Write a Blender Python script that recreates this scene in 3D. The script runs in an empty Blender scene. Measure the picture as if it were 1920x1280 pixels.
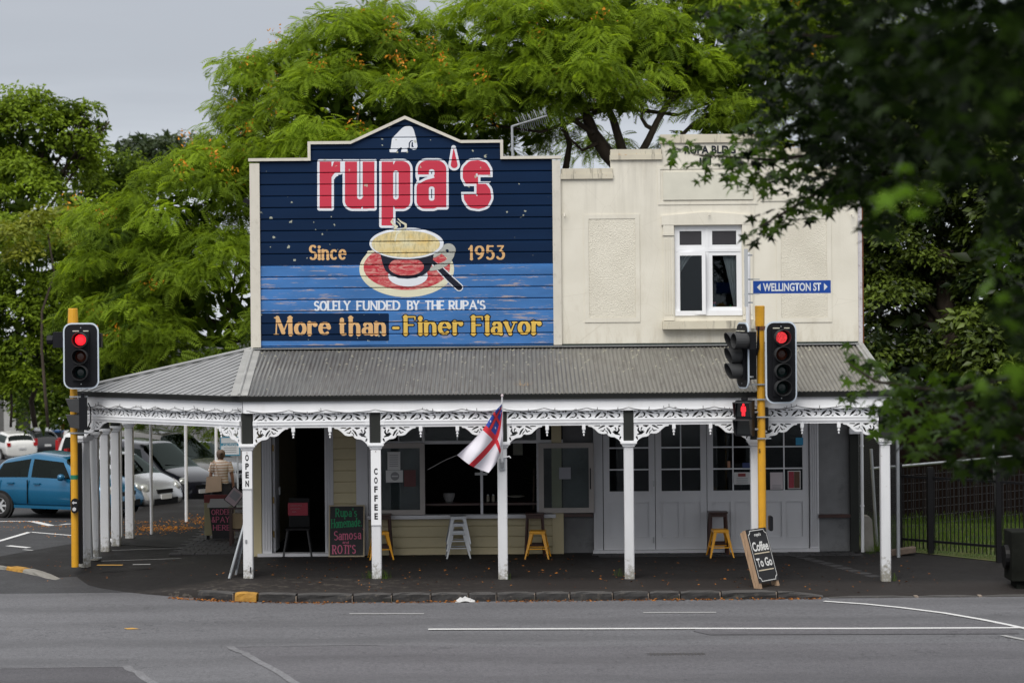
import bpy, math, random
import numpy as np
from mathutils import Vector, Matrix
SC = bpy.context.scene
COL = SC.collection
R = math.radians
rnd = random.Random(7)
nr = np.random.default_rng(11)

# ---------------------------------------------------------------- camera
cam = bpy.data.cameras.new("camera")
cam.lens = 82.5
cam.sensor_width = 36
cam.shift_y = -92 / 1920
cam.clip_start = 0.5
cam.clip_end = 3000
cam.dof.use_dof = True
cam.dof.focus_distance = 43.2
cam.dof.aperture_fstop = 1.9
cam_o = bpy.data.objects.new("camera", cam)
COL.objects.link(cam_o)
cam_o.location = (0, -41.5, 5.0)
cam_o.rotation_euler = (R(90), R(0.5), 0)
SC.camera = cam_o

# ---------------------------------------------------------------- sky: bright overcast, CIE-like (zenith brighter than the horizon)
SUN_EL, SUN_AZ = R(50), R(200)
world = bpy.data.worlds.new("World")
SC.world = world
world.use_nodes = True
wn = world.node_tree
wn.nodes.clear()
def wnode(t, **k):
    n = wn.nodes.new(t)
    for a, b in k.items():
        setattr(n, a, b)
    return n
w_out = wnode("ShaderNodeOutputWorld")
w_bg = wnode("ShaderNodeBackground")
w_bg.inputs[1].default_value = 0.1
sky = wnode("ShaderNodeTexSky", sky_type="NISHITA", sun_disc=False)
sky.sun_elevation = SUN_EL
sky.sun_rotation = SUN_AZ
sky.dust_density = 3.0
w_tc = wnode("ShaderNodeTexCoord")
w_sep = wnode("ShaderNodeSeparateXYZ")
wn.links.new(w_tc.outputs["Generated"], w_sep.inputs[0])
ramp = wnode("ShaderNodeValToRGB")
cr = ramp.color_ramp
cr.interpolation = "B_SPLINE"
pts = [(0.0, (.42, .43, .45)), (0.47, (.50, .52, .55)), (0.50, (.76, .80, .86)), (0.53, (.62, .665, .73)), (0.56, (.31, .34, .40)), (0.60, (.78, .81, .86)), (0.75, (.93, .95, .99)), (1.0, (1.0, 1.0, 1.0))]
while len(cr.elements) < len(pts):
    cr.elements.new(0.5)
for e, (p, c) in zip(cr.elements, pts):
    e.position = p
    e.color = (*c, 1)
w_mz = wnode("ShaderNodeMath", operation="MULTIPLY_ADD")
w_mz.inputs[1].default_value = 0.5
w_mz.inputs[2].default_value = 0.5
wn.links.new(w_sep.outputs[2], w_mz.inputs[0])
w_map = wnode("ShaderNodeMapping")
w_map.inputs["Scale"].default_value = (5, 5, 42)
w_map.inputs["Rotation"].default_value = (0, R(4), 0)
wn.links.new(w_tc.outputs["Generated"], w_map.inputs[0])
w_noise = wnode("ShaderNodeTexNoise")
w_noise.inputs["Scale"].default_value = 1.3
w_noise.inputs["Detail"].default_value = 5
wn.links.new(w_map.outputs[0], w_noise.inputs["Vector"])
w_add = wnode("ShaderNodeMath", operation="MULTIPLY_ADD")
w_add.inputs[1].default_value = 0.034
wn.links.new(w_noise.outputs[0], w_add.inputs[0])
wn.links.new(w_mz.outputs[0], w_add.inputs[2])
w_sub = wnode("ShaderNodeMath", operation="SUBTRACT")
w_sub.inputs[1].default_value = 0.017
wn.links.new(w_add.outputs[0], w_sub.inputs[0])
wn.links.new(w_sub.outputs[0], ramp.inputs[0])
w_gain = wnode("ShaderNodeVectorMath", operation="SCALE")
w_gain.inputs[3].default_value = 6.1
wn.links.new(ramp.outputs[0], w_gain.inputs[0])
w_hsv = wnode("ShaderNodeHueSaturation")
w_hsv.inputs["Saturation"].default_value = 0.3
wn.links.new(sky.outputs[0], w_hsv.inputs["Color"])
w_mix = wnode("ShaderNodeMixRGB")
w_mix.inputs[0].default_value = 0.88
wn.links.new(w_hsv.outputs[0], w_mix.inputs[1])
wn.links.new(w_gain.outputs[0], w_mix.inputs[2])
wn.links.new(w_mix.outputs[0], w_bg.inputs[0])
wn.links.new(w_bg.outputs[0], w_out.inputs[0])

# ---------------------------------------------------------------- sun behind thin cloud (very soft), behind the photographer
sl = bpy.data.lights.new("sun", "SUN")
sl.energy = 1.5
sl.angle = R(40)
sl.color = (1, .96, .9)
sun = bpy.data.objects.new("sun", sl)
COL.objects.link(sun)
_sd = Vector((math.sin(SUN_AZ) * math.cos(SUN_EL), math.cos(SUN_AZ) * math.cos(SUN_EL), math.sin(SUN_EL)))
sun.rotation_euler = _sd.to_track_quat('Z', 'Y').to_euler()
sun.location = _sd * 60

vs = SC.view_settings
vs.view_transform = 'Standard'
vs.look = 'None'
vs.gamma = 1
vs.exposure = 0.80
vs.use_curve_mapping = False
SC.cycles.max_bounces = 6
SC.cycles.diffuse_bounces = 3
SC.cycles.glossy_bounces = 3
SC.cycles.transparent_max_bounces = 10
SC.cycles.transmission_bounces = 4
SC.cycles.caustics_reflective = False
SC.cycles.caustics_refractive = False
SC.cycles.sample_clamp_indirect = 4
try:
    SC.cycles.use_denoising = True
    SC.cycles.denoiser = 'OPENIMAGEDENOISE'
    SC.cycles.use_adaptive_sampling = False
except Exception:
    pass

# ---------------------------------------------------------------- measured directions -> places in the world
FPX, TH, CY, CZ = 4400.0, 0.00873, -41.5, 5.0
def corr(px, py):
    return px - (py - 548) * TH, py + (px - 960) * TH
def at(px, py, Y):
    "point on the vertical plane y=Y seen at photo pixel (px,py)"
    x, y = corr(px, py)
    D = Y - CY
    return Vector(((x - 960) * D / FPX, Y, CZ - (y - 548) * D / FPX))
def ground_at(px, py, z=0.0):
    x, y = corr(px, py)
    D = FPX * (CZ - z) / (y - 548)
    return Vector(((x - 960) * D / FPX, D + CY, z))
YW = 3.4            # shop front wall
XL, XR = -4.93, 6.62  # its two ends

def interp(x, xs, ys):
    return float(np.interp(x, xs, ys))
def fz(X, Y):
    "height of the footpath"
    zm = interp(X, [-9, -4.7, -.2, 2, 4.3, 6.6, 10, 30], [-.01, .01, -.057, -.066, -.1, -.15, -.16, -.16])
    zk = interp(X, [-9, -5.8, -3, 5.0, 5.7, 30], [-.09, -.085, -.105, -.12, -.232, -.236])
    if Y >= 0:
        t = min(1, Y / 3.4)
        return zm * (1 - t)
    t = min(1, -Y / 1.5)
    return zm * (1 - t) + zk * t
def rz(X, Y):
    "height of the road / yard sheet"
    if Y < 0:
        return -.245
    if Y < 6:
        t = Y / 6
        t = t * t * (3 - 2 * t)
        return -.245 + .215 * t
    if Y < 9:
        return -.03
    return interp(Y, [9, 14, 30, 84, 130, 400], [-.03, -.22, -.8, -3.6, -4.2, -6])

# ---------------------------------------------------------------- object helpers
ORG = {}
def tag(o, label=None, cat=None, group=None, kind=None):
    if label: o['label'] = label
    if cat: o['category'] = cat
    if group: o['group'] = group
    if kind: o['kind'] = kind
    return o
def thing(name, loc, label, cat, group=None, rz_=0):
    o = bpy.data.objects.new(name, None)
    o.empty_display_size = .2
    o.location = loc
    o.rotation_euler = (0, 0, rz_)
    COL.objects.link(o)
    ORG[o.name] = Vector(loc)
    return tag(o, label, cat, group)
def link(name, me, parent=None, local=False):
    "mesh given in world coordinates (or local=True: in the thing's own frame)"
    o = bpy.data.objects.new(name, me)
    COL.objects.link(o)
    if parent is not None:
        o.parent = parent
        org = Vector((0, 0, 0)) if local else ORG[parent.name]
        if not local and org.length > 0:
            if me.users <= 1:
                me.transform(Matrix.Translation(-org))
        ORG[o.name] = org
    else:
        ORG[o.name] = Vector((0, 0, 0))
    return o
def copy_tree(o, parent=None):
    c = o.copy()
    COL.objects.link(c)
    c.parent = parent
    for ch in list(o.children):
        copy_tree(ch, c)
    return c

class MB:
    def __init__(s):
        s.v, s.f, s.m, s.k = [], [], [], 0
        s.T = None
    def add(s, vs, fs, k=None):
        b = len(s.v)
        if s.T is not None:
            vs = [s.T @ Vector(p) for p in vs]
        s.v += [tuple(p) for p in vs]
        s.f += [tuple(b + i for i in f) for f in fs]
        s.m += [s.k if k is None else k] * len(fs)
        return s
    def box(s, x0, y0, z0, x1, y1, z1, k=None):
        if x0 > x1: x0, x1 = x1, x0
        if y0 > y1: y0, y1 = y1, y0
        if z0 > z1: z0, z1 = z1, z0
        vs = [(x0, y0, z0), (x1, y0, z0), (x1, y1, z0), (x0, y1, z0), (x0, y0, z1), (x1, y0, z1), (x1, y1, z1), (x0, y1, z1)]
        return s.add(vs, [(0, 3, 2, 1), (4, 5, 6, 7), (0, 1, 5, 4), (1, 2, 6, 5), (2, 3, 7, 6), (3, 0, 4, 7)], k)
    def obox(s, c, ax, ay, az, k=None):
        c, ax, ay, az = map(Vector, (c, ax, ay, az))
        vs = [c + a * ax + b * ay + d * az for d in (-1, 1) for a, b in ((-1, -1), (1, -1), (1, 1), (-1, 1))]
        return s.add(vs, [(0, 3, 2, 1), (4, 5, 6, 7), (0, 1, 5, 4), (1, 2, 6, 5), (2, 3, 7, 6), (3, 0, 4, 7)], k)
    def bar(s, p, q, w, d, up=(0, 0, 1), k=None):
        p, q, up = Vector(p), Vector(q), Vector(up)
        a = (q - p)
        n = a.normalized()
        sd = n.cross(up)
        if sd.length < 1e-4: sd = n.cross(Vector((0, 1, 0)))
        sd.normalize()
        u = sd.cross(n)
        return s.obox((p + q) / 2, sd * w / 2, n * a.length / 2, u * d / 2, k)
    def tube(s, pts, r, n=8, caps=True, k=None):
        pts = [Vector(p) for p in pts]
        rs = r if isinstance(r, (list, tuple)) else [r] * len(pts)
        vs, fs = [], []
        u = None
        for i, p in enumerate(pts):
            t = (pts[min(i + 1, len(pts) - 1)] - pts[max(i - 1, 0)]).normalized()
            if u is None:
                u = t.cross(Vector((0.13, 0.21, 1)) if abs(t.z) < .9 else Vector((1, 0.1, 0))).normalized()
            u = (u - t * u.dot(t)).normalized()
            w = t.cross(u)
            for j in range(n):
                a = 2 * math.pi * j / n
                vs.append(p + (u * math.cos(a) + w * math.sin(a)) * rs[i])
        for i in range(len(pts) - 1):
            for j in range(n):
                a, b = i * n + j, i * n + (j + 1) % n
                fs.append((a, b, b + n, a + n))
        if caps:
            fs.append(tuple(range(n - 1, -1, -1)))
            fs.append(tuple((len(pts) - 1) * n + j for j in range(n)))
        return s.add(vs, fs, k)
    def lathe(s, prof, c=(0, 0, 0), n=16, k=None, axis='z', caps=True):
        vs, fs = [], []
        for r, z in prof:
            for j in range(n):
                a = 2 * math.pi * j / n
                x, y = r * math.cos(a), r * math.sin(a)
                p = (x, y, z) if axis == 'z' else ((x, z, y) if axis == 'y' else (z, x, y))
                vs.append((p[0] + c[0], p[1] + c[1], p[2] + c[2]))
        m = len(prof)
        for i in range(m - 1):
            for j in range(n):
                a, b = i * n + j, i * n + (j + 1) % n
                fs.append((a, b, b + n, a + n))
        if caps:
            fs.append(tuple(range(n - 1, -1, -1)))
            fs.append(tuple((m - 1) * n + j for j in range(n)))
        return s.add(vs, fs, k)
    def prism(s, poly, y0, y1, k=None):
        "polygon in x,z extruded in y"
        n = len(poly)
        vs = [(x, y0, z) for x, z in poly] + [(x, y1, z) for x, z in poly]
        fs = [tuple(range(n)), tuple(range(2 * n - 1, n - 1, -1))] + [(i, i + n, (i + 1) % n + n, (i + 1) % n) for i in range(n)]
        return s.add(vs, fs, k)
    def quad(s, a, b, c, d, k=None):
        return s.add([a, b, c, d], [(0, 1, 2, 3)], k)
    def mesh(s, name, mats, smooth=False):
        me = bpy.data.meshes.new(name)
        me.from_pydata(s.v, [], s.f)
        if not isinstance(mats, (list, tuple)): mats = [mats]
        for m in mats: me.materials.append(m)
        if len(mats) > 1:
            me.polygons.foreach_set('material_index', s.m)
        if smooth:
            me.shade_smooth() if hasattr(me, 'shade_smooth') else None
        me.update()
        return me
    def build(s, name, mats, parent=None, smooth=False, local=False, bevel=0):
        me = s.mesh(name, mats, smooth)
        o = link(name, me, parent, local)
        if bevel:
            b = o.modifiers.new('bevel', 'BEVEL')
            b.width = bevel
            b.segments = 2
            b.limit_method = 'ANGLE'
        return o

def np_mesh(name, V, F, mats, tone=None, smooth=False, midx=None):
    "V (n,3) floats, F (m,k) ints; tone: per-vertex grey stored in colour attribute"
    me = bpy.data.meshes.new(name)
    m, k = F.shape
    me.vertices.add(len(V)); me.vertices.foreach_set('co', V.astype(np.float32).ravel())
    me.loops.add(m * k); me.loops.foreach_set('vertex_index', F.astype(np.int32).ravel())
    me.polygons.add(m)
    me.polygons.foreach_set('loop_start', np.arange(0, m * k, k, dtype=np.int32))
    me.polygons.foreach_set('loop_total', np.full(m, k, dtype=np.int32))
    if not isinstance(mats, (list, tuple)): mats = [mats]
    for mm in mats: me.materials.append(mm)
    if midx is not None:
        me.polygons.foreach_set('material_index', midx.astype(np.int32))
    if smooth:
        me.polygons.foreach_set('use_smooth', np.ones(m, dtype=bool))
    me.update(calc_edges=True)
    if tone is not None:
        at_ = me.attributes.new('tone', 'FLOAT', 'POINT')
        at_.data.foreach_set('value', tone.astype(np.float32))
    return me

# ---------------------------------------------------------------- materials
class NT:
    def __init__(s, name):
        s.mat = bpy.data.materials.new(name)
        s.mat.use_nodes = True
        s.t = s.mat.node_tree
        s.b = s.t.nodes['Principled BSDF']
        s.out = s.t.nodes['Material Output']
    def n(s, t, **k):
        x = s.t.nodes.new(t)
        for a, b in k.items(): setattr(x, a, b)
        return x
    def l(s, a, b): s.t.links.new(a, b)
    def val(s, x, sock):
        if hasattr(x, 'links') or isinstance(x, bpy.types.NodeSocket): s.l(x, sock)
        else: sock.default_value = x if not isinstance(x, tuple) or len(x) != 3 else (*x, 1)
    def coord(s, kind='Object', scale=(1, 1, 1)):
        tc = s.n('ShaderNodeTexCoord'); m = s.n('ShaderNodeMapping')
        m.inputs['Scale'].default_value = scale
        s.l(tc.outputs[kind], m.inputs[0])
        return m.outputs[0]
    def world(s, scale=(1, 1, 1)):
        g = s.n('ShaderNodeNewGeometry'); m = s.n('ShaderNodeMapping')
        m.inputs['Scale'].default_value = scale
        s.l(g.outputs['Position'], m.inputs[0])
        return m.outputs[0]
    def noise(s, sc, det=4, vec=None, rough=.55, dist=0):
        x = s.n('ShaderNodeTexNoise')
        x.inputs['Scale'].default_value = sc
        x.inputs['Detail'].default_value = det
        x.inputs['Roughness'].default_value = rough
        x.inputs['Distortion'].default_value = dist
        s.l(vec if vec is not None else s.world(), x.inputs['Vector'])
        return x.outputs[0]
    def step(s, x, lo, hi, a=0, b=1):
        m = s.n('ShaderNodeMapRange', clamp=True)
        m.inputs[1].default_value = lo; m.inputs[2].default_value = hi
        m.inputs[3].default_value = a; m.inputs[4].default_value = b
        s.l(x, m.inputs[0])
        return m.outputs[0]
    def math(s, op, a, b=0.0, c=0.0):
        m = s.n('ShaderNodeMath', operation=op)
        for i, q in enumerate((a, b, c)):
            if isinstance(q, bpy.types.NodeSocket): s.l(q, m.inputs[i])
            else: m.inputs[i].default_value = q
        return m.outputs[0]
    def mix(s, f, a, b, mode='MIX'):
        m = s.n('ShaderNodeMixRGB', blend_type=mode)
        for i, q in enumerate((f, a, b)):
            if isinstance(q, bpy.types.NodeSocket): s.l(q, m.inputs[i])
            elif i == 0: m.inputs[0].default_value = q
            else: m.inputs[i].default_value = (*q[:3], 1)
        return m.outputs[0]
    def bump(s, h, dist=.01, strength=.5):
        b = s.n('ShaderNodeBump')
        b.inputs['Distance'].default_value = dist
        b.inputs['Strength'].default_value = strength
        s.l(h, b.inputs['Height'])
        s.l(b.outputs[0], s.b.inputs['Normal'])
    def fin(s, col, rough=.6, metal=0, spec=None):
        s.val(col, s.b.inputs['Base Color'])
        s.val(rough, s.b.inputs['Roughness'])
        s.b.inputs['Metallic'].default_value = metal
        if spec is not None: s.b.inputs['Specular IOR Level'].default_value = spec
        return s.mat

def mul(c, k): return tuple(x * k for x in c)
def pm(name, col, rough=.6, var=.12, scale=3.0, metal=0, dirt=0.0, dirtcol=(.12, .10, .08), dscale=6.0, bump=0, bscale=60, stretch=(1, 1, 1), spec=None):
    "painted / plain surface with slow tonal variation, optional dirt patches and fine relief"
    t = NT(name)
    v = t.world(stretch)
    a = t.noise(scale, 4, v)
    c = t.mix(t.step(a, .3, .7), mul(col, 1 - var), mul(col, 1 + var * .6))
    if dirt:
        d = t.noise(dscale, 6, v, .7)
        c = t.mix(t.step(d, .56, .72, 0, dirt), c, dirtcol)
    if bump:
        t.bump(t.noise(bscale, 3, v), bump, .6)
    return t.fin(c, rough, metal, spec)

M = {}
M['white'] = pm('white_gloss_paint', (.77, .78, .80), .45, .05, 2.5, dirt=.16, dirtcol=(.45, .43, .38), dscale=4, stretch=(1, 1, .35))
def postpaint():
    t = NT('scuffed_white_post_paint')
    v = t.world()
    z = t.n('ShaderNodeSeparateXYZ'); t.l(v, z.inputs[0])
    c = t.mix(t.step(t.noise(2.5, 4, t.world((1, 1, .35))), .3, .7), (.58, .59, .61), (.66, .67, .69))
    n1 = t.noise(13, 6, v, .75)
    f = t.math('ADD', t.step(z.outputs[2], -.15, .42, .34, 0), n1)
    c = t.mix(t.step(f, .62, .80, 0, .8), c, (.16, .145, .10))
    c = t.mix(t.step(t.noise(24, 5, v, .7), .68, .72, 0, .7), c, (.30, .27, .22))
    return t.fin(c, .5)
M['post'] = postpaint()
M['joinery'] = pm('pale_grey_joinery_paint', (.60, .60, .62), .5, .05, 2)
M['charcoal'] = pm('charcoal_paint', (.020, .022, .020), .6, .15, spec=.25)
M['gutter'] = pm('charcoal_gutter_metal', (.014, .015, .014), .45, .2, spec=.25)
M['creamtrim'] = pm('cream_trim_paint', (.58, .55, .48), .5, .07, 3, dirt=.35, dirtcol=(.25, .22, .17), dscale=9, stretch=(1, 1, .6))
M['weatherboard'] = pm('yellow_cream_weatherboard_paint', (.50, .43, .26), .5, .06, 2, dirt=.12)
M['wood'] = pm('bare_pine', (.36, .24, .15), .7, .25, 9, stretch=(3, 3, .4), bump=.002)
M['darkwood'] = pm('dark_red_stained_wood', (.045, .014, .009), .35, .3, 6)
M['blackmetal'] = pm('black_powdercoat', (.006, .006, .007), .5, .2, spec=.2)
M['blackplastic'] = pm('black_signal_plastic', (.007, .0075, .010), .5, .2, spec=.2)
M['hood'] = pm('faded_black_visor', (.035, .036, .038), .6, .2)
M['silverrim'] = pm('pale_blue_grey_border', (.55, .62, .70), .4, .05)
M['yellow'] = pm('yellow_enamel', (.62, .31, .015), .4, .08, 5, dirt=.25, dirtcol=(.16, .13, .11), dscale=14)
M['stoolyellow'] = pm('yellow_stool_enamel', (.74, .34, .01), .3, .1, 6)
M['steel'] = pm('brushed_steel', (.42, .43, .44), .38, .1, metal=.9)
M['galv'] = pm('galvanised_steel', (.38, .40, .42), .5, .15, metal=.6)
M['greyrender'] = pm('weathered_grey_render', (.17, .172, .176), .85, .3, 1.6, dirt=.5, dirtcol=(.05, .05, .05), dscale=2.2, bump=.004, bscale=30)
M['blackboard'] = pm('matte_blackboard', (.008, .008, .010), .6, .3)
M['rubber'] = pm('tyre_rubber', (.012, .012, .012), .8, .2)
M['alloy'] = pm('painted_alloy', (.5, .51, .52), .35, .08, metal=.3)
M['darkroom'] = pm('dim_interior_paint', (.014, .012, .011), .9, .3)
M['bark'] = pm('brown_bark', (.055, .04, .028), .9, .4, 6, bump=.02, bscale=14, stretch=(1, 1, .3))
M['paper'] = pm('white_paper', (.62, .62, .62), .7, .04)
M['rust'] = pm('rusty_iron', (.16, .06, .025), .9, .4, 20)
M['concrete'] = pm('old_concrete', (.22, .21, .19), .9, .2, 3, dirt=.4, dscale=8, bump=.004)
M['darkconcrete'] = pm('dark_mossy_concrete', (.010, .011, .009), .95, .4, 3, dirt=.3, dirtcol=(.03, .03, .025), dscale=20, bump=.006, spec=.1)

def flat(name, col, rough=.6, metal=0, spec=None):
    if name in M: return M[name]
    M[name] = pm(name, col, rough, .06, 4, metal, spec=spec)
    return M[name]
def glass_mat(name, tint=(.75, .8, .8), ior=1.5, gl=(.9, .95, 1)):
    t = NT(name)
    t.t.nodes.remove(t.b)
    tr = t.n('ShaderNodeBsdfTransparent'); tr.inputs[0].default_value = (*tint, 1)
    gs = t.n('ShaderNodeBsdfGlossy'); gs.inputs[0].default_value = (*gl, 1); gs.inputs['Roughness'].default_value = .02
    fr = t.n('ShaderNodeFresnel'); fr.inputs[0].default_value = ior
    mx = t.n('ShaderNodeMixShader')
    t.l(fr.outputs[0], mx.inputs[0]); t.l(tr.outputs[0], mx.inputs[1]); t.l(gs.outputs[0], mx.inputs[2])
    t.l(mx.outputs[0], t.out.inputs[0])
    return t.mat
M['glass'] = glass_mat('window_glass', ior=1.36)
M['carglass'] = glass_mat('tinted_car_glass', (.20, .25, .24), 1.5, (.40, .48, .45))
def emit_mat(name, col, strength):
    t = NT(name)
    t.b.inputs['Base Color'].default_value = (*mul(col, .3), 1)
    t.b.inputs['Emission Color'].default_value = (*col, 1)
    t.b.inputs['Emission Strength'].default_value = strength
    t.b.inputs['Roughness'].default_value = .3
    return t.mat
M['redlamp'] = emit_mat('lit_red_lens', (1, .015, .025), 1.05)
def led():
    t = NT('lit_red_led_array')
    v = t.n('ShaderNodeTexVoronoi'); v.inputs['Scale'].default_value = 48; v.inputs['Randomness'].default_value = .1
    t.l(t.world((1, .01, 1)), v.inputs['Vector'])
    s_ = t.step(v.outputs[0], .3, .55, 1.0, .12)
    t.b.inputs['Base Color'].default_value = (.25, .01, .01, 1)
    t.b.inputs['Emission Color'].default_value = (1, .06, .07, 1)
    t.l(t.math('MULTIPLY', s_, 1.5), t.b.inputs['Emission Strength'])
    return t.mat
M['led'] = led()

# stucco front of the upper storey, with rain streaks running down from the parapet
def stucco():
    t = NT('cream_painted_stucco')
    v = t.world()
    c = t.mix(t.step(t.noise(.9, 4, v), .3, .7), (.60, .57, .485), (.71, .68, .595))
    st = t.noise(3.2, 5, t.world((1, 1, .06)), .7)
    z = t.n('ShaderNodeSeparateXYZ'); t.l(t.world(), z.inputs[0])
    hi = t.step(z.outputs[2], 5.2, 7.6, 0, 1)
    f = t.math('MULTIPLY', t.step(st, .48, .72, 0, .5), hi)
    c = t.mix(f, c, (.34, .32, .27))
    d = t.noise(2.0, 6, t.world((1, 1, .5)), .75)
    c = t.mix(t.step(d, .55, .78, 0, .4), c, (.42, .37, .28))
    lo = t.step(z.outputs[2], 4.0, 4.5, 1, 0)
    c = t.mix(t.math('MULTIPLY', lo, t.step(t.noise(6, 5, t.world((1, 1, .2)), .7), .45, .7, 0, .5)), c, (.36, .30, .2))
    ck = t.n('ShaderNodeTexVoronoi', feature='DISTANCE_TO_EDGE'); ck.inputs['Scale'].default_value = .9
    t.l(t.n('ShaderNodeNewGeometry').outputs[0], ck.inputs['Vector'])
    c = t.mix(t.step(ck.outputs[0], 0, .006, .25, 0), c, (.4, .36, .28))
    t.bump(t.noise(45, 3, v), .004, .5)
    return t.fin(c, .75)
M['stucco'] = stucco()
def rough_stucco():
    t = NT('roughcast_stucco')
    v = t.world()
    c = t.mix(t.step(t.noise(1.3, 4, v), .3, .7), (.63, .595, .50), (.73, .695, .595))
    vo = t.n('ShaderNodeTexVoronoi'); vo.inputs['Scale'].default_value = 55
    t.l(v, vo.inputs['Vector'])
    n2 = t.noise(60, 4, v, .6)
    t.bump(t.math('ADD', t.math('MULTIPLY', vo.outputs[0], .6), n2), .018, .8)
    return t.fin(c, .8)
M['roughcast'] = rough_stucco()
def parapet():
    t = NT('mouldy_parapet_coping')
    st = t.noise(5.5, 5, t.world((1, 1, .12)), .75)
    c = t.mix(t.step(t.noise(2, 3), .3, .7), (.50, .46, .37), (.59, .55, .44))
    c = t.mix(t.step(st, .55, .68, 0, .8), c, (.07, .065, .06))
    c = t.mix(t.step(t.noise(9, 4), .64, .72, 0, .5), c, (.45, .22, .05))
    return t.fin(c, .85)
M['parapet'] = parapet()

def boardpaint(name, col, wear=.0, wearcol=(.5, .45, .4), lichen=.6, shade=.12, rough=.5, spec=.28):
    "sign paint with flaking along the grain and lichen spots"
    t = NT(name)
    v = t.world()
    c = t.mix(t.step(t.noise(1.2, 4, t.world((.5, 1, 2))), .3, .7), mul(col, 1 - shade), mul(col, 1 + shade))
    if wear:
        fl = t.noise(5.5, 8, t.world((.32, 1, 3.2)), .75)
        zz = t.n('ShaderNodeSeparateXYZ'); t.l(v, zz.inputs[0])
        ph = t.math('FRACT', t.math('MULTIPLY', t.math('SUBTRACT', 25.419, zz.outputs[2]), 4.5331))
        ed = t.math('ADD', t.step(ph, .80, .97, 0, .07), t.math('MULTIPLY', t.step(ph, .14, .2, 0, .06), t.step(ph, .24, .34, 1, 0)))
        c = t.mix(t.step(t.math('ADD', fl, ed), .585, .65, 0, wear), c, wearcol)
        f2 = t.noise(2.2, 4, t.world((.6, 1, 1.5)), .6)
        c = t.mix(t.step(f2, .45, .75, 0, .35), c, mul(col, .55))
    if lichen:
        vo = t.n('ShaderNodeTexVoronoi', feature='F1'); vo.inputs['Scale'].default_value = 5.2
        t.l(v, vo.inputs['Vector'])
        nz = t.noise(26, 3, v)
        d = t.math('ADD', vo.outputs[0], t.math('MULTIPLY', t.math('SUBTRACT', nz, .5), .42))
        g = t.noise(.8, 2, v)
        lim = t.step(g, .44, .62, 0.0, .17)
        sp = t.math('LESS_THAN', d, lim)
        c = t.mix(t.math('MULTIPLY', sp, lichen), c, (.42, .43, .34))
    return t.fin(c, rough, 0, spec)
M['navy'] = boardpaint('navy_sign_paint', (.0045, .017, .050), 0, lichen=.8, spec=.1)
M['blue'] = boardpaint('weathered_blue_sign_paint', (.046, .158, .40), .85, (.42, .34, .31), lichen=.2, shade=.2, rough=.55)
M['signred'] = boardpaint('red_sign_paint', (.50, .035, .065), 0, lichen=.8, shade=.06)
M['signwhite'] = boardpaint('white_sign_paint', (.66, .69, .74), 0, lichen=.8, shade=.05)
M['signtan'] = boardpaint('tan_sign_paint', (.62, .38, .17), 0, lichen=.5, shade=.06)
M['signgold'] = boardpaint('gold_sign_paint', (.66, .44, .09), 0, lichen=.2, shade=.08)
M['signcream'] = boardpaint('cream_sign_paint', (.66, .64, .48), .4, (.3, .29, .2), lichen=.2, shade=.08)
def ringpaint():
    t = NT('streaky_red_saucer_paint')
    f = t.step(t.noise(7, 6, t.world((.7, 1, 2.2)), .75, 1.2), .46, .62)
    return t.fin(t.mix(f, (.44, .035, .05), (.58, .27, .24)), .5, 0, .2)
M['signring'] = ringpaint()
M['signink'] = boardpaint('dark_ink_sign_paint', (.006, .008, .02), 0, lichen=.1)
M['signgrey'] = boardpaint('grey_sign_paint', (.40, .41, .38), .6, (.2, .2, .16), lichen=.2)
def creamcup():
    t = NT('mildewed_cream_cup_paint')
    c = t.mix(t.step(t.noise(3.2, 4, t.world((1, 1, 2))), .35, .65), (.66, .60, .38), (.66, .50, .20))
    st = t.noise(9, 6, t.world((2, 1, .5)), .75)
    c = t.mix(t.step(st, .46, .68, 0, .75), c, (.24, .24, .15))
    return t.fin(c, .5)
M['creamcup'] = creamcup()

def roofmat():
    t = NT('lichened_grey_corrugated_iron')
    v = t.world()
    c = t.mix(t.step(t.noise(.5, 4, v), .3, .7), (.115, .118, .116), (.19, .19, .18))
    x = t.n('ShaderNodeSeparateXYZ'); t.l(v, x.inputs[0])
    c = t.mix(t.step(x.outputs[0], -2, 4, 0, .8), c, (.21, .20, .175))
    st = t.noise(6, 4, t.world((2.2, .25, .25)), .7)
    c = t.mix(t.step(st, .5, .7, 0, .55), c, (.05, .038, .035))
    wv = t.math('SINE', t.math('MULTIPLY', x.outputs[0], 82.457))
    c = t.mix(t.step(wv, -.95, -.2, .6, 0), c, (.045, .04, .037))  # valley lines darkened in the colour to deepen the corrugation shading
    vo = t.n('ShaderNodeTexVoronoi'); vo.inputs['Scale'].default_value = 4.6
    t.l(t.world((1.5, .8, 1)), vo.inputs['Vector'])
    d = t.math('ADD', vo.outputs[0], t.math('MULTIPLY', t.math('SUBTRACT', t.noise(30, 3, v), .5), .35))
    yy = t.step(x.outputs[1], .4, 3.3, .085, .2)
    c = t.mix(t.math('MULTIPLY', t.math('LESS_THAN', d, yy), .8), c, (.40, .39, .30))
    return t.fin(c, .5, .1)
M['roof'] = roofmat()
M['flash'] = pm('dull_zinc_flashing', (.30, .30, .29), .5, .2, 3, dirt=.4, dirtcol=(.12, .11, .1), dscale=5)
M['roofside'] = pm('grey_ribbed_roof_paint', (.25, .255, .26), .45, .12, 2, dirt=.2, dirtcol=(.4, .4, .35), dscale=18)

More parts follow.
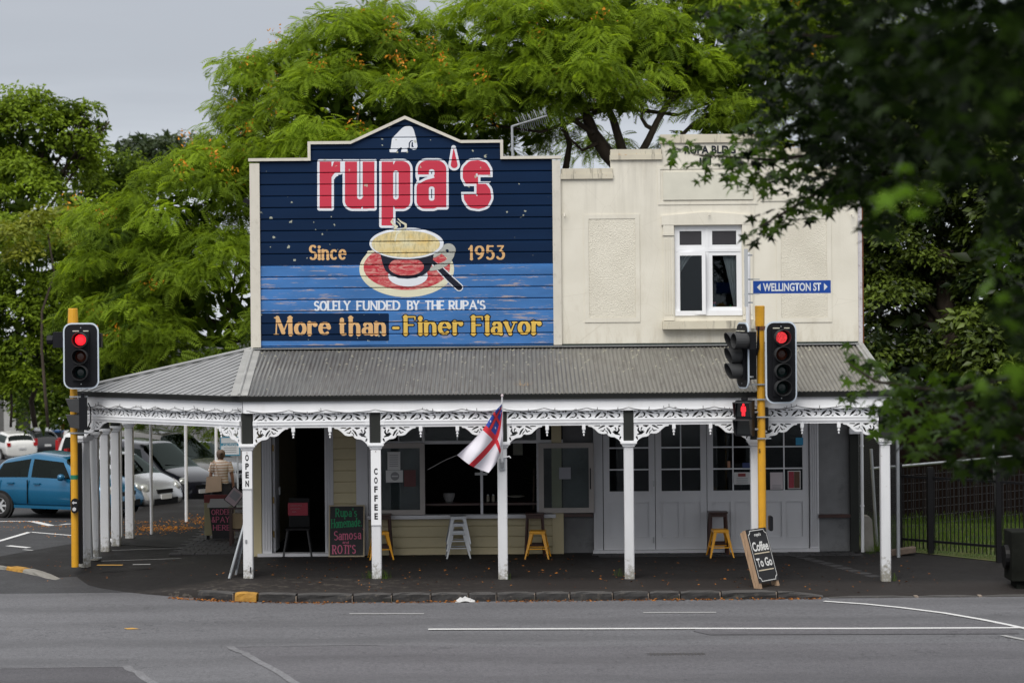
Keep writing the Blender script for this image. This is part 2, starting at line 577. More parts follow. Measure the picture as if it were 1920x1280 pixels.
def asphalt(name, base, agg=.5, warm=0, patch=.25, fleck=False, tracks=False):
    t = NT(name)
    v = t.world()
    lo, hi = mul(base, 1 - patch), mul(base, 1 + patch)
    c = t.mix(t.step(t.noise(.35, 5, t.world((.25, 1, 1)), .6), .32, .68), lo, hi)
    c = t.mix(t.step(t.noise(1.7, 6, t.world((.18, 1.6, 1)), .65), .35, .7, 0, .5), c, mul(base, .78))
    g = t.noise(140, 2, v, .6)
    c = t.mix(t.step(g, .35, .65, 0, agg), c, mul(base, 1.9))
    g2 = t.noise(75, 2, v, .5)
    c = t.mix(t.step(g2, .56, .66, 0, agg), c, mul(base, .45))
    g3 = t.noise(16, 5, v, .7)
    c = t.mix(t.step(g3, .38, .62, .7, 0), c, mul(base, .5))
    c = t.mix(t.step(t.noise(38, 4, v, .8), .45, .62, 0, agg * .6), c, mul(base, 2.0))
    c = t.mix(t.step(t.noise(4, 5, t.world((.3, 1, 1)), .7), .5, .75, 0, .45), c, mul(base, 1.55))
    if tracks:
        xy = t.n('ShaderNodeSeparateXYZ'); t.l(v, xy.inputs[0])
        tr_ = t.math('SINE', t.math('MULTIPLY_ADD', xy.outputs[1], 3.3, t.math('MULTIPLY', t.noise(.25, 2, v), 5.0)))
        c = t.mix(t.math('MULTIPLY', t.step(tr_, -.2, .9, 0, 1), t.step(t.noise(1.1, 5, t.world((.12, 1, 1)), .6), .35, .65, .1, .5)), c, mul(base, .62))
        c = t.mix(t.step(t.noise(2.6, 4, t.world((.5, 1, 1)), .6), .66, .78, 0, .6), c, mul(base, .45))
        ck = t.n('ShaderNodeTexVoronoi', feature='DISTANCE_TO_EDGE'); ck.inputs['Scale'].default_value = .42
        dv = t.n('ShaderNodeVectorMath', operation='ADD'); t.l(v, dv.inputs[0])
        nz = t.n('ShaderNodeTexNoise'); nz.inputs['Scale'].default_value = 2.5; nz.inputs['Detail'].default_value = 5; t.l(v, nz.inputs['Vector']); t.l(nz.outputs[1], dv.inputs[1]); t.l(dv.outputs[0], ck.inputs['Vector'])
        c = t.mix(t.math('MULTIPLY', t.step(ck.outputs[0], 0, .006, .8, 0), t.step(t.noise(.5, 2, v), .45, .6)), c, mul(base, .3))
    if fleck:
        xy = t.n('ShaderNodeSeparateXYZ'); t.l(v, xy.inputs[0])
        zone = t.math('MULTIPLY', t.math('MULTIPLY', t.step(xy.outputs[1], -1.45, -1.0, 0, 1), t.step(xy.outputs[1], -.5, .1, 1, 0)), t.step(xy.outputs[0], -2.2, .2, 1, 0))
        c = t.mix(t.math('MULTIPLY', zone, t.step(t.noise(11, 5, t.world((.5, 1, 1)), .7), .56, .60, 0, .7)), c, (.15, .135, .11))
        c = t.mix(t.step(xy.outputs[1], -.35, .1, .55, 0), c, (.036, .031, .029))  # path painted lighter in front of the posts, in place of daylight
    sp = t.noise(22, 2, v)
    c = t.mix(t.step(sp, .70, .74, 0, .6), c, mul(base, 2.6))
    t.bump(g2, .006, .6)
    return t.fin(c, t.step(t.noise(.8, 3, v), .3, .7, .62, .85), 0, .3 if not fleck else .15)
M['road'] = asphalt('worn_grey_asphalt', (.108, .108, .116), .7, patch=.32, tracks=True)
M['roadpatch'] = asphalt('coarse_dark_asphalt_patch', (.060, .058, .064), 1.0, tracks=True)
M['roadpatch2'] = asphalt('smooth_purple_asphalt_patch', (.094, .092, .100), .8, tracks=True)
M['tar'] = asphalt('pale_sealing_band', (.17, .17, .18), .3)
M['path'] = asphalt('dark_footpath_asphalt', (.0135, .0125, .0125), .8, patch=.4, fleck=True)
M['yard'] = asphalt('car_park_asphalt', (.036, .036, .039), .5)
M['paver'] = pm('dark_brick_paver', (.028, .027, .029), .8, .35, 4, bump=.003)
M['kerb'] = pm('bluestone_kerb', (.020, .019, .020), .8, .5, 7, dirt=.4, dirtcol=(.13, .11, .09), dscale=7, bump=.015, bscale=12)
def kerbmat():
    t = NT('bluestone_kerb_lit_top')
    v = t.world()
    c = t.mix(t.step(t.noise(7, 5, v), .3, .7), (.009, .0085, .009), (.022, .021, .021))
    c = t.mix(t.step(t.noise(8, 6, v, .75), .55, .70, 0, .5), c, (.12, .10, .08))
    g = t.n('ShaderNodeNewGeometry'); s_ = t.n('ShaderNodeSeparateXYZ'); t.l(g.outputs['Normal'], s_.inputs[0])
    c = t.mix(t.step(s_.outputs[2], .5, .95, 0, .6), c, (.10, .095, .092))  # upward faces painted paler, standing in for light on the kerb top
    t.bump(t.noise(12, 4, v), .015, .6)
    return t.fin(c, .8)
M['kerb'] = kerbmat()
M['kerbyellow'] = pm('worn_yellow_kerb_paint', (.38, .20, .03), .8, .3, 7, dirt=.7, dirtcol=(.06, .05, .04), dscale=6, bump=.01, bscale=12)
M['kerbjoint'] = pm('pale_mortar', (.26, .21, .17), .9, .3, 9)
def worn_line(name, col, hole=.5):
    t = NT(name)
    f = t.step(t.noise(9, 6, t.world(), .75), .60, .68, 0, hole)
    return t.fin(t.mix(f, col, (.10, .10, .11)), .6)
M['linewhite'] = worn_line('white_road_paint', (.62, .62, .62), .7)
M['linefaint'] = worn_line('worn_white_road_paint', (.34, .34, .34), 1.0)
M['lineyellow'] = worn_line('yellow_road_paint', (.50, .27, .04), .9)
def grassmat():
    t = NT('lawn_soil_green')
    c = t.mix(t.step(t.noise(3, 5), .35, .65), (.05, .085, .012), (.10, .10, .03))
    return t.fin(c, .95)
M['lawn'] = grassmat()

def leafmat(name, lo, hi, trans=.45, gloss=.45, spec=.3):
    t = NT(name)
    a = t.n('ShaderNodeAttribute'); a.attribute_name = 'tone'
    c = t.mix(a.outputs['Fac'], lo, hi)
    t.val(c, t.b.inputs['Base Color'])
    t.b.inputs['Roughness'].default_value = gloss
    t.b.inputs['Specular IOR Level'].default_value = spec
    tl = t.n('ShaderNodeBsdfTranslucent')
    t.l(t.mix(.5, c, t.mix(1, c, (1.6, 1.5, .5), 'MULTIPLY')), tl.inputs[0])
    mx = t.n('ShaderNodeMixShader'); mx.inputs[0].default_value = trans
    t.l(t.b.outputs[0], mx.inputs[1]); t.l(tl.outputs[0], mx.inputs[2]); t.l(mx.outputs[0], t.out.inputs[0])
    return t.mat
M['silk'] = leafmat('feathery_green_leaf', (.030, .062, .006), (.30, .43, .035), .5, .6, .15)
M['flower'] = leafmat('orange_blossom', (.50, .17, .012), (.75, .33, .03), .3)
M['olive'] = leafmat('olive_green_leaf', (.028, .055, .006), (.23, .33, .024), .38, .6, .15)
M['limegreen'] = leafmat('lime_yellow_leaf', (.16, .20, .02), (.34, .36, .04), .4)
M['greyleaf'] = leafmat('grey_green_leaf', (.03, .05, .02), (.09, .12, .05), .3)
M['dark'] = leafmat('glossy_dark_leaf', (.007, .016, .003), (.12, .17, .022), .15, .45, .3)
M['maple'] = leafmat('star_shaped_green_leaf', (.002, .007, .001), (.10, .20, .012), .30, .5, .15)
M['grassblade'] = leafmat('grass_blade', (.03, .07, .006), (.11, .19, .015), .4)
M['deadleaf'] = leafmat('dry_orange_leaf', (.10, .035, .012), (.42, .15, .02), .1, .8)

# ================================================================ flat shapes from distance fields
def march(F, xs, zs):
    "polygons covering F<0; returns verts (x,z), faces, boundary segments"
    V, Fc, E = [], [], []
    nz, nx = F.shape
    ins = F < 0
    for j in range(nz - 1):
        z0, z1 = zs[j], zs[j + 1]
        a = ins[j, :-1].astype(int) + ins[j, 1:] + ins[j + 1, :-1] + ins[j + 1, 1:]
        idx = np.nonzero(a)[0]
        run = None
        prev = -2
        for i in idx:
            i = int(i)
            if a[i] == 4:
                if run is None or prev != i - 1:
                    if run is not None:
                        b = len(V); V += [(xs[run], z0), (xs[prev + 1], z0), (xs[prev + 1], z1), (xs[run], z1)]; Fc.append((b, b + 1, b + 2, b + 3))
                    run = i
                prev = i
                continue
            if run is not None:
                b = len(V); V += [(xs[run], z0), (xs[prev + 1], z0), (xs[prev + 1], z1), (xs[run], z1)]; Fc.append((b, b + 1, b + 2, b + 3))
                run = None
            c = [(xs[i], z0, F[j, i]), (xs[i + 1], z0, F[j, i + 1]), (xs[i + 1], z1, F[j + 1, i + 1]), (xs[i], z1, F[j + 1, i])]
            poly, cr = [], []
            for q in range(4):
                p0, p1 = c[q], c[(q + 1) % 4]
                if p0[2] < 0: poly.append((p0[0], p0[1]))
                if (p0[2] < 0) != (p1[2] < 0):
                    t = p0[2] / (p0[2] - p1[2])
                    t = min(.999, max(.001, t))
                    pt = (p0[0] + (p1[0] - p0[0]) * t, p0[1] + (p1[1] - p0[1]) * t)
                    poly.append(pt); cr.append(pt)
            if len(poly) >= 3:
                b = len(V); V += poly; Fc.append(tuple(range(b, b + len(poly))))
            if len(cr) == 2: E.append((cr[0], cr[1]))
        if run is not None:
            b = len(V); V += [(xs[run], z0), (xs[prev + 1], z0), (xs[prev + 1], z1), (xs[run], z1)]; Fc.append((b, b + 1, b + 2, b + 3))
    return V, Fc, E

def grid(x0, x1, z0, z1, cell, breaks=()):
    xs = np.arange(x0, x1 + cell, cell)
    zs = np.arange(z0, z1 + cell, cell)
    if len(breaks):
        bs = np.array([b for b in breaks if z0 < b < z1])
        if len(bs):
            keep = np.min(np.abs(zs[:, None] - bs[None, :]), axis=1) > .0035
            zs = np.sort(np.concatenate([zs[keep], bs]))
    return xs, zs

# ---- segments with width (strokes)
def seg_field(segs, xs, zs, margin=.1):
    F = np.full((len(zs), len(xs)), 1e3)
    for x0, z0, w0, x1, z1, w1 in segs:
        m = max(w0, w1) / 2 + margin
        i0, i1 = np.searchsorted(xs, [min(x0, x1) - m, max(x0, x1) + m])
        j0, j1 = np.searchsorted(zs, [min(z0, z1) - m, max(z0, z1) + m])
        if i1 <= i0 or j1 <= j0: continue
        X, Z = np.meshgrid(xs[i0:i1], zs[j0:j1])
        dx, dz = x1 - x0, z1 - z0
        L2 = dx * dx + dz * dz + 1e-12
        t = np.clip(((X - x0) * dx + (Z - z0) * dz) / L2, 0, 1)
        d = np.hypot(X - x0 - t * dx, Z - z0 - t * dz) - (w0 + (w1 - w0) * t) / 2
        F[j0:j1, i0:i1] = np.minimum(F[j0:j1, i0:i1], d)
    return F

def A(cx, cy, rx, ry, a0, a1, n=None):
    n = n or max(4, int(abs(a1 - a0) / 18))
    return [(cx + rx * math.cos(R(a0 + (a1 - a0) * i / n)), cy + ry * math.sin(R(a0 + (a1 - a0) * i / n))) for i in range(n + 1)]
def EL(cx, cy, rx, ry): return A(cx, cy, rx, ry, 0, 360, 20)
ST = lambda x, y0=0, y1=1: ([(x, y0), (x, y1)], 'se')
G = {
 'A': (.8, [([(0, 0), (.4, 1)], 's1'), ([(.4, 1), (.8, 0)], 'e'), ([(.15, .35), (.65, .35)], '')]),
 'B': (.62, [ST(0), ([(0, 1), (.3, 1)] + A(.3, .77, .26, .23, 90, -90) + [(0, .54)], ''), ([(.3, .54)] + A(.32, .27, .3, .27, 90, -90) + [(0, 0)], '')]),
 'D': (.68, [ST(0), ([(0, 1), (.25, 1)] + A(.25, .5, .42, .5, 90, -90) + [(0, 0)], '')]),
 'E': (.52, [ST(0), ([(0, 1), (.5, 1)], 'b'), ([(0, .52), (.4, .52)], ''), ([(0, 0), (.52, 0)], 'b')]),
 'F': (.5, [ST(0), ([(0, 1), (.5, 1)], 'b'), ([(0, .52), (.4, .52)], 'b')]),
 'H': (.66, [ST(0), ST(.64), ([(0, .52), (.64, .52)], '')]),
 'I': (.02, [ST(0)]),
 'L': (.48, [ST(0), ([(0, 0), (.48, 0)], 'b')]),
 'M': (.92, [([(.04, 0), (.08, 1)], 'se1'), ([(.12, 1), (.46, .1)], ''), ([(.46, .1), (.80, 1)], '1'), ([(.86, 1), (.88, 0)], 'se')]),
 'N': (.66, [([(0, 0), (0, 1)], 's1'), ([(0, 1), (.64, 0)], ''), ([(.64, 0), (.64, 1)], 'e1')]),
 'O': (.78, [(EL(.39, .5, .38, .5), '')]),
 'P': (.56, [ST(0), ([(0, 1), (.28, 1)] + A(.28, .74, .27, .26, 90, -90) + [(0, .48)], '')]),
 'R': (.6, [ST(0), ([(0, 1), (.28, 1)] + A(.28, .74, .26, .26, 90, -90) + [(0, .48)], ''), ([(.25, .48), (.6, 0)], 'e')]),
 'S': (.54, [(A(.28, .76, .24, .24, 40, 270) + A(.28, .26, .26, .26, 90, -140), '')]),
 'T': (.62, [ST(.31), ([(0, 1), (.62, 1)], 'b')]),
 'U': (.62, [([(0, 1), (0, .3)] + A(.3, .3, .3, .3, 180, 360) + [(.6, 1)], 's')]),
 'Y': (.66, [([(0, 1), (.33, .5)], 's'), ([(.66, 1), (.33, .5)], 's1'), ([(.33, .5), (.33, 0)], 'e')]),
 'G': (.72, [(A(.38, .5, .37, .5, 45, 320), ''), ([(.4, .45), (.7, .45), (.7, .12)], '')]),
 'C': (.68, [(A(.38, .5, .37, .5, 45, 315), '')]),
 'W': (1.0, [([(0, 1), (.24, 0)], ''), ([(.24, 0), (.5, .95)], ''), ([(.5, .95), (.76, 0)], ''), ([(.76, 0), (1, 1)], '')]),
 '&': (.6, [([(.6, 0), (.15, .7), (.2, .92), (.32, .98), (.42, .85), (.35, .65), (.05, .35), (.08, .1), (.28, 0), (.5, .2), (.56, .4)], '')]),
 'a': (.46, [(A(.24, .46, .19, .2, 150, 0) + [(.43, .1), (.47, 0)], ''), (EL(.21, .19, .2, .19), '')]),
 'c': (.46, [(A(.25, .33, .25, .33, 50, 310), '')]),
 'd': (.5, [(EL(.23, .33, .23, .33), ''), ([(.47, 0), (.47, 1)], 'e')]),
 'e': (.5, [([(.02, .37), (.49, .37)], ''), (A(.25, .33, .25, .33, 8, 310), '')]),
 'f': (.32, [(A(.3, .85, .17, .15, 70, 180) + [(.13, 0)], 'e'), ([(0, .62), (.3, .62)], '')]),
 'h': (.46, [ST(0, 0, 1), ([(0, .4)] + A(.22, .42, .22, .24, 180, 0) + [(.44, 0)], 'e')]),
 'i': (.02, [([(0, 0), (0, .66)], 'se'), ([(0, .9), (0, .91)], '2')]),
 'l': (.02, [ST(0, 0, 1)]),
 'm': (.82, [ST(0, 0, .66), ([(0, .4)] + A(.2, .44, .2, .22, 180, 0) + [(.4, 0)], 'e'), ([(.4, .4)] + A(.6, .44, .2, .22, 180, 0) + [(.8, 0)], 'e')]),
 'n': (.45, [ST(0, 0, .66), ([(0, .4)] + A(.22, .42, .22, .24, 180, 0) + [(.44, 0)], 'e')]),
 'o': (.5, [(EL(.25, .33, .25, .33), '')]),
 'p': (.5, [ST(0, -.3, .66), (EL(.25, .33, .24, .33), '')]),
 'r': (.36, [ST(0, 0, .66), ([(0, .38)] + A(.2, .44, .2, .22, 180, 60), ''), ([(.32, .58), (.33, .57)], '2')]),
 's': (.4, [(A(.2, .5, .17, .16, 40, 270) + A(.2, .17, .19, .17, 90, -140), '')]),
 't': (.36, [([(.13, .88), (.13, .15)] + A(.27, .14, .14, .14, 180, 300), ''), ([(0, .64), (.32, .64)], '')]),
 'u': (.46, [([(0, .66), (0, .22)] + A(.22, .22, .22, .22, 180, 360), 's'), ([(.44, .66), (.44, 0)], 'se')]),
 'v': (.5, [([(0, .66), (.25, 0)], 's'), ([(.25, 0), (.5, .66)], 'e1')]),
 '1': (.24, [([(0, .78), (.18, 1)], '1'), ([(.18, 1), (.18, 0)], 'e')]),
 '9': (.54, [(EL(.27, .68, .25, .3), ''), (A(.1, .62, .42, .6, 0, -75), '')]),
 '5': (.5, [([(.46, 1), (.08, 1)], 'b'), ([(.08, 1), (.05, .56)], ''), (A(.23, .31, .25, .31, 120, -140), '')]),
 '3': (.48, [([(.04, 1), (.44, 1)], ''), ([(.44, 1), (.2, .62)], '1'), (A(.22, .31, .25, .31, 95, -145), '')]),
 '-': (.25, [([(0, .36), (.25, .36)], '2')]),
 "'": (.02, [([(0, 1), (0, .8)], '')]),
 '.': (.02, [([(0, .02), (0, .021)], '2')]),
}
def text_segs(txt, x0, z0, width, h, thick, thin=None, serif=0.0, gap=.2, space=.35, rise=0.0, jit=0.0):
    "stroke segments of a line of text: left end x0, baseline z0, total width, cap height h; rise = z gained over the width"
    thin = thick if thin is None else thin
    adv, cur = [], 0
    for ch in txt:
        if ch == ' ':
            cur += space; adv.append(None); continue
        adv.append(cur)
        cur += G[ch][0] + gap + (serif * .8)
    tot = cur - gap - serif * .8
    kx = (width - thick) / tot
    segs = []
    for ch, ax in zip(txt, adv):
        if ax is None: continue
        jx, jz = (rnd.uniform(-jit, jit), rnd.uniform(-jit, jit)) if jit else (0, 0)
        def P(p):
            X = (ax + p[0]) * kx + thick / 2 + jx
            return x0 + X, z0 + p[1] * h + rise * X / width + jz
        for pts, fl in G[ch][1]:
            q = [P(p) for p in pts]
            for a, b in zip(q[:-1], q[1:]):
                dx, dz = b[0] - a[0], b[1] - a[1]
                L = math.hypot(dx, dz) + 1e-9
                w = thin + (thick - thin) * (abs(dz) / L) ** 1.2
                if '1' in fl: w = thin
                if '2' in fl: w = thick * 1.15
                segs.append((a[0], a[1], w, b[0], b[1], w))
            if serif:
                sw = serif * h
                for c, e in (('s', q[0]), ('e', q[-1])):
                    if c in fl:
                        segs.append((e[0] - sw * .5 - thick * .35, e[1], thin * .8, e[0] + sw * .5 + thick * .35, e[1], thin * .8))
                if fl in ('se',) or len(q) == 2 and abs(q[0][0] - q[1][0]) < thick * .4 and 's' in fl:
                    e = q[-1]
                if 'b' in fl:
                    e = q[-1]
                    dz = serif * h * 1.6 * (-1 if pts[-1][1] > .7 else (1 if pts[-1][1] < .2 else 0))
                    segs.append((e[0], e[1], thin, e[0], e[1] + (dz or .0), thin * .8))
    return segs

def plate_from_field(name, F, xs, zs, mapper, mat, parent, off=0.0, depth=0.0, flip=False):
    V, Fc, E = march(F, xs, zs)
    if not V: return None
    mb = MB()
    mb.add([mapper(x, z, off) for x, z in V], [tuple(reversed(f)) for f in Fc] if flip else Fc)
    if depth:
        mb.add([mapper(x, z, off - depth) for x, z in V], Fc if flip else [tuple(reversed(f)) for f in Fc])
        for a, b in E:
            mb.quad(mapper(*a, off), mapper(*b, off), mapper(*b, off - depth), mapper(*a, off - depth))
    return mb.build(name, mat, parent)

# ---- small upright grotesque letters, condensed: Blender's own font as mesh
_tc = {}
def text_mesh(body, h, w, bold=.0):
    "mesh lying in local x,z centred at 0, cap height about h, total width w"
    key = (body, h, w, bold)
    if key in _tc: return _tc[key]
    cu = bpy.data.curves.new('lettering', 'FONT')
    cu.body = body; cu.size = 1; cu.align_x = 'CENTER'; cu.resolution_u = 4
    cu.offset = bold
    o = bpy.data.objects.new('tmp_lettering', cu)
    COL.objects.link(o)
    dg = bpy.context.evaluated_depsgraph_get()
    me = bpy.data.meshes.new_from_object(o.evaluated_get(dg))
    bpy.data.objects.remove(o)
    co = np.empty(len(me.vertices) * 3, dtype=np.float32); me.vertices.foreach_get('co', co); co = co.reshape(-1, 3)
    mn, mx = co.min(0), co.max(0)
    sx, sz = w / (mx[0] - mn[0]), h / (mx[1] - mn[1])
    out = np.zeros_like(co)
    out[:, 0] = (co[:, 0] - (mn[0] + mx[0]) / 2) * sx
    out[:, 2] = (co[:, 1] - (mn[1] + mx[1]) / 2) * sz
    me.vertices.foreach_set('co', out.ravel())
    me.materials.clear()
    me.update()
    _tc[key] = me
    return me
def lettering(body, c, h, w, mat, parent, bold=.02, right=(1, 0, 0), up=(0, 0, 1), name='lettering'):
    me = text_mesh(body, h, w, bold).copy()
    me.materials.append(mat)
    r, u = Vector(right).normalized(), Vector(up).normalized()
    nrm = r.cross(u)
    Mx = Matrix(((r.x, nrm.x * -1, u.x, c[0]), (r.y, nrm.y * -1, u.y, c[1]), (r.z, nrm.z * -1, u.z, c[2]), (0, 0, 0, 1)))
    me.transform(Mx)
    return link(name, me, parent)

# ---- shapes in photo pixels for the sign painter (distance in px)
S_W = FPX / (YW - CY)
def px_grid(xs, zs):
    X, Z = np.meshgrid(xs, zs)
    xc, yc = 960 + X * S_W, 548 - (Z - 5) * S_W
    return xc + (yc - 548) * TH, yc - (xc - 960) * TH
def w2(px, py):
    p = at(px, py, YW)
    return p.x, p.z
def f_rb(x, y, x0, y0, x1, y1, r=0.0):
    cx, cy, hx, hy = (x0 + x1) / 2, (y0 + y1) / 2, abs(x1 - x0) / 2 - r, abs(y1 - y0) / 2 - r
    dx, dy = np.abs(x - cx) - hx, np.abs(y - cy) - hy
    return np.hypot(np.maximum(dx, 0), np.maximum(dy, 0)) + np.minimum(np.maximum(dx, dy), 0) - r
def f_el(x, y, cx, cy, rx, ry):
    k = np.hypot((x - cx) / rx, (y - cy) / ry)
    return (k - 1) * min(rx, ry) * (.5 + .5 * np.minimum(1, k))
def f_poly(x, y, P):
    P = np.array(P, float)
    d = np.full(x.shape, 1e9); ins = np.zeros(x.shape, bool)
    n = len(P)
    for i in range(n):
        a, b = P[i], P[(i + 1) % n]
        e = b - a
        t = np.clip(((x - a[0]) * e[0] + (y - a[1]) * e[1]) / (e @ e + 1e-9), 0, 1)
        d = np.minimum(d, np.hypot(x - a[0] - t * e[0], y - a[1] - t * e[1]))
        c = ((a[1] > y) != (b[1] > y)) & (x < (b[0] - a[0]) * (y - a[1]) / (b[1] - a[1] + 1e-12) + a[0])
        ins ^= c
    return np.where(ins, -d, d)
def f_line(x, y, pts):
    "pts (x,y,width)"
    F = np.full(x.shape, 1e9)
    for (x0, y0, w0), (x1, y1, w1) in zip(pts[:-1], pts[1:]):
        dx, dy = x1 - x0, y1 - y0
        t = np.clip(((x - x0) * dx + (y - y0) * dy) / (dx * dx + dy * dy + 1e-9), 0, 1)
        F = np.minimum(F, np.hypot(x - x0 - t * dx, y - y0 - t * dy) - (w0 + (w1 - w0) * t) / 2)
    return F
U = np.minimum
def SUB(a, b): return np.maximum(a, -b)

# ================================================================ SETTING: ground
def sheet(name, xs, ys, zf, mat, parent=None):
    V = np.array([(x, y, zf(x, y)) for y in ys for x in xs], float)
    nx, ny = len(xs), len(ys)
    F = np.array([(j * nx + i, j * nx + i + 1, (j + 1) * nx + i + 1, (j + 1) * nx + i) for j in range(ny - 1) for i in range(nx - 1)])
    return link(name, np_mesh(name, V, F, mat), parent)
road = sheet('road', [-300, -60, -30, -12, -6, 0, 6, 12, 30, 60, 300], [-90, -60, -42, -30, -20, -10, -5, -2, 0], rz, M['road'])
tag(road, kind='structure')
ground = sheet('car_park_ground', [-400, -120, -60, -30, -12, -6, 0, 8, 20, 60, 120, 400],
               [0, 1, 2, 3, 4, 5, 6, 9, 11, 14, 20, 30, 50, 84, 130, 250, 600], rz, M['yard'])
tag(ground, kind='structure')

# footpath: lofted between its kerb edge and the foot of the buildings
cols = [((30, -1.45), (30, .2)), ((14, -1.45), (14, .4)), ((11, -1.45), (11, .8)), ((9.6, -1.45), (9.2, 1.75)), ((8.4, -1.45), (8.2, 2.6)), ((7.6, -1.45), (7.4, 3.3)), ((6.6, -1.45), (6.62, 3.45))]
cols += [((x, -1.45), (x, 3.45)) for x in (6.1, 5.9, 5.7, 5.5, 5.3, 5.1, 4.5, 3, 1.5, 0, -1.5, -2.6)]
cols += [((-3.6, -1.43), (-3.3, 3.45)), ((-4.4, -1.28), (-4.0, 3.45)), ((-5.1, -1.02), (-4.5, 3.45)), ((-5.8, -.68), (-4.9, 3.45)),
         ((-6.6, -.15), (-5.2, 4.2)), ((-7.4, .55), (-5.6, 5.0)), ((-8.3, 1.55), (-6.2, 6)), ((-9.0, 2.3), (-7.4, 6.2)), ((-9.6, 2.85), (-8.3, 6.2)), ((-10.4, 3.3), (-8.8, 6.2))]
V, F = [], []
NS = 14
for e, i in cols:
    for k in range(NS + 1):
        t = k / NS
        x, y = e[0] + (i[0] - e[0]) * t, e[1] + (i[1] - e[1]) * t
        z = fz(x, y)
        if e[0] < -5.5:  # pram ramp down to the road
            ze = interp(e[0], [-10.4, -9.3, -8.4, -6.4, -5.5], [-.06, -.08, -.236, -.236, -.09])
            z = ze * (1 - t) ** 2.2 + .0
        V.append((x, y, z))
for c in range(len(cols) - 1):
    for k in range(NS):
        a = c * (NS + 1) + k
        F.append((a, a + 1, a + NS + 2, a + NS + 1))
nb = len(V)
for c in range(len(cols)):
    v = V[c * (NS + 1)]; V.append((v[0], v[1] - .01, -.27))
for c in range(len(cols) - 1): F.append((c * (NS + 1), (c + 1) * (NS + 1), nb + c + 1, nb + c))
fp = link('footpath', np_mesh('footpath', np.array(V), np.array(F), M['path']))
tag(fp, kind='structure')
mb = MB()
mb.quad((-8.75, 6.1, .004), (-4.9, 4.0, .004), (-4.9, 16, .004), (-8.75, 16, .004))
mb.build('side_path', M['path']).__setitem__('kind', 'structure')
# earth / lawn behind the right-hand footpath
mb = MB()
li = [(6.62, 3.45), (7.4, 3.3), (8.2, 2.6), (9.2, 1.75), (11, .8), (14, .4), (30, .2)]
for a, b in zip(li[:-1], li[1:]):
    mb.quad((a[0], a[1], fz(*a) + .012), (b[0], b[1], fz(*b) + .012), (b[0], 9, -.01), (a[0], 9, -.01))
mb.quad((6.62, 9, -.01), (30, 9, -.01), (40, 40, -.1), (6.62, 40, -.1))
lawn = mb.build('lawn', M['lawn'])
tag(lawn, kind='structure')

# brick pavers in front of the doors and along the side wall
def paver_me(w, d):
    m = MB()
    m.add([(-w, -d, -.03), (w, -d, -.03), (w, d, -.03), (-w, d, -.03), (-w + .004, -d + .004, 0), (w - .004, -d + .004, 0), (w - .004, d - .004, 0), (-w + .004, d - .004, 0)],
          [(4, 5, 6, 7), (0, 1, 5, 4), (1, 2, 6, 5), (2, 3, 7, 6), (3, 0, 4, 7)])
    return m.mesh('paver', M['paver'])
pm1, pm2 = paver_me(.122, .122), paver_me(.118, .11)
def put(name, me, loc, parent, rot=(0, 0, 0)):
    o = bpy.data.objects.new(name, me)
    COL.objects.link(o)
    o.parent = parent
    o.location = Vector(loc) - (ORG[parent.name] if parent else Vector((0, 0, 0)))
    o.rotation_euler = rot
    ORG[o.name] = ORG[parent.name] if parent else Vector((0, 0, 0))
    return o
x = 1.6
while x < 6.5:
    for r_ in range(2):
        y = 3.2 - r_ * .25
        put('paver', pm1, (x + (r_ % 2) * .12, y, fz(x, y) + .008 + rnd.uniform(-.002, .003)), fp, (0, 0, rnd.uniform(-.01, .01)))
    x += .25
for i in range(7):
    for j in range(17):
        X = -6.55 + i * .25 + (.12 if j % 2 else 0)
        Y = 3.95 + j * .26
        if X > -5.05: continue
        put('paver', pm1, (X, Y, .014 + rnd.uniform(-.002, .003)), fp, (0, 0, rnd.uniform(-.02, .02)))
for i in range(9):   # diagonal soldier course towards the last post
    t = i / 8
    X, Y = 5.35 + 1.05 * t, 2.75 - 2.3 * t
    put('paver', pm1, (X, Y, fz(X, Y) + .010), fp, (0, 0, R(-63)))

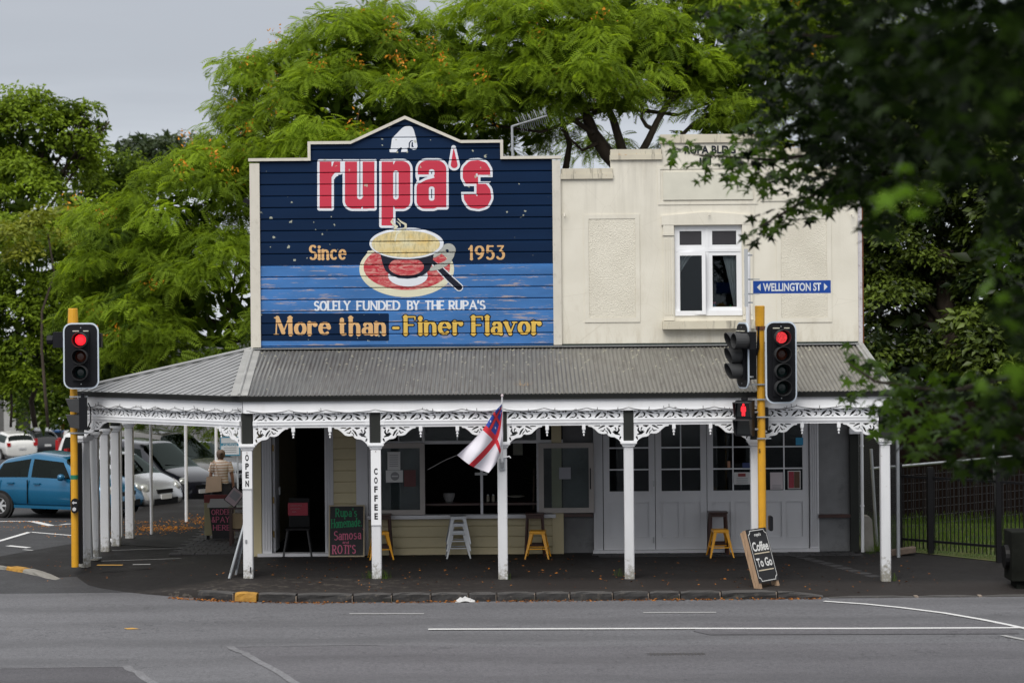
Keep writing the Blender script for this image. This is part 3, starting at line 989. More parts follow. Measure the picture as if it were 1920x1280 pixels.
# kerb of separate bluestones
kerb = thing('kerb', (0, -1.5, -.11), None, None)
kerb['kind'] = 'structure'
def kpath(s):
    "distance s from the right end (5.25,-1.5) leftwards -> x, y, heading"
    P = [(5.25, -1.5), (-3.0, -1.5), (-3.9, -1.44), (-4.8, -1.22), (-5.5, -.9), (-6.1, -.5)]
    for a, b in zip(P[:-1], P[1:]):
        L = math.hypot(b[0] - a[0], b[1] - a[1])
        if s <= L: return a[0] + (b[0] - a[0]) * s / L, a[1] + (b[1] - a[1]) * s / L, math.atan2(b[1] - a[1], b[0] - a[0])
        s -= L
    return None
def stone(x0, y0, x1, y1, zt0, zt1, zb, mat, w=.17, rough=.012):
    d = Vector((x1 - x0, y1 - y0, 0)).normalized()
    n = Vector((-d.y, d.x, 0))
    if n.y > 0: n = -n     # towards the road
    m = MB()
    N = 4
    vs, fs = [], []
    L = math.hypot(x1 - x0, y1 - y0)
    j = lambda: rnd.uniform(-rough, rough)
    prof = [(-w / 2, -.05), (-w / 2, 0), (w * .35, .004), (w / 2, -.02), (w / 2 + .012, -.5), (w / 2 + .02, -1)]
    for i in range(N + 1):
        t = i / N
        e = .012 if i in (0, N) else 0
        zt = zt0 + (zt1 - zt0) * t
        for q, (o_, h) in enumerate(prof):
            p = Vector((x0, y0, 0)) + d * (L * t) + n * (o_ - e + (j() if q > 2 else 0))
            z = zt + h * (zt - zb) if q >= 4 else zt + h
            p.z = max(z + (j() * .5 if q in (2, 3) else 0) - (e if q < 4 else 0), zb)
            vs.append(p)
    k = len(prof)
    for i in range(N):
        for q in range(k - 1):
            a = i * k + q
            fs.append((a, a + 1, a + k + 1, a + k))
    fs.append(tuple(range(k - 1, -1, -1))); fs.append(tuple(N * k + q for q in range(k)))
    m.add(vs, fs)
    return m.build('kerb_stone', mat, kerb)
s = 0.0
first = True
while True:
    L = rnd.uniform(.45, .95)
    if s < 9.66 < s + L + .3: L = 9.66 - s - .02
    if abs(s - 9.66) < .01: L = .40
    a, b = kpath(s), kpath(s + L)
    if b is None: break
    za, zb_ = fz(a[0], -1.5) if a[0] > -4 else -.10, fz(b[0], -1.5) if b[0] > -4 else -.095
    if a[0] < -5.2: zb_ = -.19
    if first: za = -.20
    yel = L == .40
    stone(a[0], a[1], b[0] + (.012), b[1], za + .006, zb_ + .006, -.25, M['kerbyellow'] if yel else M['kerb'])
    if not yel:
        ang = a[2]
        mj = MB(); mj.T = Matrix.Translation((a[0], a[1], 0)) @ Matrix.Rotation(ang, 4, 'Z')
        mj.box(-.009, -.08, -.25, .009, .080, za - .012 + rnd.uniform(-.03, 0))
        if not first: mj.build('mortar_joint', M['kerbjoint'], kerb)
    s += L + .02
    first = False
# flush kerb stones across the driveway on the right
x = 5.35
while x < 12:
    L = rnd.uniform(.9, 1.5)
    stone(x, -1.5, x + L, -1.5, -.226, -.226, -.25, M['kerb'], .16, .004)
    mj = MB().box(x + L, -1.575, -.25, x + L + .06, -1.42, -.2235); mj.build('mortar_joint', M['kerbjoint'], kerb)
    x += L + .07
# island kerb at the left
isl = [(-10.7, 3.32), (-10.0, 3.12), (-9.55, 2.86), (-9.15, 2.52), (-8.75, 2.1), (-8.35, 1.6)]
zt = [-.07, -.07, -.08, -.09, -.13, -.215]
for i in range(5):
    stone(*isl[i], *isl[i + 1], zt[i], zt[i + 1], -.24, M['kerbyellow'] if i == 2 else M['concrete'], .17, .01)

# asphalt patches and painted lines, each a few millimetres above the sheet below
def gpoly(name, pix, z, mat, parent=road):
    m = MB()
    m.add([ground_at(px, py, z) for px, py in pix], [tuple(range(len(pix)))])
    return m.build(name, mat, parent)
def gline(name, pix, w, z, mat, parent=road, zf=None):
    P = [ground_at(px, py, z) for px, py in pix]
    m = MB()
    Lp, Rp = [], []
    for i, p in enumerate(P):
        t = (P[min(i + 1, len(P) - 1)] - P[max(0, i - 1)]); t.z = 0; t.normalize()
        n = Vector((-t.y, t.x, 0)) * w / 2
        Lp.append(p + n); Rp.append(p - n)
    if zf:
        for q in Lp + Rp: q.z = zf(q.x, q.y) + .004
    for i in range(len(P) - 1):
        m.quad(Rp[i], Rp[i + 1], Lp[i + 1], Lp[i])
    return m.build(name, mat, parent)
def jag(pts, n=6, a=2.0):
    out = []
    for (x0, y0), (x1, y1) in zip(pts[:-1], pts[1:]):
        for i in range(n):
            t = i / n
            out.append((x0 + (x1 - x0) * t + rnd.uniform(-a, a) * (i > 0), y0 + (y1 - y0) * t + rnd.uniform(-a, a) * .3 * (i > 0)))
    return out + [pts[-1]]
gpoly('asphalt_patch', [(440, 1212), (700, 1209), (1000, 1212), (1460, 1206), (2300, 1200), (2300, 1700), (1230, 1700)], -.241, M['roadpatch2'])
gpoly('asphalt_patch', [(-500, 1254), (238, 1249), (700, 1600), (-500, 1700)], -.241, M['roadpatch'])
gline('sealing_band', jag([(432, 1211), (470, 1230), (560, 1283), (640, 1330)], 6, 3), .12, -.237, M['tar'])
gline('sealing_band', jag([(234, 1247), (262, 1262), (300, 1290)], 6, 3), .13, -.2365, M['tar'])
gline('sealing_band', jag([(-60, 1253), (238, 1248.5)], 10, 1), .03, -.2368, M['tar'])
gline('sealing_band', jag([(436, 1211), (720, 1207)], 10, 1), .03, -.2368, M['tar'])
gpoly('asphalt_patch', [(1322, 1167), (1880, 1167), (1912, 1187), (1330, 1189), (1300, 1182)], -.237, M['roadpatch2'])
gline('lane_line', [(803, 1178.5), (1300, 1177), (1600, 1177), (1930, 1175.5), (2300, 1172)], .13, -.231, M['linewhite'])
gline('lane_line', [(655, 1149.5), (795, 1149.5)], .10, -.237, M['linefaint'])
gline('lane_line', [(1206, 1147.5), (1343, 1147)], .10, -.237, M['linefaint'])
gline('lane_line', [(-200, 1098.5), (0, 1099.5), (150, 1100.5), (275, 1101.5)], .12, -.236, M['linewhite'])
gline('lane_line', [(1545, 1126), (1620, 1131), (1690, 1138), (1770, 1148), (1840, 1160), (1890, 1170), (1930, 1179), (2000, 1197)], .11, -.233, M['linewhite'])
gline('lane_line', [(1880, 1190), (1930, 1200)], .10, -.233, M['linefaint'])
gline('lane_line', [(303, 1107), (360, 1110.5), (410, 1114.5)], .07, -.237, M['lineyellow'])
gline('lane_line', [(-60, 1066), (0, 1072), (45, 1080.5)], .12, -.233, M['lineyellow'])
gline('lane_line', [(-60, 1079), (38, 1080)], .08, -.237, M['linefaint'])
gpoly('paint_mark', [(232, 1177), (248, 1176), (262, 1178), (240, 1179)], -.238, M['lineyellow'])
Z0 = lambda X, Y: rz(X, Y)
gline('car_park_line', [(-40, 1023), (0, 1013.5), (56, 997)], .12, -.03, M['linewhite'], ground, Z0)
gline('car_park_line', [(56, 997), (130, 1003), (205, 1010.5)], .09, -.03, M['linewhite'], ground, Z0)
gline('car_park_line', [(-30, 967), (18, 966), (60, 966), (97, 980), (131, 974)], .20, -.03, M['linewhite'], ground, Z0)
gline('car_park_line', [(15, 1023.5), (54, 1027)], .14, -.04, M['linewhite'], ground, Z0)
gline('car_park_line', [(44, 1030), (72, 1032)], .08, -.04, M['linefaint'], ground, Z0)
gline('car_park_line', [(255, 984), (271, 986)], .12, -.03, M['linewhite'], ground, Z0)
gline('path_mark', [(182, 1058.5), (230, 1058.5)], .12, .008, M['lineyellow'], fp)
gline('path_mark', [(249, 1057.5), (282, 1057)], .10, .008, M['linefaint'], fp)
gline('path_mark', [(210, 1031), (290, 1028), (370, 1026.5)], .035, .012, M['linefaint'], fp)
gline('path_mark', [(190, 1051), (340, 1046)], .03, .010, M['linefaint'], fp)
# worn concrete patch of the pram ramp, rust red patch by the yellow stone
# drain grate
gr = thing('drain_grate', ground_at(1268, 1226, -.241), 'dark slotted iron drain grate let into the asphalt of the road', 'drain')
c = ORG[gr.name]
mb = MB(); mb.box(c.x - .42, c.y - .13, -.242, c.x + .42, c.y + .13, -.238); mb.build('grate_base', M['roadpatch'], gr)
mb = MB()
for i in range(15):
    x = c.x - .38 + i * .054
    mb.box(x, c.y - .11, -.238, x + .022, c.y + .11, -.232)
mb.build('grate_bars', flat('rusty_black_iron', (.05, .045, .045), .7), gr)
mb = MB(); mb.box(c.x - .45, c.y - .15, -.242, c.x + .45, c.y - .13, -.236); mb.box(c.x - .45, c.y + .13, -.242, c.x + .45, c.y + .15, -.236); mb.build('grate_rim', M['tar'], gr)

# ================================================================ THE CORNER SHOP
shop = thing('corner_shop', (.8, YW, 0), 'two storey cream corner shop with a dark blue painted sign and white lace verandah', 'building')
WX = lambda px, py=560: at(px, py, YW).x
WZ = lambda py, px=960: at(px, py, YW).z
def wb(m, px0, py0, px1, py1, front, back, k=None):
    xm, ym = (px0 + px1) / 2, (py0 + py1) / 2
    m.box(WX(px0, ym), YW - front, WZ(py1, xm), WX(px1, ym), YW + back, WZ(py0, xm), k)
    return m
def wpart(name, px0, py0, px1, py1, front, back, mat, parent=None):
    return wb(MB(), px0, py0, px1, py1, front, back).build(name, mat, parent or shop)

# -- painted timber sign wall
sign = MB().box(XL + .04, YW + .004, 3.98, .90, YW + .16, 7.45).build('sign_wall', M['creamtrim'], shop)
SX0, SX1 = WX(488.5, 470), WX(1036.5, 470)
SG0, SG1 = WX(583, 290), WX(938, 290)
SZ1, SZ2, SZA = WZ(300.5, 760), WZ(269.8, 760), WZ(224, 760)
SXA, SR0, SR1 = WX(759.5, 224), WX(658, 270), WX(864, 270)
mb = MB(); mb.prism([(SG0, 7.46), (SG1, 7.46), (SG1, SZ2 - .02), (SR1, SZ2 - .02), (SXA, SZA - .03), (SR0, SZ2 - .02), (SG0, SZ2 - .02)], YW + .004, YW + .16)
mb.build('sign_wall', M['creamtrim'], shop)
ZB0, PIT = WZ(494.5, 760), .2206
def prof(z):
    t = (ZB0 - z) % PIT
    if t > PIT - 1e-4: t = 0
    if t < .002: return .034 * t / .002
    if t < .013: return .034
    if t < .038: return .034 * (1 - (t - .013) / .025)
    return 0.0
def slim(z):
    if z <= SZ1: return SX0, SX1
    if z <= SZ2: return SG0, SG1
    t = (z - SZ2) / (SZA - SZ2)
    t = min(.995, t)
    return SR0 + (SXA - SR0) * t, SR1 + (SXA - SR1) * t
YB = YW - .045
k = -7
ZBOT = WZ(649, 760)
breaks = []
for k in range(-7, 14):
    zt_ = ZB0 + k * PIT
    zb_ = zt_ - PIT
    if zb_ < ZBOT - .15: zb_ = zb_
    zb_ = max(zb_, ZBOT); zt2 = min(zt_, SZA - .02)
    if zt2 <= zb_ + .01: continue
    breaks += [zt_, zt_ - .0021, zt_ - .013, zt_ - .038]
    rows = sorted({zb_ + .0004, zt2 - .0004, *[q for q in (zt_ - .0021, zt_ - .013, zt_ - .038, SZ1 - .0005, SZ1 + .0005, SZ2 - .0005, SZ2 + .0005) if zb_ < q < zt2]})
    V, Fc = [], []
    jy = rnd.uniform(-.001, .001)
    for z in rows:
        a, b = slim(z)
        V += [(a, YB + prof(z) + jy, z), (b, YB + prof(z) + jy, z)]
    n = len(rows)
    for i in range(n - 1):
        Fc.append((2 * i, 2 * i + 1, 2 * i + 3, 2 * i + 2))
    V += [(V[2 * n - 2][0], YW, rows[-1]), (V[2 * n - 1][0], YW, rows[-1]), (V[0][0], YW, rows[0]), (V[1][0], YW, rows[0])]
    Fc += [(2 * n - 2, 2 * n - 1, 2 * n + 1, 2 * n), (1, 0, 2 * n + 2, 2 * n + 3)]
    m = MB().add(V, Fc)
    m.build('sign_board', M['navy'] if k > 0 else M['blue'], sign)

# trim around the sign
tr = MB()
tx0, tx1 = WX(470, 470), WX(1052, 470)
tr1 = MB().box(tx0, YW - .09, 3.99, SX0, YW + .17, WZ(307, 480)).build('corner_board', M['creamtrim'], sign)
tr2 = MB().box(SX1, YW - .09, 3.99, tx1, YW + .17, WZ(301, 1044)).build('corner_board', M['creamtrim'], sign)
cp = .055
def coping(poly):
    MB().prism(poly, YW - .105, YW + .18).build('coping_board', M['creamtrim'], sign)
coping([(tx0 - .02, SZ1), (SG0 - cp, SZ1), (SG0 - cp, SZ1 + cp), (tx0 - .02, SZ1 + cp)])
coping([(SG0 - cp, SZ1), (SG0, SZ1), (SG0, SZ2), (SG0 - cp, SZ2 + cp)])
coping([(SG0, SZ2), (SR0, SZ2), (SR0, SZ2 + cp), (SG0 - cp, SZ2 + cp)])
coping([(SR0, SZ2), (SXA, SZA), (SXA, SZA + cp * 1.15), (SR0, SZ2 + cp)])
coping([(SXA, SZA), (SR1, SZ2), (SR1, SZ2 + cp), (SXA, SZA + cp * 1.15)])
coping([(SR1, SZ2), (SG1, SZ2), (SG1 + cp, SZ2 + cp), (SR1, SZ2 + cp)])
coping([(SG1, SZ2), (SG1, SZ1), (SG1 + cp, SZ1), (SG1 + cp, SZ2 + cp)])
coping([(SG1 + cp, SZ1), (tx1 + .02, SZ1), (tx1 + .02, SZ1 + cp), (SG1 + cp, SZ1 + cp)])
MB().box(tx0 + .01, YW - .10, 3.97, tx1, YW + .01, WZ(649.5, 760)).build('flashing', M['charcoal'], sign)

# -- sign painting, following the profile of every board
def smap(x, z, off): return (x, YB + prof(z) - off, z)
def paint(name, fn, box_px, cell, mat, layer, label=None):
    (ax, az), (bx, bz) = w2(box_px[0], box_px[3]), w2(box_px[2], box_px[1])
    xs, zs = grid(ax, bx, az, bz, cell, breaks)
    if callable(fn):
        X, Y = px_grid(xs, zs)
        F = fn(X, Y)
    else:
        F = seg_field(fn, xs, zs)
    # stay inside the silhouette of the wall
    o = plate_from_field(name, F, xs, zs, smap, mat, sign, off=.0016 * layer)
    if o is not None and label: o['label'] = label
    return o
def big(x, y):
    r = U(f_rb(x, y, 599.6, 303.5, 622, 391), np.maximum(f_rb(x, y, 612, 303.5, 638.3, 323.2), -f_el(x, y, 621.5, 300, 4.2, 13.5)))
    r = U(r, np.maximum(f_rb(x, y, 618, 321, 630, 332), -f_el(x, y, 634, 339, 12.3, 16)))
    r = np.maximum(r, -f_poly(x, y, [(621.8, 302), (627.5, 302), (623.8, 309), (622, 313)]))
    u = SUB(f_rb(x, y, 647, 290, 702.3, 391.5, 15), f_rb(x, y, 669.8, 280, 680.2, 374, 5))
    u = np.maximum(U(u, f_rb(x, y, 681, 303.5, 702.3, 391)), 303.5 - y)
    u = SUB(u, f_poly(x, y, [(676.5, 393), (680.5, 393), (680.5, 386), (678, 389)]))
    p = U(f_rb(x, y, 715.6, 303.5, 737.4, 423), f_rb(x, y, 726, 302.5, 769.5, 391.8, 15))
    p = SUB(SUB(p, f_rb(x, y, 737.4, 320, 747.6, 374.5, 5)), f_poly(x, y, [(737.4, 300), (743, 300), (739.5, 306), (737.5, 310)]))
    p = SUB(p, f_poly(x, y, [(737.6, 395), (743, 395), (739.5, 389), (737.6, 385)]))
    a = U(f_rb(x, y, 783.5, 301.5, 837, 345, 17), f_rb(x, y, 814.8, 322, 837, 389))
    a = SUB(a, f_poly(x, y, [(783, 327.6), (812, 327.6), (815, 333), (815, 360), (780, 360)]))
    bowl = U(f_rb(x, y, 781.3, 338, 826, 391.5, 15), f_poly(x, y, [(786, 345), (800, 337.5), (815, 333.5), (815, 350), (785, 352)]))
    a = U(a, bowl)
    a = SUB(a, f_rb(x, y, 804.2, 317.5, 814.8, 331, 4.8))
    a = SUB(a, f_poly(x, y, [(782, 328), (811, 328), (814.6, 333), (800, 337), (787, 344), (781, 345)]))
    a = SUB(a, f_rb(x, y, 804.2, 350, 814.8, 376.5, 4.5))
    s_ = f_line(x, y, [(907.5, 331, 23.5), (907.5, 321, 23.5), (903.5, 315.5, 24.5), (896, 313.2, 24.5), (886, 314, 24.5), (880, 320, 24.5), (880, 331, 24.5), (885, 340, 25), (900, 351.5, 26), (907, 360, 25.5), (908.5, 370, 25), (905, 377.5, 24.5), (897, 380, 24), (887, 378.5, 24), (881.5, 371, 23), (880.5, 361, 23)])
    cut = np.maximum(x - 932, 328.2 - y)
    s_ = np.maximum(s_, -np.maximum(np.maximum(328.2 - y, y - 345), 896.5 - x))
    s_ = np.maximum(s_, -np.maximum(np.maximum(345 - y, y - 364.5), x - 893.5))
    ap = U(f_el(x, y, 851.7, 309.5, 6.4, 6.2), f_poly(x, y, [(850.6, 277), (845.3, 308.5), (858.1, 308.5)]))
    return U(U(U(U(U(r, u), p), a), s_), ap)
paint('painted_outline', lambda x, y: big(x, y) - 4.4, (590, 262, 932, 432), .0075, M['signwhite'], 1, 'white outline of the big red shop name')
paint('painted_name', big, (595, 270, 930, 428), .0075, M['signred'], 2, 'big red letters of the shop name')
eleph = [(757.8, 238.4), (762.5, 237), (768, 236.6), (773, 238.6), (776, 244), (780.5, 260), (783, 275), (780.5, 280.5), (775, 281.5), (771, 279.2), (768, 277.8), (763.5, 277.6), (764.8, 285.3), (752, 285.6), (753.8, 278),
         (752.6, 276.3), (746, 280.5), (743, 286), (731, 286), (730.3, 281), (732.6, 280), (735, 262), (736, 259), (746.5, 248.5), (753, 241.5)]
paint('painted_emblem', lambda x, y: SUB(f_poly(x, y, eleph), U(f_line(x, y, [(767.5, 277, 2.2), (767.8, 269, 2.2), (770.5, 265, 2), (774, 264.5, 1.6)]), f_line(x, y, [(773.3, 268, 2.4), (773, 275, 3), (775, 275.5, 2)]))),
      (726, 232, 788, 290), .0075, M['signwhite'], 1, 'pale elephant silhouette in the gable of the sign')
# cup and saucer
body = [(713.5, 476), (717.5, 494), (723, 507), (733, 516), (748, 521), (764, 522.3), (780, 520.6), (795, 515), (805.5, 506), (810.5, 494), (813.5, 476)]
sauc = (674, 448, 853, 560)
paint('painted_saucer', lambda x, y: U(f_el(x, y, 762.8, 504.5, 88.7, 52.5), f_poly(x, y, [(690, 470), (836, 470), (846, 492), (680, 492)])), (668, 440, 860, 562), .012, M['signcream'], 1)
paint('painted_saucer_ring', lambda x, y: f_el(x, y, 763, 501, 81, 42.5), (674, 454, 852, 548), .012, M['signring'], 2)
paint('painted_saucer_well', lambda x, y: f_el(x, y, 765, 517, 37, 20), (720, 494, 810, 540), .01, M['signwhite'], 3)
paint('painted_spoon', lambda x, y: f_line(x, y, [(812, 493, 9), (826, 505, 13), (845, 524, 14.5), (861, 538.5, 15)]), (800, 484, 876, 550), .008, M['signwhite'], 3)
paint('painted_spoon', lambda x, y: f_line(x, y, [(812, 491, 6), (826, 505, 9.5), (845, 524, 11), (861, 538.5, 11.5)]), (800, 484, 874, 548), .008, M['signink'], 4)
paint('painted_handle', lambda x, y: U(SUB(f_el(x, y, 841, 469, 13.5, 12.5), f_el(x, y, 838.5, 470.5, 3.2, 3.2)), U(f_line(x, y, [(846, 478, 12), (842, 488, 9), (836, 494, 9), (822, 500, 11), (808, 505, 6)]), f_line(x, y, [(828, 470, 10), (814, 478, 10)]))), (800, 452, 860, 512), .008, M['signgrey'], 5)
paint('painted_cup', lambda x, y: f_poly(x, y, body), (708, 470, 818, 526), .01, M['signink'], 6)
paint('painted_cup_panel', lambda x, y: np.maximum(f_el(x, y, 762, 500, 33, 17), 487.5 - y), (724, 480, 800, 520), .01, M['signring'], 7)
paint('painted_rim', lambda x, y: U(f_el(x, y, 762.5, 456.5, 69.5, 29), f_el(x, y, 770, 440, 32, 13)), (690, 424, 836, 490), .01, M['signwhite'], 8)
paint('painted_coffee', lambda x, y: f_el(x, y, 761, 457.5, 64, 25), (694, 430, 828, 486), .01, M['creamcup'], 9)
paint('painted_steam', lambda x, y: U(U(f_line(x, y, [(737, 410, 1), (734.5, 416, 4), (738, 421, 4), (744, 425, 5), (740, 429.5, 3), (745, 437, 2)]), f_line(x, y, [(746, 410, 1), (752, 416, 3), (761, 421, 4), (761, 427, 4), (752, 432, 4), (744, 439, 3), (741, 452, 3)])), f_line(x, y, [(744, 415, 1), (750, 420, 2), (751, 425, 1)])), (728, 404, 768, 456), .007, M['signcream'], 10)
def wtext(txt, px0, py_base, px1, py_top, thick, thin=None, serif=0, gap=.2, space=.35, **k):
    x0, z0 = w2(px0, py_base)
    x1, zz = w2(px1, py_top)
    zr = w2(px1, py_base)[1] - z0
    return text_segs(txt, x0, z0, x1 - x0, w2(px0, py_top)[1] - z0, thick, thin, serif, gap, space, 0, **k)
paint('painted_words', wtext('Since', 579, 486, 650, 461, .050, .026, .05, .26), (570, 454, 660, 494), .0085, M['signtan'], 1, 'tan painted word Since')
paint('painted_words', wtext('1953', 877, 486, 947, 462, .050, .030, .02, .24), (868, 454, 956, 492), .0085, M['signtan'], 1, 'tan painted year 1953')
for w_, a_, b_ in (('SOLELY', 588.5, 657.5), ('FUNDED', 668.5, 751), ('BY', 763.5, 786.5), ('THE', 796.5, 834), ("RUPA'S", 841.5, 910.5)):
    paint('painted_words', wtext(w_, a_, 581.6 - (a_ - 588) * .004, b_, 565.6 - (a_ - 588) * .004, .036, .026, .035, .2), (a_ - 6, 558, b_ + 6, 588), .0075, M['signwhite'], 1, 'white painted word ' + w_)
paint('painted_panel', lambda x, y: f_rb(x, y, 488.8, 587.3, 729.5, 639), (485, 584, 734, 642), .02, M['navy'], .5, 'dark blue panel behind the words More than')
for w_, a_, b_ in (('More', 513, 621), ('than', 633.5, 724)):
    paint('painted_words', wtext(w_, a_, 626.8, b_, 595.5, .080, .026, .10, .20), (a_ - 8, 586, b_ + 8, 634), .0085, M['signtan'], 1.5, 'tan serif word ' + w_)
for w_, a_, b_ in (('-', 736, 749), ('Finer', 757, 869), ('Flavor', 884, 1016)):
    sg = wtext(w_, a_, 625.8 if w_ != '-' else 624, b_, 594, .078, .026, .10, .20)
    if w_ == '-':
        sg = [(*w2(738, 614.6), .05, *w2(747, 614.6), .05)]
    o_ = [(a, b, c + .042, d, e, f + .042) for a, b, c, d, e, f in sg]
    paint('painted_outline', o_, (a_ - 10, 584, b_ + 8, 634), .0085, M['signink'], 1.2)
    paint('painted_words', sg, (a_ - 8, 586, b_ + 8, 632), .0085, M['signgold'], 2.2, 'gold serif word ' + w_)

# -- stucco upper wall with its window opening
ux0, ux1 = tx1 + .001, XR
FW = .03          # stucco face stands 3 cm proud of YW
def sbox(m, x0, z0, x1, z1, f=FW, b=.22): m.box(x0, YW - f, z0, x1, YW + b, z1)
zt1, zt2, zt3 = WZ(326, 1097), WZ(290, 1190), WZ(262, 1328)
xa, xb, xc_, xd = WX(1145, 300), WX(1241, 300), WX(1417, 300), WX(1512, 300)
wx0, wx1, wz0, wz1 = WX(1265, 500), WX(1391, 500), WZ(591, 1328), WZ(423, 1328)
m = MB()
sbox(m, ux0, 3.98, xa, zt1); sbox(m, xa, 3.98, xb, zt2)
sbox(m, xb, 3.98, wx0, zt3); sbox(m, wx0, 3.98, wx1, wz0); sbox(m, wx0, wz1, wx1, zt3); sbox(m, wx1, 3.98, xc_, zt3)
sbox(m, xc_, 3.98, xd, zt2); sbox(m, xd, 3.98, ux1, zt1)
m.build('upper_wall', M['stucco'], shop)
def cop(x0, x1, z, h1=.10, h2=.10):
    m = MB()
    m.box(x0, YW - FW - .05, z, x1, YW + .24, z + h1)
    m.box(x0 + .01, YW - FW - .035, z + h1, x1 - .01, YW + .235, z + h1 + h2)
    m.build('parapet_coping', M['parapet'], shop)
cop(ux0, xa + .04, zt1 - .10); cop(xd - .04, ux1 + .03, zt1 - .10)
cop(xa - .01, xb - .001, zt2 - .10); cop(xc_ + .001, xd + .01, zt2 - .10)
m = MB(); m.box(xb - .03, YW - FW - .045, zt3 - .06, xc_ + .03, YW + .24, zt3 + .10); m.build('parapet_coping', M['parapet'], shop)
# flat mouldings
def frame_of(name, px0, py0, px1, py1, w, proud, mat, parent=shop):
    x0, x1, z0, z1 = WX(px0), WX(px1), WZ(py1, (px0 + px1) / 2), WZ(py0, (px0 + px1) / 2)
    a, b = YW - FW - proud, YW - FW + .004
    m = MB(); m.box(x0, a, z0, x0 + w, b, z1); m.box(x1 - w, a, z0, x1, b, z1); m.box(x0 + w, a, z1 - w, x1 - w, b, z1); m.box(x0 + w, a, z0, x1 - w, b, z0 + w)
    return m.build(name, mat, parent)
for a_, b_ in ((1096, 1200), (1456, 1559)):
    pf = frame_of('panel_frame', a_, 402, b_, 604, .085, .016, M['stucco'])
    x0, x1, z0, z1 = WX(a_) + .086, WX(b_) - .086, WZ(604, (a_ + b_) / 2) + .086, WZ(402, (a_ + b_) / 2) - .086
    MB().box(x0, YW - FW - .006, z0, x1, YW - FW + .004, z1).build('roughcast_panel', M['roughcast'], pf)
pf = frame_of('nameplate_frame', 1235, 312, 1422, 383.5, .05, .014, M['stucco'])
MB().box(WX(1245), YW - FW - .028, WZ(374.5, 1328), WX(1413), YW - FW + .004, WZ(322, 1328)).build('nameplate', flat('pale_grey_green_sheet', (.60, .585, .50), .5), pf)
MB().box(WX(1427), YW - FW - .02, WZ(377, 1460), WX(1480), YW - FW + .004, WZ(363, 1460)).build('wall_plate', M['stucco'], shop)
cx_, cz_ = w2(1331, 281)
lettering('RUPA BLDG', (cx_, YW - FW - .012, cz_), .155, .98, M['signink'], shop, .03, name='parapet_lettering')
cx_, cz_ = w2(1322, 303)
lettering('IM', (cx_, YW - FW - .012, cz_), .14, .22, M['signink'], shop, .03, name='parapet_lettering')
# window surround: low gabled head, pilasters, sill
m = MB()
hx0, hx1 = WX(1241), WX(1413)
m.prism([(hx0, WZ(421.5, 1328)), (hx1, WZ(421.5, 1328)), (hx1, WZ(404, 1328)), ((hx0 + hx1) / 2, WZ(397.5, 1328)), (hx0, WZ(404, 1328))], YW - FW - .05, YW - FW + .004)
m.build('window_head', M['stucco'], shop)
for a_, b_ in ((1244, 1264), (1392, 1412)):
    m = MB(); x0, x1 = WX(a_), WX(b_)
    m.box(x0, YW - FW - .045, WZ(437.5, 1328), x1, YW - FW + .004, WZ(422, 1328))
    m.box(x0 - .01, YW - FW - .055, WZ(441, 1328), x1 + .005, YW - FW + .004, WZ(437.7, 1328))
    m.box(x0, YW - FW - .03, WZ(600, 1328), x1, YW - FW + .004, WZ(441.2, 1328))
    for i in range(4):
        m.box(x0 + .018 + i * .046, YW - FW - .042, WZ(590, 1328), x0 + .042 + i * .046, YW - FW - .029, WZ(447, 1328))
    m.build('window_pilaster', M['stucco'], shop)
MB().box(WX(1241), YW - .22, WZ(616, 1328), WX(1415), YW - FW + .004, WZ(601, 1328)).build('window_sill', M['parapet'], shop)

# -- the upstairs window
up = MB()
fw_ = .055
yf = YW + .02
def fr(m, x0, z0, x1, z1, w, y0, y1, k=None):
    m.box(x0, y0, z0, x0 + w, y1, z1, k); m.box(x1 - w, y0, z0, x1, y1, z1, k)
    m.box(x0 + w, y0, z1 - w, x1 - w, y1, z1, k); m.box(x0 + w, y0, z0, x1 - w, y1, z0 + w, k)
fr(up, wx0 + .001, wz0 + .001, wx1 - .001, wz1 - .001, .03, yf, yf + .1)
zt_ = WZ(469, 1328)
xm_ = WX(1326.5)
up.box(wx0 + .031, yf - .01, zt_ - .03, wx1 - .031, yf + .1, zt_ + .03)
up.box(xm_ - .03, yf - .005, wz0 + .032, xm_ + .03, yf + .1, zt_ - .031)
up.box(xm_ - .03, yf - .005, zt_ + .031, xm_ + .03, yf + .1, wz1 - .032)
up.box(wx0, yf - .07, wz0 - .005, wx1, yf - .001, wz0 + .09)
upw = up.build('upstairs_window', M['white'], shop)
for a_, b_ in ((wx0 + .031, xm_ - .031), (xm_ + .031, wx1 - .031)):
    m = MB(); fr(m, a_, zt_ + .031, b_, wz1 - .031, .07, yf + .005, yf + .05); m.build('sash', M['white'], upw)
    MB().box(a_ + .07, yf + .02, zt_ + .10, b_ - .07, yf + .026, wz1 - .10).build('pane', M['frosted'] if 'frosted' in M else flat('frosted_glass', (.035, .033, .038), .25, spec=.8), upw)
# right casement closed
m = MB(); fr(m, xm_ + .031, wz0 + .09, wx1 - .031, zt_ - .031, .07, yf + .003, yf + .05); m.build('sash', M['white'], upw)
MB().box(xm_ + .10, yf + .02, wz0 + .16, wx1 - .10, yf + .025, zt_ - .10).build('pane', M['glass'], upw)
# left casement hinged at the left, standing open a little
Wd = xm_ - wx0 - .06
hinge = Vector((wx0 + .031, yf - .002, 0)); ang = R(-12)
T = Matrix.Translation(hinge) @ Matrix.Rotation(ang, 4, 'Z')
m = MB(); m.T = T; fr(m, 0, wz0 + .02, Wd, zt_ - .031, .07, 0, .045); m.build('sash', M['white'], upw, )
m = MB(); m.T = T; m.box(.07, .02, wz0 + .09, Wd - .07, .025, zt_ - .10); m.build('pane', M['glass'], upw)
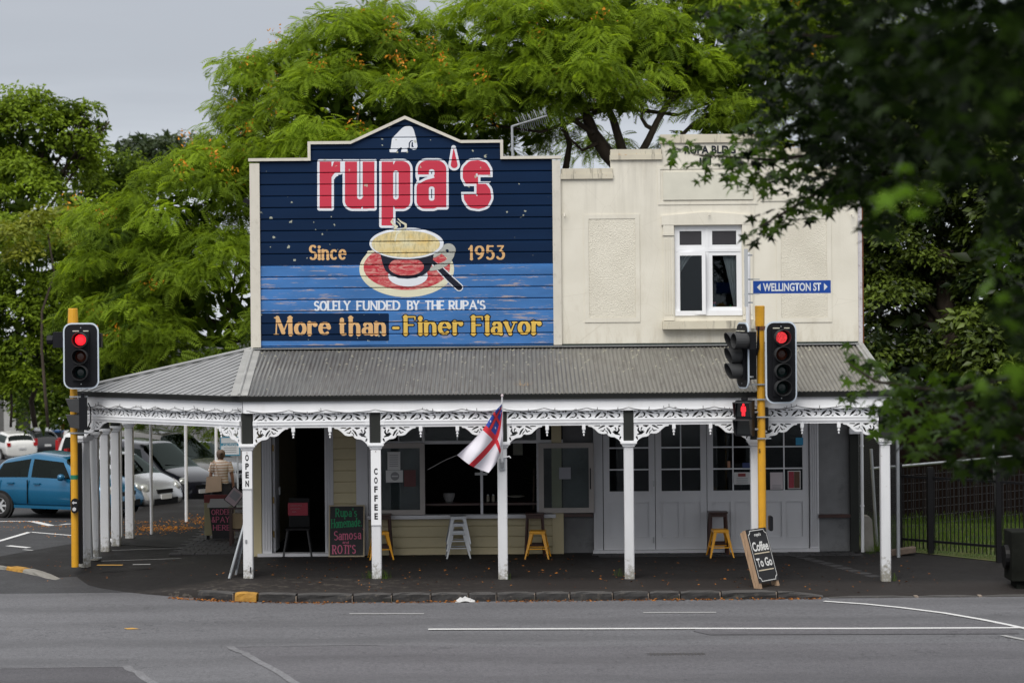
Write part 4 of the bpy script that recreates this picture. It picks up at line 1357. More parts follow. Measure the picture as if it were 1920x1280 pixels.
# curtains and dark room behind
m = MB()
def curtain(xtop0, xtop1, xbot0, xbot1, z0, z1, y):
    n = 14
    vs, fs = [], []
    for j in range(5):
        t = j / 4
        for i in range(n + 1):
            u_ = i / n
            xa_ = xtop0 + (xtop1 - xtop0) * u_; xb_ = xbot0 + (xbot1 - xbot0) * u_
            vs.append((xa_ + (xb_ - xa_) * t ** .8, y - .10 + .02 * math.sin(u_ * 26), z1 + (z0 - z1) * t))
    for j in range(4):
        for i in range(n):
            a = j * (n + 1) + i
            fs.append((a, a + 1, a + n + 2, a + n + 1))
    m.add(vs, fs)
curtain(wx0 + .05, wx0 + .42, wx0 + .02, wx0 + .08, wz0 + .75, zt_ - .02, yf + .22)
curtain(xm_ + .28, wx1 - .05, wx1 - .14, wx1 - .05, wz0 + .1, zt_ - .02, yf + .22)
curtain(wx0 + .05, xm_ - .05, wx0 + .05, xm_ - .05, zt_ + .04, wz1 - .04, yf + .2)
m.build('curtain', flat('grey_lace_curtain', (.60, .57, .60), .9), upw)
# things on the window board
sb = thing('spray_bottle', (WX(1340), yf + .14, wz0 + .10), 'blue and pink plastic spray bottle standing inside the upstairs window', 'bottle')
c = ORG[sb.name]
MB().lathe([(.035, 0), (.037, .06), (.028, .09), (.014, .105), (.013, .12)], c, 10).build('bottle_body', flat('pale_blue_plastic', (.18, .33, .48), .3), sb)
m = MB(); m.box(c.x - .045, c.y - .012, c.z + .12, c.x + .03, c.y + .012, c.z + .155); m.bar((c.x - .02, c.y, c.z + .12), (c.x - .035, c.y, c.z + .085), .015, .012); m.build('spray_trigger', flat('pink_plastic', (.6, .16, .28), .35), sb)
for px, h, colr, nm, lb in ((1371, .10, (.02, .35, .08), 'small green bottle with a cap inside the upstairs window', 'green_plastic'), (1375, .07, (.6, .5, .03), 'short yellow bottle between the green and red bottles in the upstairs window', 'yellow_plastic'), (1380, .115, (.5, .02, .05), 'small red bottle beside the sash inside the upstairs window', 'red_plastic')):
    b_ = thing('small_bottle', (WX(px), yf + .14, wz0 + .10), nm, 'bottle')
    c = ORG[b_.name]
    MB().lathe([(.017, 0), (.018, h * .65), (.009, h * .8), (.009, h * .85)], c, 8).build('bottle_body', flat(lb, colr, .3), b_)
    MB().lathe([(.011, h * .85), (.010, h)], c, 8).build('cap', flat(lb + '_cap', mul(colr, 1.3), .4), b_)
# bolts for old sign brackets, flood lamp
for px, py in ((1328, 400), (1597, 403), (1058, 402)):
    x_, z_ = w2(px, py)
    MB().tube([(x_, YW - FW, z_), (x_, YW - FW - .12, z_ + .01), (x_, YW - FW - .14, z_ - .05)], .014, 6).build('wall_hook', M['creamtrim'], shop)
m = MB(); m.T = Matrix.Translation((XL - .06, YW + .0, WZ(381, 465))) @ Matrix.Rotation(R(25), 4, 'Y')
m.box(-.14, -.05, -.04, .05, .05, .05); m.box(.05, -.02, -.02, .09, .02, .02)
m.build('floodlight', M['blackmetal'], shop)
# right edge: weathered barge board and pipe
MB().box(XR + .002, YW - .05, 3.9, XR + .075, YW + .2, zt1 - .02).build('barge_board', pm('flaking_white_board', (.5, .48, .5), .7, .15, 4, dirt=.9, dirtcol=(.12, .06, .05), dscale=16), shop)
MB().box(XR + .077, YW - .02, 3.7, XR + .105, YW + .2, zt1 - .3).build('barge_board', M['rust'], shop)
MB().box(ux0, YW - .07, 3.965, XR, YW - .0005, WZ(642, 1328)).build('flashing', flat('dark_green_flashing', (.02, .03, .025), .4), shop)

# -- body of the building behind (roofs, side and back walls)
m = MB()
m.box(XL + .06, YW + .23, 0, XL + .21, 14, 3.95); m.box(XR - .2, YW + .23, 0, XR - .02, 14, 6.9); m.box(XL + .22, 13.8, 0, XR - .21, 14, 6.9)
m.box(XL + .06, YW + .18, 3.96, XL + .21, 14, 6.9)
m.build('side_wall', M['weatherboard'], shop)
MB().box(XL + .06, YW + .24, 6.905, XR - .02, 14, 7.0).build('back_roof', M['roof'], shop)
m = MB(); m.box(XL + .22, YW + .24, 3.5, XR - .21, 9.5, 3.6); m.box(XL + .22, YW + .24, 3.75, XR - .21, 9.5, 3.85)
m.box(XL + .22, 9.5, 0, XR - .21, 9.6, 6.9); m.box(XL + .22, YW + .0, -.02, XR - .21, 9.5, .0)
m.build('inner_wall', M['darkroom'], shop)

# ================================================================ ground floor front
GZ = 3.96
def gw(name, px0, px1, mat, py0=None, py1=None, f=0.0, b=.15, parent=shop):
    z0 = WZ(py1, (px0 + px1) / 2) if py1 else -.08
    z1 = WZ(py0, (px0 + px1) / 2) if py0 else GZ
    return MB().box(WX(px0, 900), YW - f, z0, WX(px1, 900), YW + b, z1).build(name, mat, parent)
gw('corner_pilaster', 472, 490, M['weatherboard'], f=.04)
def boards(px0, px1, py0, py1, pitch, parent=None):
    "lapped weatherboards, each its own piece"
    x0, x1 = WX(px0, 900), WX(px1, 900)
    z0, z1 = WZ(py1, (px0 + px1) / 2) if py1 else -.06, (WZ(py0, (px0 + px1) / 2) if py0 else 3.0)
    wall = MB().box(x0, YW + .03, z0, x1, YW + .14, z1).build('boarded_wall', M['weatherboard'], shop)
    z = z0
    while z < z1 - .01:
        t = min(z + pitch, z1)
        m = MB(); m.add([(x0, YW - .012, z + .002), (x1, YW - .012, z + .002), (x1, YW + .006, t - .022), (x0, YW + .006, t - .022), (x0, YW + .019, t - .012), (x1, YW + .019, t - .012), (x0, YW + .019, t), (x1, YW + .019, t), (x0, YW + .029, z + .002), (x1, YW + .029, z + .002)],
                        [(0, 1, 3, 2)[0:0] or (0, 1, 2, 3), (3, 2, 5, 4), (4, 5, 7, 6), (1, 0, 8, 9)])
        m.build('weatherboard', M['weatherboard'], wall)
        z = t
boards(625, 668, None, None, .212)
boards(690, 1035, 971, None, .205)
gw('corner_pilaster', 1035, 1056, M['weatherboard'], 960, None, f=.03)
gw('render_wall', 1056, 1113, M['greyrender'], f=-.12, b=.2)
gw('render_wall', 1535, 1593, M['greyrender'], f=0)
gw('dark_pilaster', 1593, 1609, M['charcoal'], f=.09)
gw('wall_above_openings', 490, 625, M['weatherboard'], None, 790, f=0, b=.1)
gw('wall_above_openings', 668, 690, M['joinery'], None, None, f=.03, b=.1)
MB().box(WX(1534, 965), YW - .09, WZ(969, 1565), WX(1594, 965), YW + .0, WZ(963, 1565)).build('ledge', M['darkwood'], shop)
MB().box(WX(1056, 965), YW + .0, WZ(968, 1085), WX(1112, 965), YW + .11, WZ(962, 1085)).build('ledge', M['darkwood'], shop)

# door opening with fluted architraves
df = MB()
for a_, b_ in ((491, 509), (609, 625)):
    x0, x1 = WX(a_, 900), WX(b_, 900)
    df.box(x0, YW - .02, 0, x1, YW + .12, 2.72)
    for i in range(3):
        xx = x0 + (x1 - x0) * (.14 + i * .28)
        df.box(xx, YW - .04, .12, xx + .022, YW - .019, 2.7)
df.box(WX(491, 900), YW - .02, 2.725, WX(625, 900), YW + .12, 2.9)
dfo = df.build('door_frame', M['joinery'], shop)
MB().box(WX(484, 1038), YW - .12, -.02, WX(618, 1038), YW + .12, .055).build('door_sill', M['joinery'], dfo)
door = MB(); x_ = WX(510, 900)
door.box(x_, YW + .12, .06, x_ + .045, YW + .95, 2.65)
dr = door.build('open_door', M['joinery'], shop)
for z_ in (.35, 1.0, 2.0):
    MB().box(x_ + .0, YW + .085, z_, x_ + .03, YW + .119, z_ + .12).build('hinge', flat('dull_brass', (.25, .17, .06), .4, .8), dr)
MB().box(x_ + .046, YW + .82, 1.1, x_ + .075, YW + .9, 1.25).build('door_handle', M['steel'], dr)

# shop window: frame, dark openings, two casements swung open against the wall
sw = MB()
ZS, ZTR, ZH = WZ(963.5, 900), WZ(828, 900), 2.85
x0, x1 = WX(691, 900), WX(1113, 900)
wxs = [WX(712, 900), WX(794, 900), WX(903, 900), WX(1010, 900)]
sw.box(x0, YW - .02, ZS, wxs[0] - .0, YW + .1, ZH)
sw.box(wxs[0], YW + .0, ZTR - .035, WX(1056, 900), YW + .1, ZTR + .025)
for xx, w_ in ((wxs[1], .05), (wxs[2], .05), (wxs[3], .08)):
    sw.box(xx - w_ / 2, YW - .005, ZS, xx + w_ / 2, YW + .1, ZTR - .036)
    sw.box(xx - w_ / 2, YW - .005, ZTR + .026, xx + w_ / 2, YW + .1, ZH)
for xx in (WX(748, 900), WX(858, 900), WX(960, 900)):
    sw.box(xx - .012, YW + .02, ZTR + .026, xx + .012, YW + .06, ZH)
sw.box(wxs[0], YW - .005, ZH, WX(1056, 900), YW + .1, 3.2)
swo = sw.build('shop_window', M['joinery'], shop)
MB().box(WX(688, 965), YW - .14, WZ(970.5, 880), WX(1042, 965), YW + .1, ZS - .001).build('window_sill', M['joinery'], swo)
for a_, b_ in zip(wxs[:-1], wxs[1:]):
    MB().box(a_ + .03, YW + .04, ZTR + .03, b_ - .03, YW + .045, ZH - .005).build('pane', M['glass'], swo)
# upper part of the wall to the right of the window (sash swung over it)
sashes = MB()
def open_sash(px0, px1, py0, py1, front):
    xa_, xb_, za_, zb_ = WX(px0, 900), WX(px1, 900), WZ(py1, (px0 + px1) / 2), WZ(py0, (px0 + px1) / 2)
    m = MB(); fr(m, xa_, za_, xb_, zb_, .095, YW - front - .045, YW - front)
    s_ = m.build('open_sash', flat('greige_joinery_paint', (.36, .33, .31), .5), shop)
    MB().box(xa_ + .095, YW - front - .025, za_ + .095, xb_ - .095, YW - front - .02, zb_ - .095).build('pane', M['glass'], s_)
    return s_, xa_, xb_, za_, zb_
s1, *e1 = open_sash(700, 797, 830, 964, .06)
s2, *e2 = open_sash(1010, 1113, 829.5, 960, .06)
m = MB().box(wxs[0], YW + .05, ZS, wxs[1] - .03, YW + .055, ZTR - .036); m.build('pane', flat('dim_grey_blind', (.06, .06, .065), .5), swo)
MB().box(e2[1] - .075, YW - .125, e2[2] + .45, e2[1] - .055, YW - .106, e2[2] + .85).build('sash_handle', M['blackmetal'], s2)
def notice(px0, py0, px1, py1, yoff, mat, parent, name='notice'):
    xm, ym = (px0 + px1) / 2, (py0 + py1) / 2
    return MB().box(WX(px0, ym), YW - yoff - .004, WZ(py1, xm), WX(px1, ym), YW - yoff, WZ(py0, xm)).build(name, mat, parent)
notice(727, 846, 751, 880, .092, M['paper'], s1)
n_ = notice(724, 880.5, 756, 903, .094, M['paper'], s1)
xm_n, zm_n = w2(741, 891.5)
MB().lathe([(.082, 0), (.082, .003)], (xm_n, YW - .101, zm_n), 20, axis='y').build('notice', flat('grey_print', (.25, .25, .26), .7), s1)
MB().box(xm_n - .06, YW - .1045, zm_n - .012, xm_n + .06, YW - .1015, zm_n + .012).build('notice', M['paper'], s1)
notice(758, 880, 780, 911, .092, flat('dark_red_menu', (.10, .03, .03), .6), s1)
for i in range(6):
    notice(731, 852 + i * 4, 747, 853.2 + i * 4, .0965, flat('grey_print', (.25, .25, .26), .7), s1, 'printed_line')
notice(1048, 875, 1070, 897, .094, flat('grey_paper', (.30, .30, .33), .7), s2)
# two cream uprights seen behind the right casement
gw('corner_pilaster', 1034.5, 1053, M['weatherboard'], None, 959.9, f=.02, b=.05)

# ---- four folding french doors
ZDB, ZDT = WZ(1029, 1320), 2.86
dx = [1131, 1228.5, 1325.5, 1424, 1517]
fdf = MB()
for a_, b_ in ((1113, 1130), (1518, 1535)):
    x0, x1 = WX(a_, 900), WX(b_, 900)
    fdf.box(x0, YW - .02, ZDB - .0, x1, YW + .12, 3.0)
    for i in range(4):
        xx = x0 + (x1 - x0) * (.08 + i * .24)
        fdf.box(xx, YW - .04, ZDB + .05, xx + .02, YW - .019, 2.98)
fdf.box(WX(1130.2, 900), YW - .02, ZDT + .005, WX(1517.8, 900), YW + .12, 3.0)
fd = fdf.build('door_frame', M['joinery'], shop)
MB().box(WX(1112, 1030), YW - .07, ZDB - .075, WX(1536, 1030), YW + .12, ZDB - .004).build('door_sill', M['joinery'], fd)
MB().box(XL + .3, YW + .01, 3.0, XR - .03, YW + .14, 3.955).build('wall_above_openings', M['weatherboard'], shop)
def french(px0, px1):
    x0, x1 = WX(px0, 900) + .006, WX(px1, 900) - .006
    w = x1 - x0
    st = .115
    zg0, zg1 = WZ(920, 1275), 2.62
    zp0, zp1 = WZ(1007, 1275), WZ(941, 1275)
    y0, y1 = YW + .01, YW + .055
    m = MB()
    m.box(x0, y0, ZDB, x0 + st, y1, ZDT); m.box(x1 - st, y0, ZDB, x1, y1, ZDT)
    m.box(x0 + st, y0, zg1, x1 - st, y1, ZDT); m.box(x0 + st, y0, ZDB, x1 - st, y1, zp0); m.box(x0 + st, y0, zp1, x1 - st, y1, zg0)
    xm = (x0 + x1) / 2
    m.box(xm - .05, y0, zp0, xm + .05, y1, zp1)
    for a_, b_ in ((x0 + st, xm - .05), (xm + .05, x1 - st)):
        m.box(a_, y0 + .018, zp0, b_, y1 - .003, zp1)
        fr(m, a_ - .012, zp0 - .012, b_ + .012, zp1 + .012, .016, y0 - .006, y0 + .012)
    d = m.build('french_door', M['joinery'], shop)
    g = MB()
    hz = (zg1 - zg0) / 3
    hz = .415
    zs_ = [zg0 + hz, zg0 + 2 * hz]
    g.box(xm - .012, y0 + .006, zg0, xm + .012, y1 - .006, zg1)
    for z in zs_:
        g.box(x0 + st, y0 + .008, z - .012, xm - .0125, y1 - .008, z + .012); g.box(xm + .0125, y0 + .008, z - .012, x1 - st, y1 - .008, z + .012)
    g.build('glazing_bar', M['white'], d)
    zz = [zg0] + zs_ + [zg1]
    for i in range(3):
        for a_, b_ in ((x0 + st, xm - .012), (xm + .012, x1 - st)):
            MB().box(a_, y0 + .02, zz[i] + .012 * (i > 0), b_, y0 + .025, zz[i + 1] - .012 * (i < 2)).build('pane', M['glass'], d)
    return d
fds = [french(a_, b_) for a_, b_ in zip(dx[:-1], dx[1:])]
for px, py in ((1225.5, 906), (1225.5, 1012)):
    x_, z_ = w2(px, py)
    MB().box(x_ - .012, YW - .014, z_ - .055, x_ + .012, YW + .009, z_ + .055).build('hinge', M['steel'], fds[0])
yo = -.01
n1 = notice(1375, 885, 1408, 908, yo - .01, M['paper'], fds[2])
for a_, b_, c_, d_ in ((1384, 887, 1398, 893),):
    notice(a_, b_, c_, d_, .001, flat('dark_red_print', (.25, .04, .04), .6), fds[2], 'printed_emblem')
for i in range(3): notice(1381, 896 + i * 4, 1402, 897 + i * 4, .001, flat('grey_print', (.25, .25, .26), .7), fds[2], 'printed_line')
notice(1364, 864, 1369, 876, .0, flat('small_orange_sticker', (.4, .2, .12), .6), fds[2])
notice(1392, 867, 1409, 877, .0, flat('navy_sticker', (.03, .05, .16), .6), fds[2])
notice(1444, 885, 1468, 917, .0, flat('pink_edged_notice', (.56, .50, .52), .6), fds[3])
for i in range(3): notice(1448, 909 + i * 2.6, 1464, 909.8 + i * 2.6, .0045, flat('grey_print', (.25, .25, .26), .7), fds[3], 'printed_line')
notice(1477, 882, 1501, 916, .0, M['paper'], fds[3])
notice(1478.5, 883.5, 1488.5, 914.5, .0045, flat('menu_red', (.30, .03, .05), .5), fds[3])
notice(1489, 883.5, 1499.5, 914.5, .0045, flat('menu_brown', (.10, .045, .02), .5), fds[3])
notice(1492, 820, 1506, 834, .0, flat('sky_blue_sticker', (.02, .25, .45), .5), fds[3])

# ---- a few things inside seen through the glass
pot = thing('plant_pot', at(842, 940, YW + .75) , 'white plant pot standing inside the open shop window behind the sill', 'pot')
c = ORG[pot.name]
MB().lathe([(.07, 0), (.11, .10), (.12, .16), (.10, .16), (.09, .14)], c, 14).build('pot_body', flat('grey_white_pot', (.3, .3, .3), .5), pot)
MB().box(WX(795, 940), YW + .35, WZ(946, 900) - .04, WX(1008, 940), YW + .8, WZ(946, 900)).build('counter_top', M['darkwood'], shop)
lt = thing('wall_picture', at(975, 842, 8.8), 'pale lit window glimpsed on the far wall inside the shop', 'picture')
p0, p1 = at(962, 853, 9.3), at(980, 832, 9.3)
MB().box(p0.x, 9.32, p0.z, p1.x, 9.40, p1.z).build('picture_panel', flat('pale_panel', (.75, .72, .6), .7), lt)
MB().box(p0.x, 9.30, p1.z + .1, p1.x, 9.40, p1.z + .35).build('picture_panel', flat('pale_panel', (.75, .72, .6), .7), lt)
ch = thing('leafy_house_plant', at(1000, 955, YW + .5), 'tall dark leafy pot plant behind the glass at the end of the shop window', 'plant')
c = ORG[ch.name]
m = MB(); m.tube([c, c + Vector((.02, 0, .8))], .02, 6); m.build('stem', M['bark'], ch)
m = MB()
for i in range(40):
    a, z, l = rnd.uniform(0, 6.28), rnd.uniform(.2, 1.1), rnd.uniform(.12, .25)
    p = c + Vector((0, 0, z)); q = p + Vector((math.cos(a) * l, math.sin(a) * l * .6, rnd.uniform(-.05, .12))); s_ = Vector((-math.sin(a), math.cos(a), .4)) * .03
    m.add([p, (p + q) / 2 + s_, q, (p + q) / 2 - s_], [(0, 1, 2, 3)])
m.build('leaf_cluster', M['dark'], ch)

sc_ = thing('serving_platter', at(967, 931, YW + .6), 'pale oval platter on the counter inside the shop window, right of the flag post', 'platter')
MB().lathe([(.06, -.01), (.17, .01), (.18, .02)], ORG[sc_.name], 14).build('platter_dish', flat('pale_stoneware', (.55, .52, .44), .4), sc_)
hc_ = thing('hanging_card', at(902, 888, YW + .3), 'small white card hanging inside the dark shop window left of the flag post', 'card')
c = ORG[hc_.name]
MB().box(c.x - .12, c.y, c.z - .025, c.x + .12, c.y + .01, c.z + .025).build('card_sheet', M['paper'], hc_)
for px_, lb_ in ((915, 'stubby jar on the inside counter left of the flag post'), (925, 'second stubby jar on the inside counter beside the flag post')):
    jr = thing('glass_jar', at(px_, 940, YW + .6), lb_, 'jar'); c = ORG[jr.name]
    MB().lathe([(.03, 0), (.032, .1), (.02, .12)], c, 10).build('jar_body', flat('dim_jar', (.3, .28, .22), .2), jr)
    MB().lathe([(.024, .121), (.024, .14)], c, 10).build('lid', M['steel'], jr)

# ================================================================ VERANDAH
YP = 0.0
PXS = [-4.70, -2.43, -.20, 2.035, 4.275, 6.565]
ZCB, ZCT, ZLB, ZRB, ZLT, ZFT = 2.262, 2.368, 2.69, 2.755, 2.908, 3.13
def post_meshes():
    h = .085
    m = MB(); m.box(-h, -h, -.22, h, h, ZCB); pmesh = m.mesh('verandah_post', M['post'])
    m = MB(); m.box(-h - .002, -h - .002, ZCT, h + .002, h + .002, ZFT - .1); um = m.mesh('post_neck', M['charcoal'])
    m = MB()
    for e, z0, z1 in ((.02, ZCB, ZCB + .03), (.036, ZCB + .03, ZCB + .055), (.058, ZCB + .055, ZCT - .018), (.05, ZCT - .018, ZCT)):
        m.box(-h - e, -h - e, z0, h + e, h + e, z1)
    cm = m.mesh('capital', M['white'])
    return pmesh, um, cm
PM, UM, CM = post_meshes()
posts = []
def add_post(x, y, ang=0.0, label=None, zoff=0.0):
    o = put('verandah_post', PM, (x, y, zoff), shop, (0, 0, ang))
    for nm, me in (('post_neck', UM), ('capital', CM)):
        c_ = bpy.data.objects.new(nm, me); COL.objects.link(c_); c_.parent = o
    if label: o['label'] = label
    posts.append(o)
    b = o.modifiers.new('bevel', 'BEVEL'); b.width = .014; b.segments = 1
    return o
labs = ['white square post lettered OPEN at the corner', 'white square post lettered COFFEE', 'white post carrying the flag', None, None, 'white post at the right-hand end of the verandah']
for x, lb in zip(PXS, labs): add_post(x, YP, 0, lb)
CA, CB = Vector((-4.70, 0, 0)), Vector((-8.12, 2.86, 0))
CD = (CB - CA).normalized(); CANG = math.atan2(CD.y, CD.x)
add_post(CB.x, CB.y, CANG, 'dark faced post at the far end of the chamfered bay')
m = MB(); m.T = Matrix.Translation((CB.x, CB.y, 0)) @ Matrix.Rotation(CANG, 4, 'Z')
for X, Y in ((-8.06, 3.6), (-8.04, 4.67), (-7.98, 5.56), (-7.93, 6.96)): add_post(X, Y, 0, None, .03)
# name boards on two posts
for x, txt, zb_ in ((PXS[0], 'OPEN', 1.575), (PXS[1], 'COFFEE', .918)):
    m = MB(); m.box(x - .087, YP - .104, zb_, x + .087, YP - .0862, ZCB - .02)
    bd = m.build('name_board', M['white'], shop)
    n = len(txt); top = ZCB - .10 if txt == 'OPEN' else ZCB - .36
    st_ = .152 if txt == 'OPEN' else .158
    for i, chh in enumerate(txt):
        lettering(chh, (x + .0, YP - .108, top - .035 - i * st_), .112, .062 if chh != 'I' else .02, M['blackplastic'], bd, .035, name='letter')
    MB().lathe([(.008, 0), (.008, .012)], (x, YP - .112, ZCB - .045), 6, axis='y').build('screw', M['rust'], bd)
# screws, hinge on the corner post
MB().box(PXS[0] - .045, -.1, .62, PXS[0] - .015, -.0865, .68).build('post_bracket', M['steel'], shop)
MB().box(PXS[0] + .035, -.1, .1, PXS[0] + .055, -.0865, .2).build('post_bracket', M['blackmetal'], shop)

# fretwork, drawn as stroke-shaped holes in a board
def lace_field(L, h, per=.47):
    xs, zs = grid(-.01, L + .01, -.01, h + .01, .0075)
    X, Z = np.meshgrid(xs, zs)
    band = f_rb(X, Z, 0, 0, L, h)
    n = max(1, round(L / per)); p = L / n; k = p / 3.55; 
    hz = h / 1.15
    hs = []
    unit = [[(.10, .95, .07), (.45, .55, .20), (.85, .15, .05)], [(1.12, .22, .06), (1.36, .42, .13), (1.34, .65, .13), (1.08, .92, .05)],
            [(1.58, .12, .05), (1.66, .12, .12)], [(1.72, .14, .05), (2.1, .28, .17), (2.42, .42, .05)], [(1.86, .55, .06), (2.15, .78, .19), (2.5, .98, .05)],
            [(2.78, .38, .05), (3.1, .5, .11), (3.12, .74, .12), (2.85, .96, .05)], [(.05, .08, .12), (.25, .10, .05)], [(3.38, .12, .10), (3.2, .12, .05)], [(1.48, .98, .12), (1.6, .99, .12)], [(2.55, .1, .05), (2.9, .12, .1)],
            [(.55, .98, .05), (.95, .86, .10), (1.0, .98, .04)]]
    for i in range(n):
        for st in unit:
            for (x0, y0, w0), (x1, y1, w1) in zip(st[:-1], st[1:]):
                hs.append((i * p + x0 * k, h - .012 - y0 * (h - .026), w0 * .13, i * p + x1 * k, h - .012 - y1 * (h - .026), w1 * .13))
    H = seg_field([(a, b, c * 1.65, d, e, f * 1.65) for a, b, c, d, e, f in hs], xs, zs, .03)
    F = np.maximum(band, -H)
    F = np.minimum(F, np.maximum(band, -f_rb(X, Z, .012, .010, L - .012, h - .010)))
    return F, xs, zs
def plate_mesh(name, F, xs, zs, depth, mat):
    V, Fc, E = march(F, xs, zs)
    m = MB()
    m.add([(x, -depth / 2, z) for x, z in V], Fc)
    m.add([(x, depth / 2, z) for x, z in V], [tuple(reversed(f)) for f in Fc])
    for a, b in E:
        m.quad((a[0], -depth / 2, a[1]), (b[0], -depth / 2, b[1]), (b[0], depth / 2, b[1]), (a[0], depth / 2, a[1]))
    return m.mesh(name, mat)
BAYL = 2.235 - .18
lace_s = plate_mesh('fretwork_frieze', *lace_field(BAYL, ZLT - ZRB), .022, M['white'])
CHL = (CB - CA).length - .20
lace_l = plate_mesh('fretwork_frieze', *lace_field(CHL, ZLT - ZRB), .022, M['white'])
def bracket_mesh():
    xs, zs = grid(-.01, .66, -.35, .01, .0065)
    X, Z = np.meshgrid(xs, zs)
    k = .62 / 440.0
    P = [(160, 262), (600, 262), (600, 300), (560, 306), (520, 335), (470, 385), (435, 397), (400, 398), (370, 392), (345, 425), (320, 436), (270, 442), (225, 470), (195, 505), (160, 505)]
    P = [((x - 160) * k, -(y - 262) * k * .97) for x, y in P]
    S_ = f_poly(X, Z, P)
    hol = [[(198, 296, 10), (212, 300, 16)], [(222, 322, 9), (214, 350, 14), (232, 376, 16), (262, 376, 12), (278, 358, 8)], [(262, 322, 12), (250, 345, 7), (262, 375, 6)],
           [(205, 410, 8), (225, 402, 14), (258, 395, 14), (290, 372, 8)], [(196, 440, 14), (206, 466, 10)], [(285, 292, 10), (318, 300, 18), (345, 292, 6)],
           [(320, 390, 12), (340, 352, 15), (368, 318, 8)], [(392, 330, 8), (412, 362, 10), (445, 352, 6)], [(400, 292, 14), (440, 310, 13), (470, 330, 6)], [(460, 290, 12), (520, 292, 6)], [(355, 400, 4), (362, 372, 8), (385, 352, 6)]]
    hs = []
    for st in hol:
        for (x0, y0, w0), (x1, y1, w1) in zip(st[:-1], st[1:]):
            hs.append(((x0 - 160) * k, -(y0 - 262) * k * .97, w0 * k * 1.6, (x1 - 160) * k, -(y1 - 262) * k * .97, w1 * k * 1.6))
    F = np.maximum(S_, -seg_field(hs, xs, zs, .03))
    return plate_mesh('fretwork_bracket', F, xs, zs, .03, M['white'])
BRK = bracket_mesh()
BRKR = BRK.copy(); BRKR.transform(Matrix.Scale(-1, 4, (1, 0, 0))); BRKR.flip_normals()
FIN = MB().lathe([(.008, -.118), (.014, -.112), (.016, -.10), (.010, -.088), (.011, -.075), (.024, -.062), (.026, -.05), (.018, -.038), (.016, -.02), (.030, -.015), (.030, 0)], (0, 0, 0), 10).box(-.03, -.03, -.0, .03, .03, .085).mesh('drop_finial', M['white'])
def rail_mesh(L, sh):
    m = MB()
    m.box(0, -.04, ZRB - .062, L, .04, ZRB); m.box(0, -.03, ZRB - .078, L, .03, ZRB - .062); m.box(0, -.05, ZRB - .012, L, .05, ZRB + .004)
    m.box(0, -.018, ZLB - .045, L, .018, ZRB - .079)
    m.box(-.002, -.046, ZRB - .07, .07, .046, ZRB + .01); m.box(L - .07, -.046, ZRB - .07, L + .002, .046, ZRB + .01)
    return m.mesh('frieze_rail', M['white'])
RL_s, RL_l = rail_mesh(BAYL, 0), rail_mesh(CHL, 0)
def bay(ox, oy, ang, L, lace, rail, fins):
    dv = Vector((math.cos(ang), math.sin(ang), 0))
    o = Vector((ox, oy, 0))
    put('fretwork_frieze', lace, o + Vector((0, 0, ZRB + .0045)), shop, (0, 0, ang))
    put('frieze_rail', rail, o, shop, (0, 0, ang))
    bk = MB(); n_ = Vector((-dv.y, dv.x, 0)) * (1 if dv.x > 0 else -1)
    bk.bar(o + n_ * .07 + Vector((0, 0, (ZRB + ZLT) / 2)), o + n_ * .07 + dv * L + Vector((0, 0, (ZRB + ZLT) / 2)), .04, ZLT - ZRB + .06); bk.build('verandah_beam', M['charcoal'], shop)
    zt_ = ZRB - .08
    put('fretwork_bracket', BRK, o + Vector((0, 0, zt_ - .0)) - Vector((dv.y, -dv.x, 0)) * 0, shop, (0, 0, ang))
    put('fretwork_bracket', BRKR, o + dv * L + Vector((0, 0, zt_)), shop, (0, 0, ang))
    for f_ in fins:
        put('drop_finial', FIN, o + dv * (L * f_) + Vector((0, 0, zt_ - .10)), shop, (0, 0, ang))
for i in range(5):
    w = PXS[i + 1] - PXS[i]
    bay(PXS[i] + .09 + (w - .18 - BAYL) / 2, YP - .055, 0, BAYL, lace_s, RL_s, (.345, .66))
bay(CB.x + .10 * -CD.x + CD.y * -.055, CB.y - .10 * CD.y + CD.x * .055, math.atan2(-CD.y, -CD.x), CHL, lace_l, RL_l, (.06, .88))

# fascia, gutters and their brackets
m = MB(); m.box(PXS[0] - .06, YP - .13, ZLT + .006, PXS[5] + .12, YP + .02, ZFT + .03)
m.build('fascia_board', M['white'], shop)
MB().box(PXS[0] - .03, YP - .142, ZLT - .0, PXS[5] + .12, YP - .13, ZLT + .03).build('fascia_bead', M['white'], shop)
def slab(p, q, w0, w1, z0, z1, name, mat, parent=shop):
    "board between plan points p,q, from w0 to w1 outwards (to the road side)"
    p, q = Vector((p[0], p[1], 0)), Vector((q[0], q[1], 0))
    d = (q - p).normalized(); n = Vector((d.y, -d.x, 0))
    if n.y > 0: n = -n
    m = MB()
    vs = []
    for z in (z0, z1):
        for a, b in ((p, w0), (q, w0), (q, w1), (p, w1)):
            v = a + n * b; v.z = z; vs.append(v)
    m.add(vs, [(0, 3, 2, 1), (4, 5, 6, 7), (0, 1, 5, 4), (1, 2, 6, 5), (2, 3, 7, 6), (3, 0, 4, 7)])
    return m.build(name, mat, parent)
slab(CA, CB + CD * .1, -.02, .125, ZLT + .006, ZFT + .03, 'fascia_board', M['white'])
slab(CA, CB + CD * .1, .126, .137, ZLT, ZLT + .03, 'fascia_bead', M['white'])
slab((-8.2, 3.0), (-8.2, 7.3), -.02, .02, ZLT - .1, ZFT, 'fascia_board', M['white'])
GA, GB = Vector((-4.80, -.20, 0)), Vector((-8.34, 2.78, 0))
slab((GA.x, GA.y), (6.72, -.20), -.062, -.015, 3.115, 3.205, 'gutter', M['gutter'])
slab(GA, GB, -.07, -.015, 3.115, 3.205, 'gutter', M['gutter'])
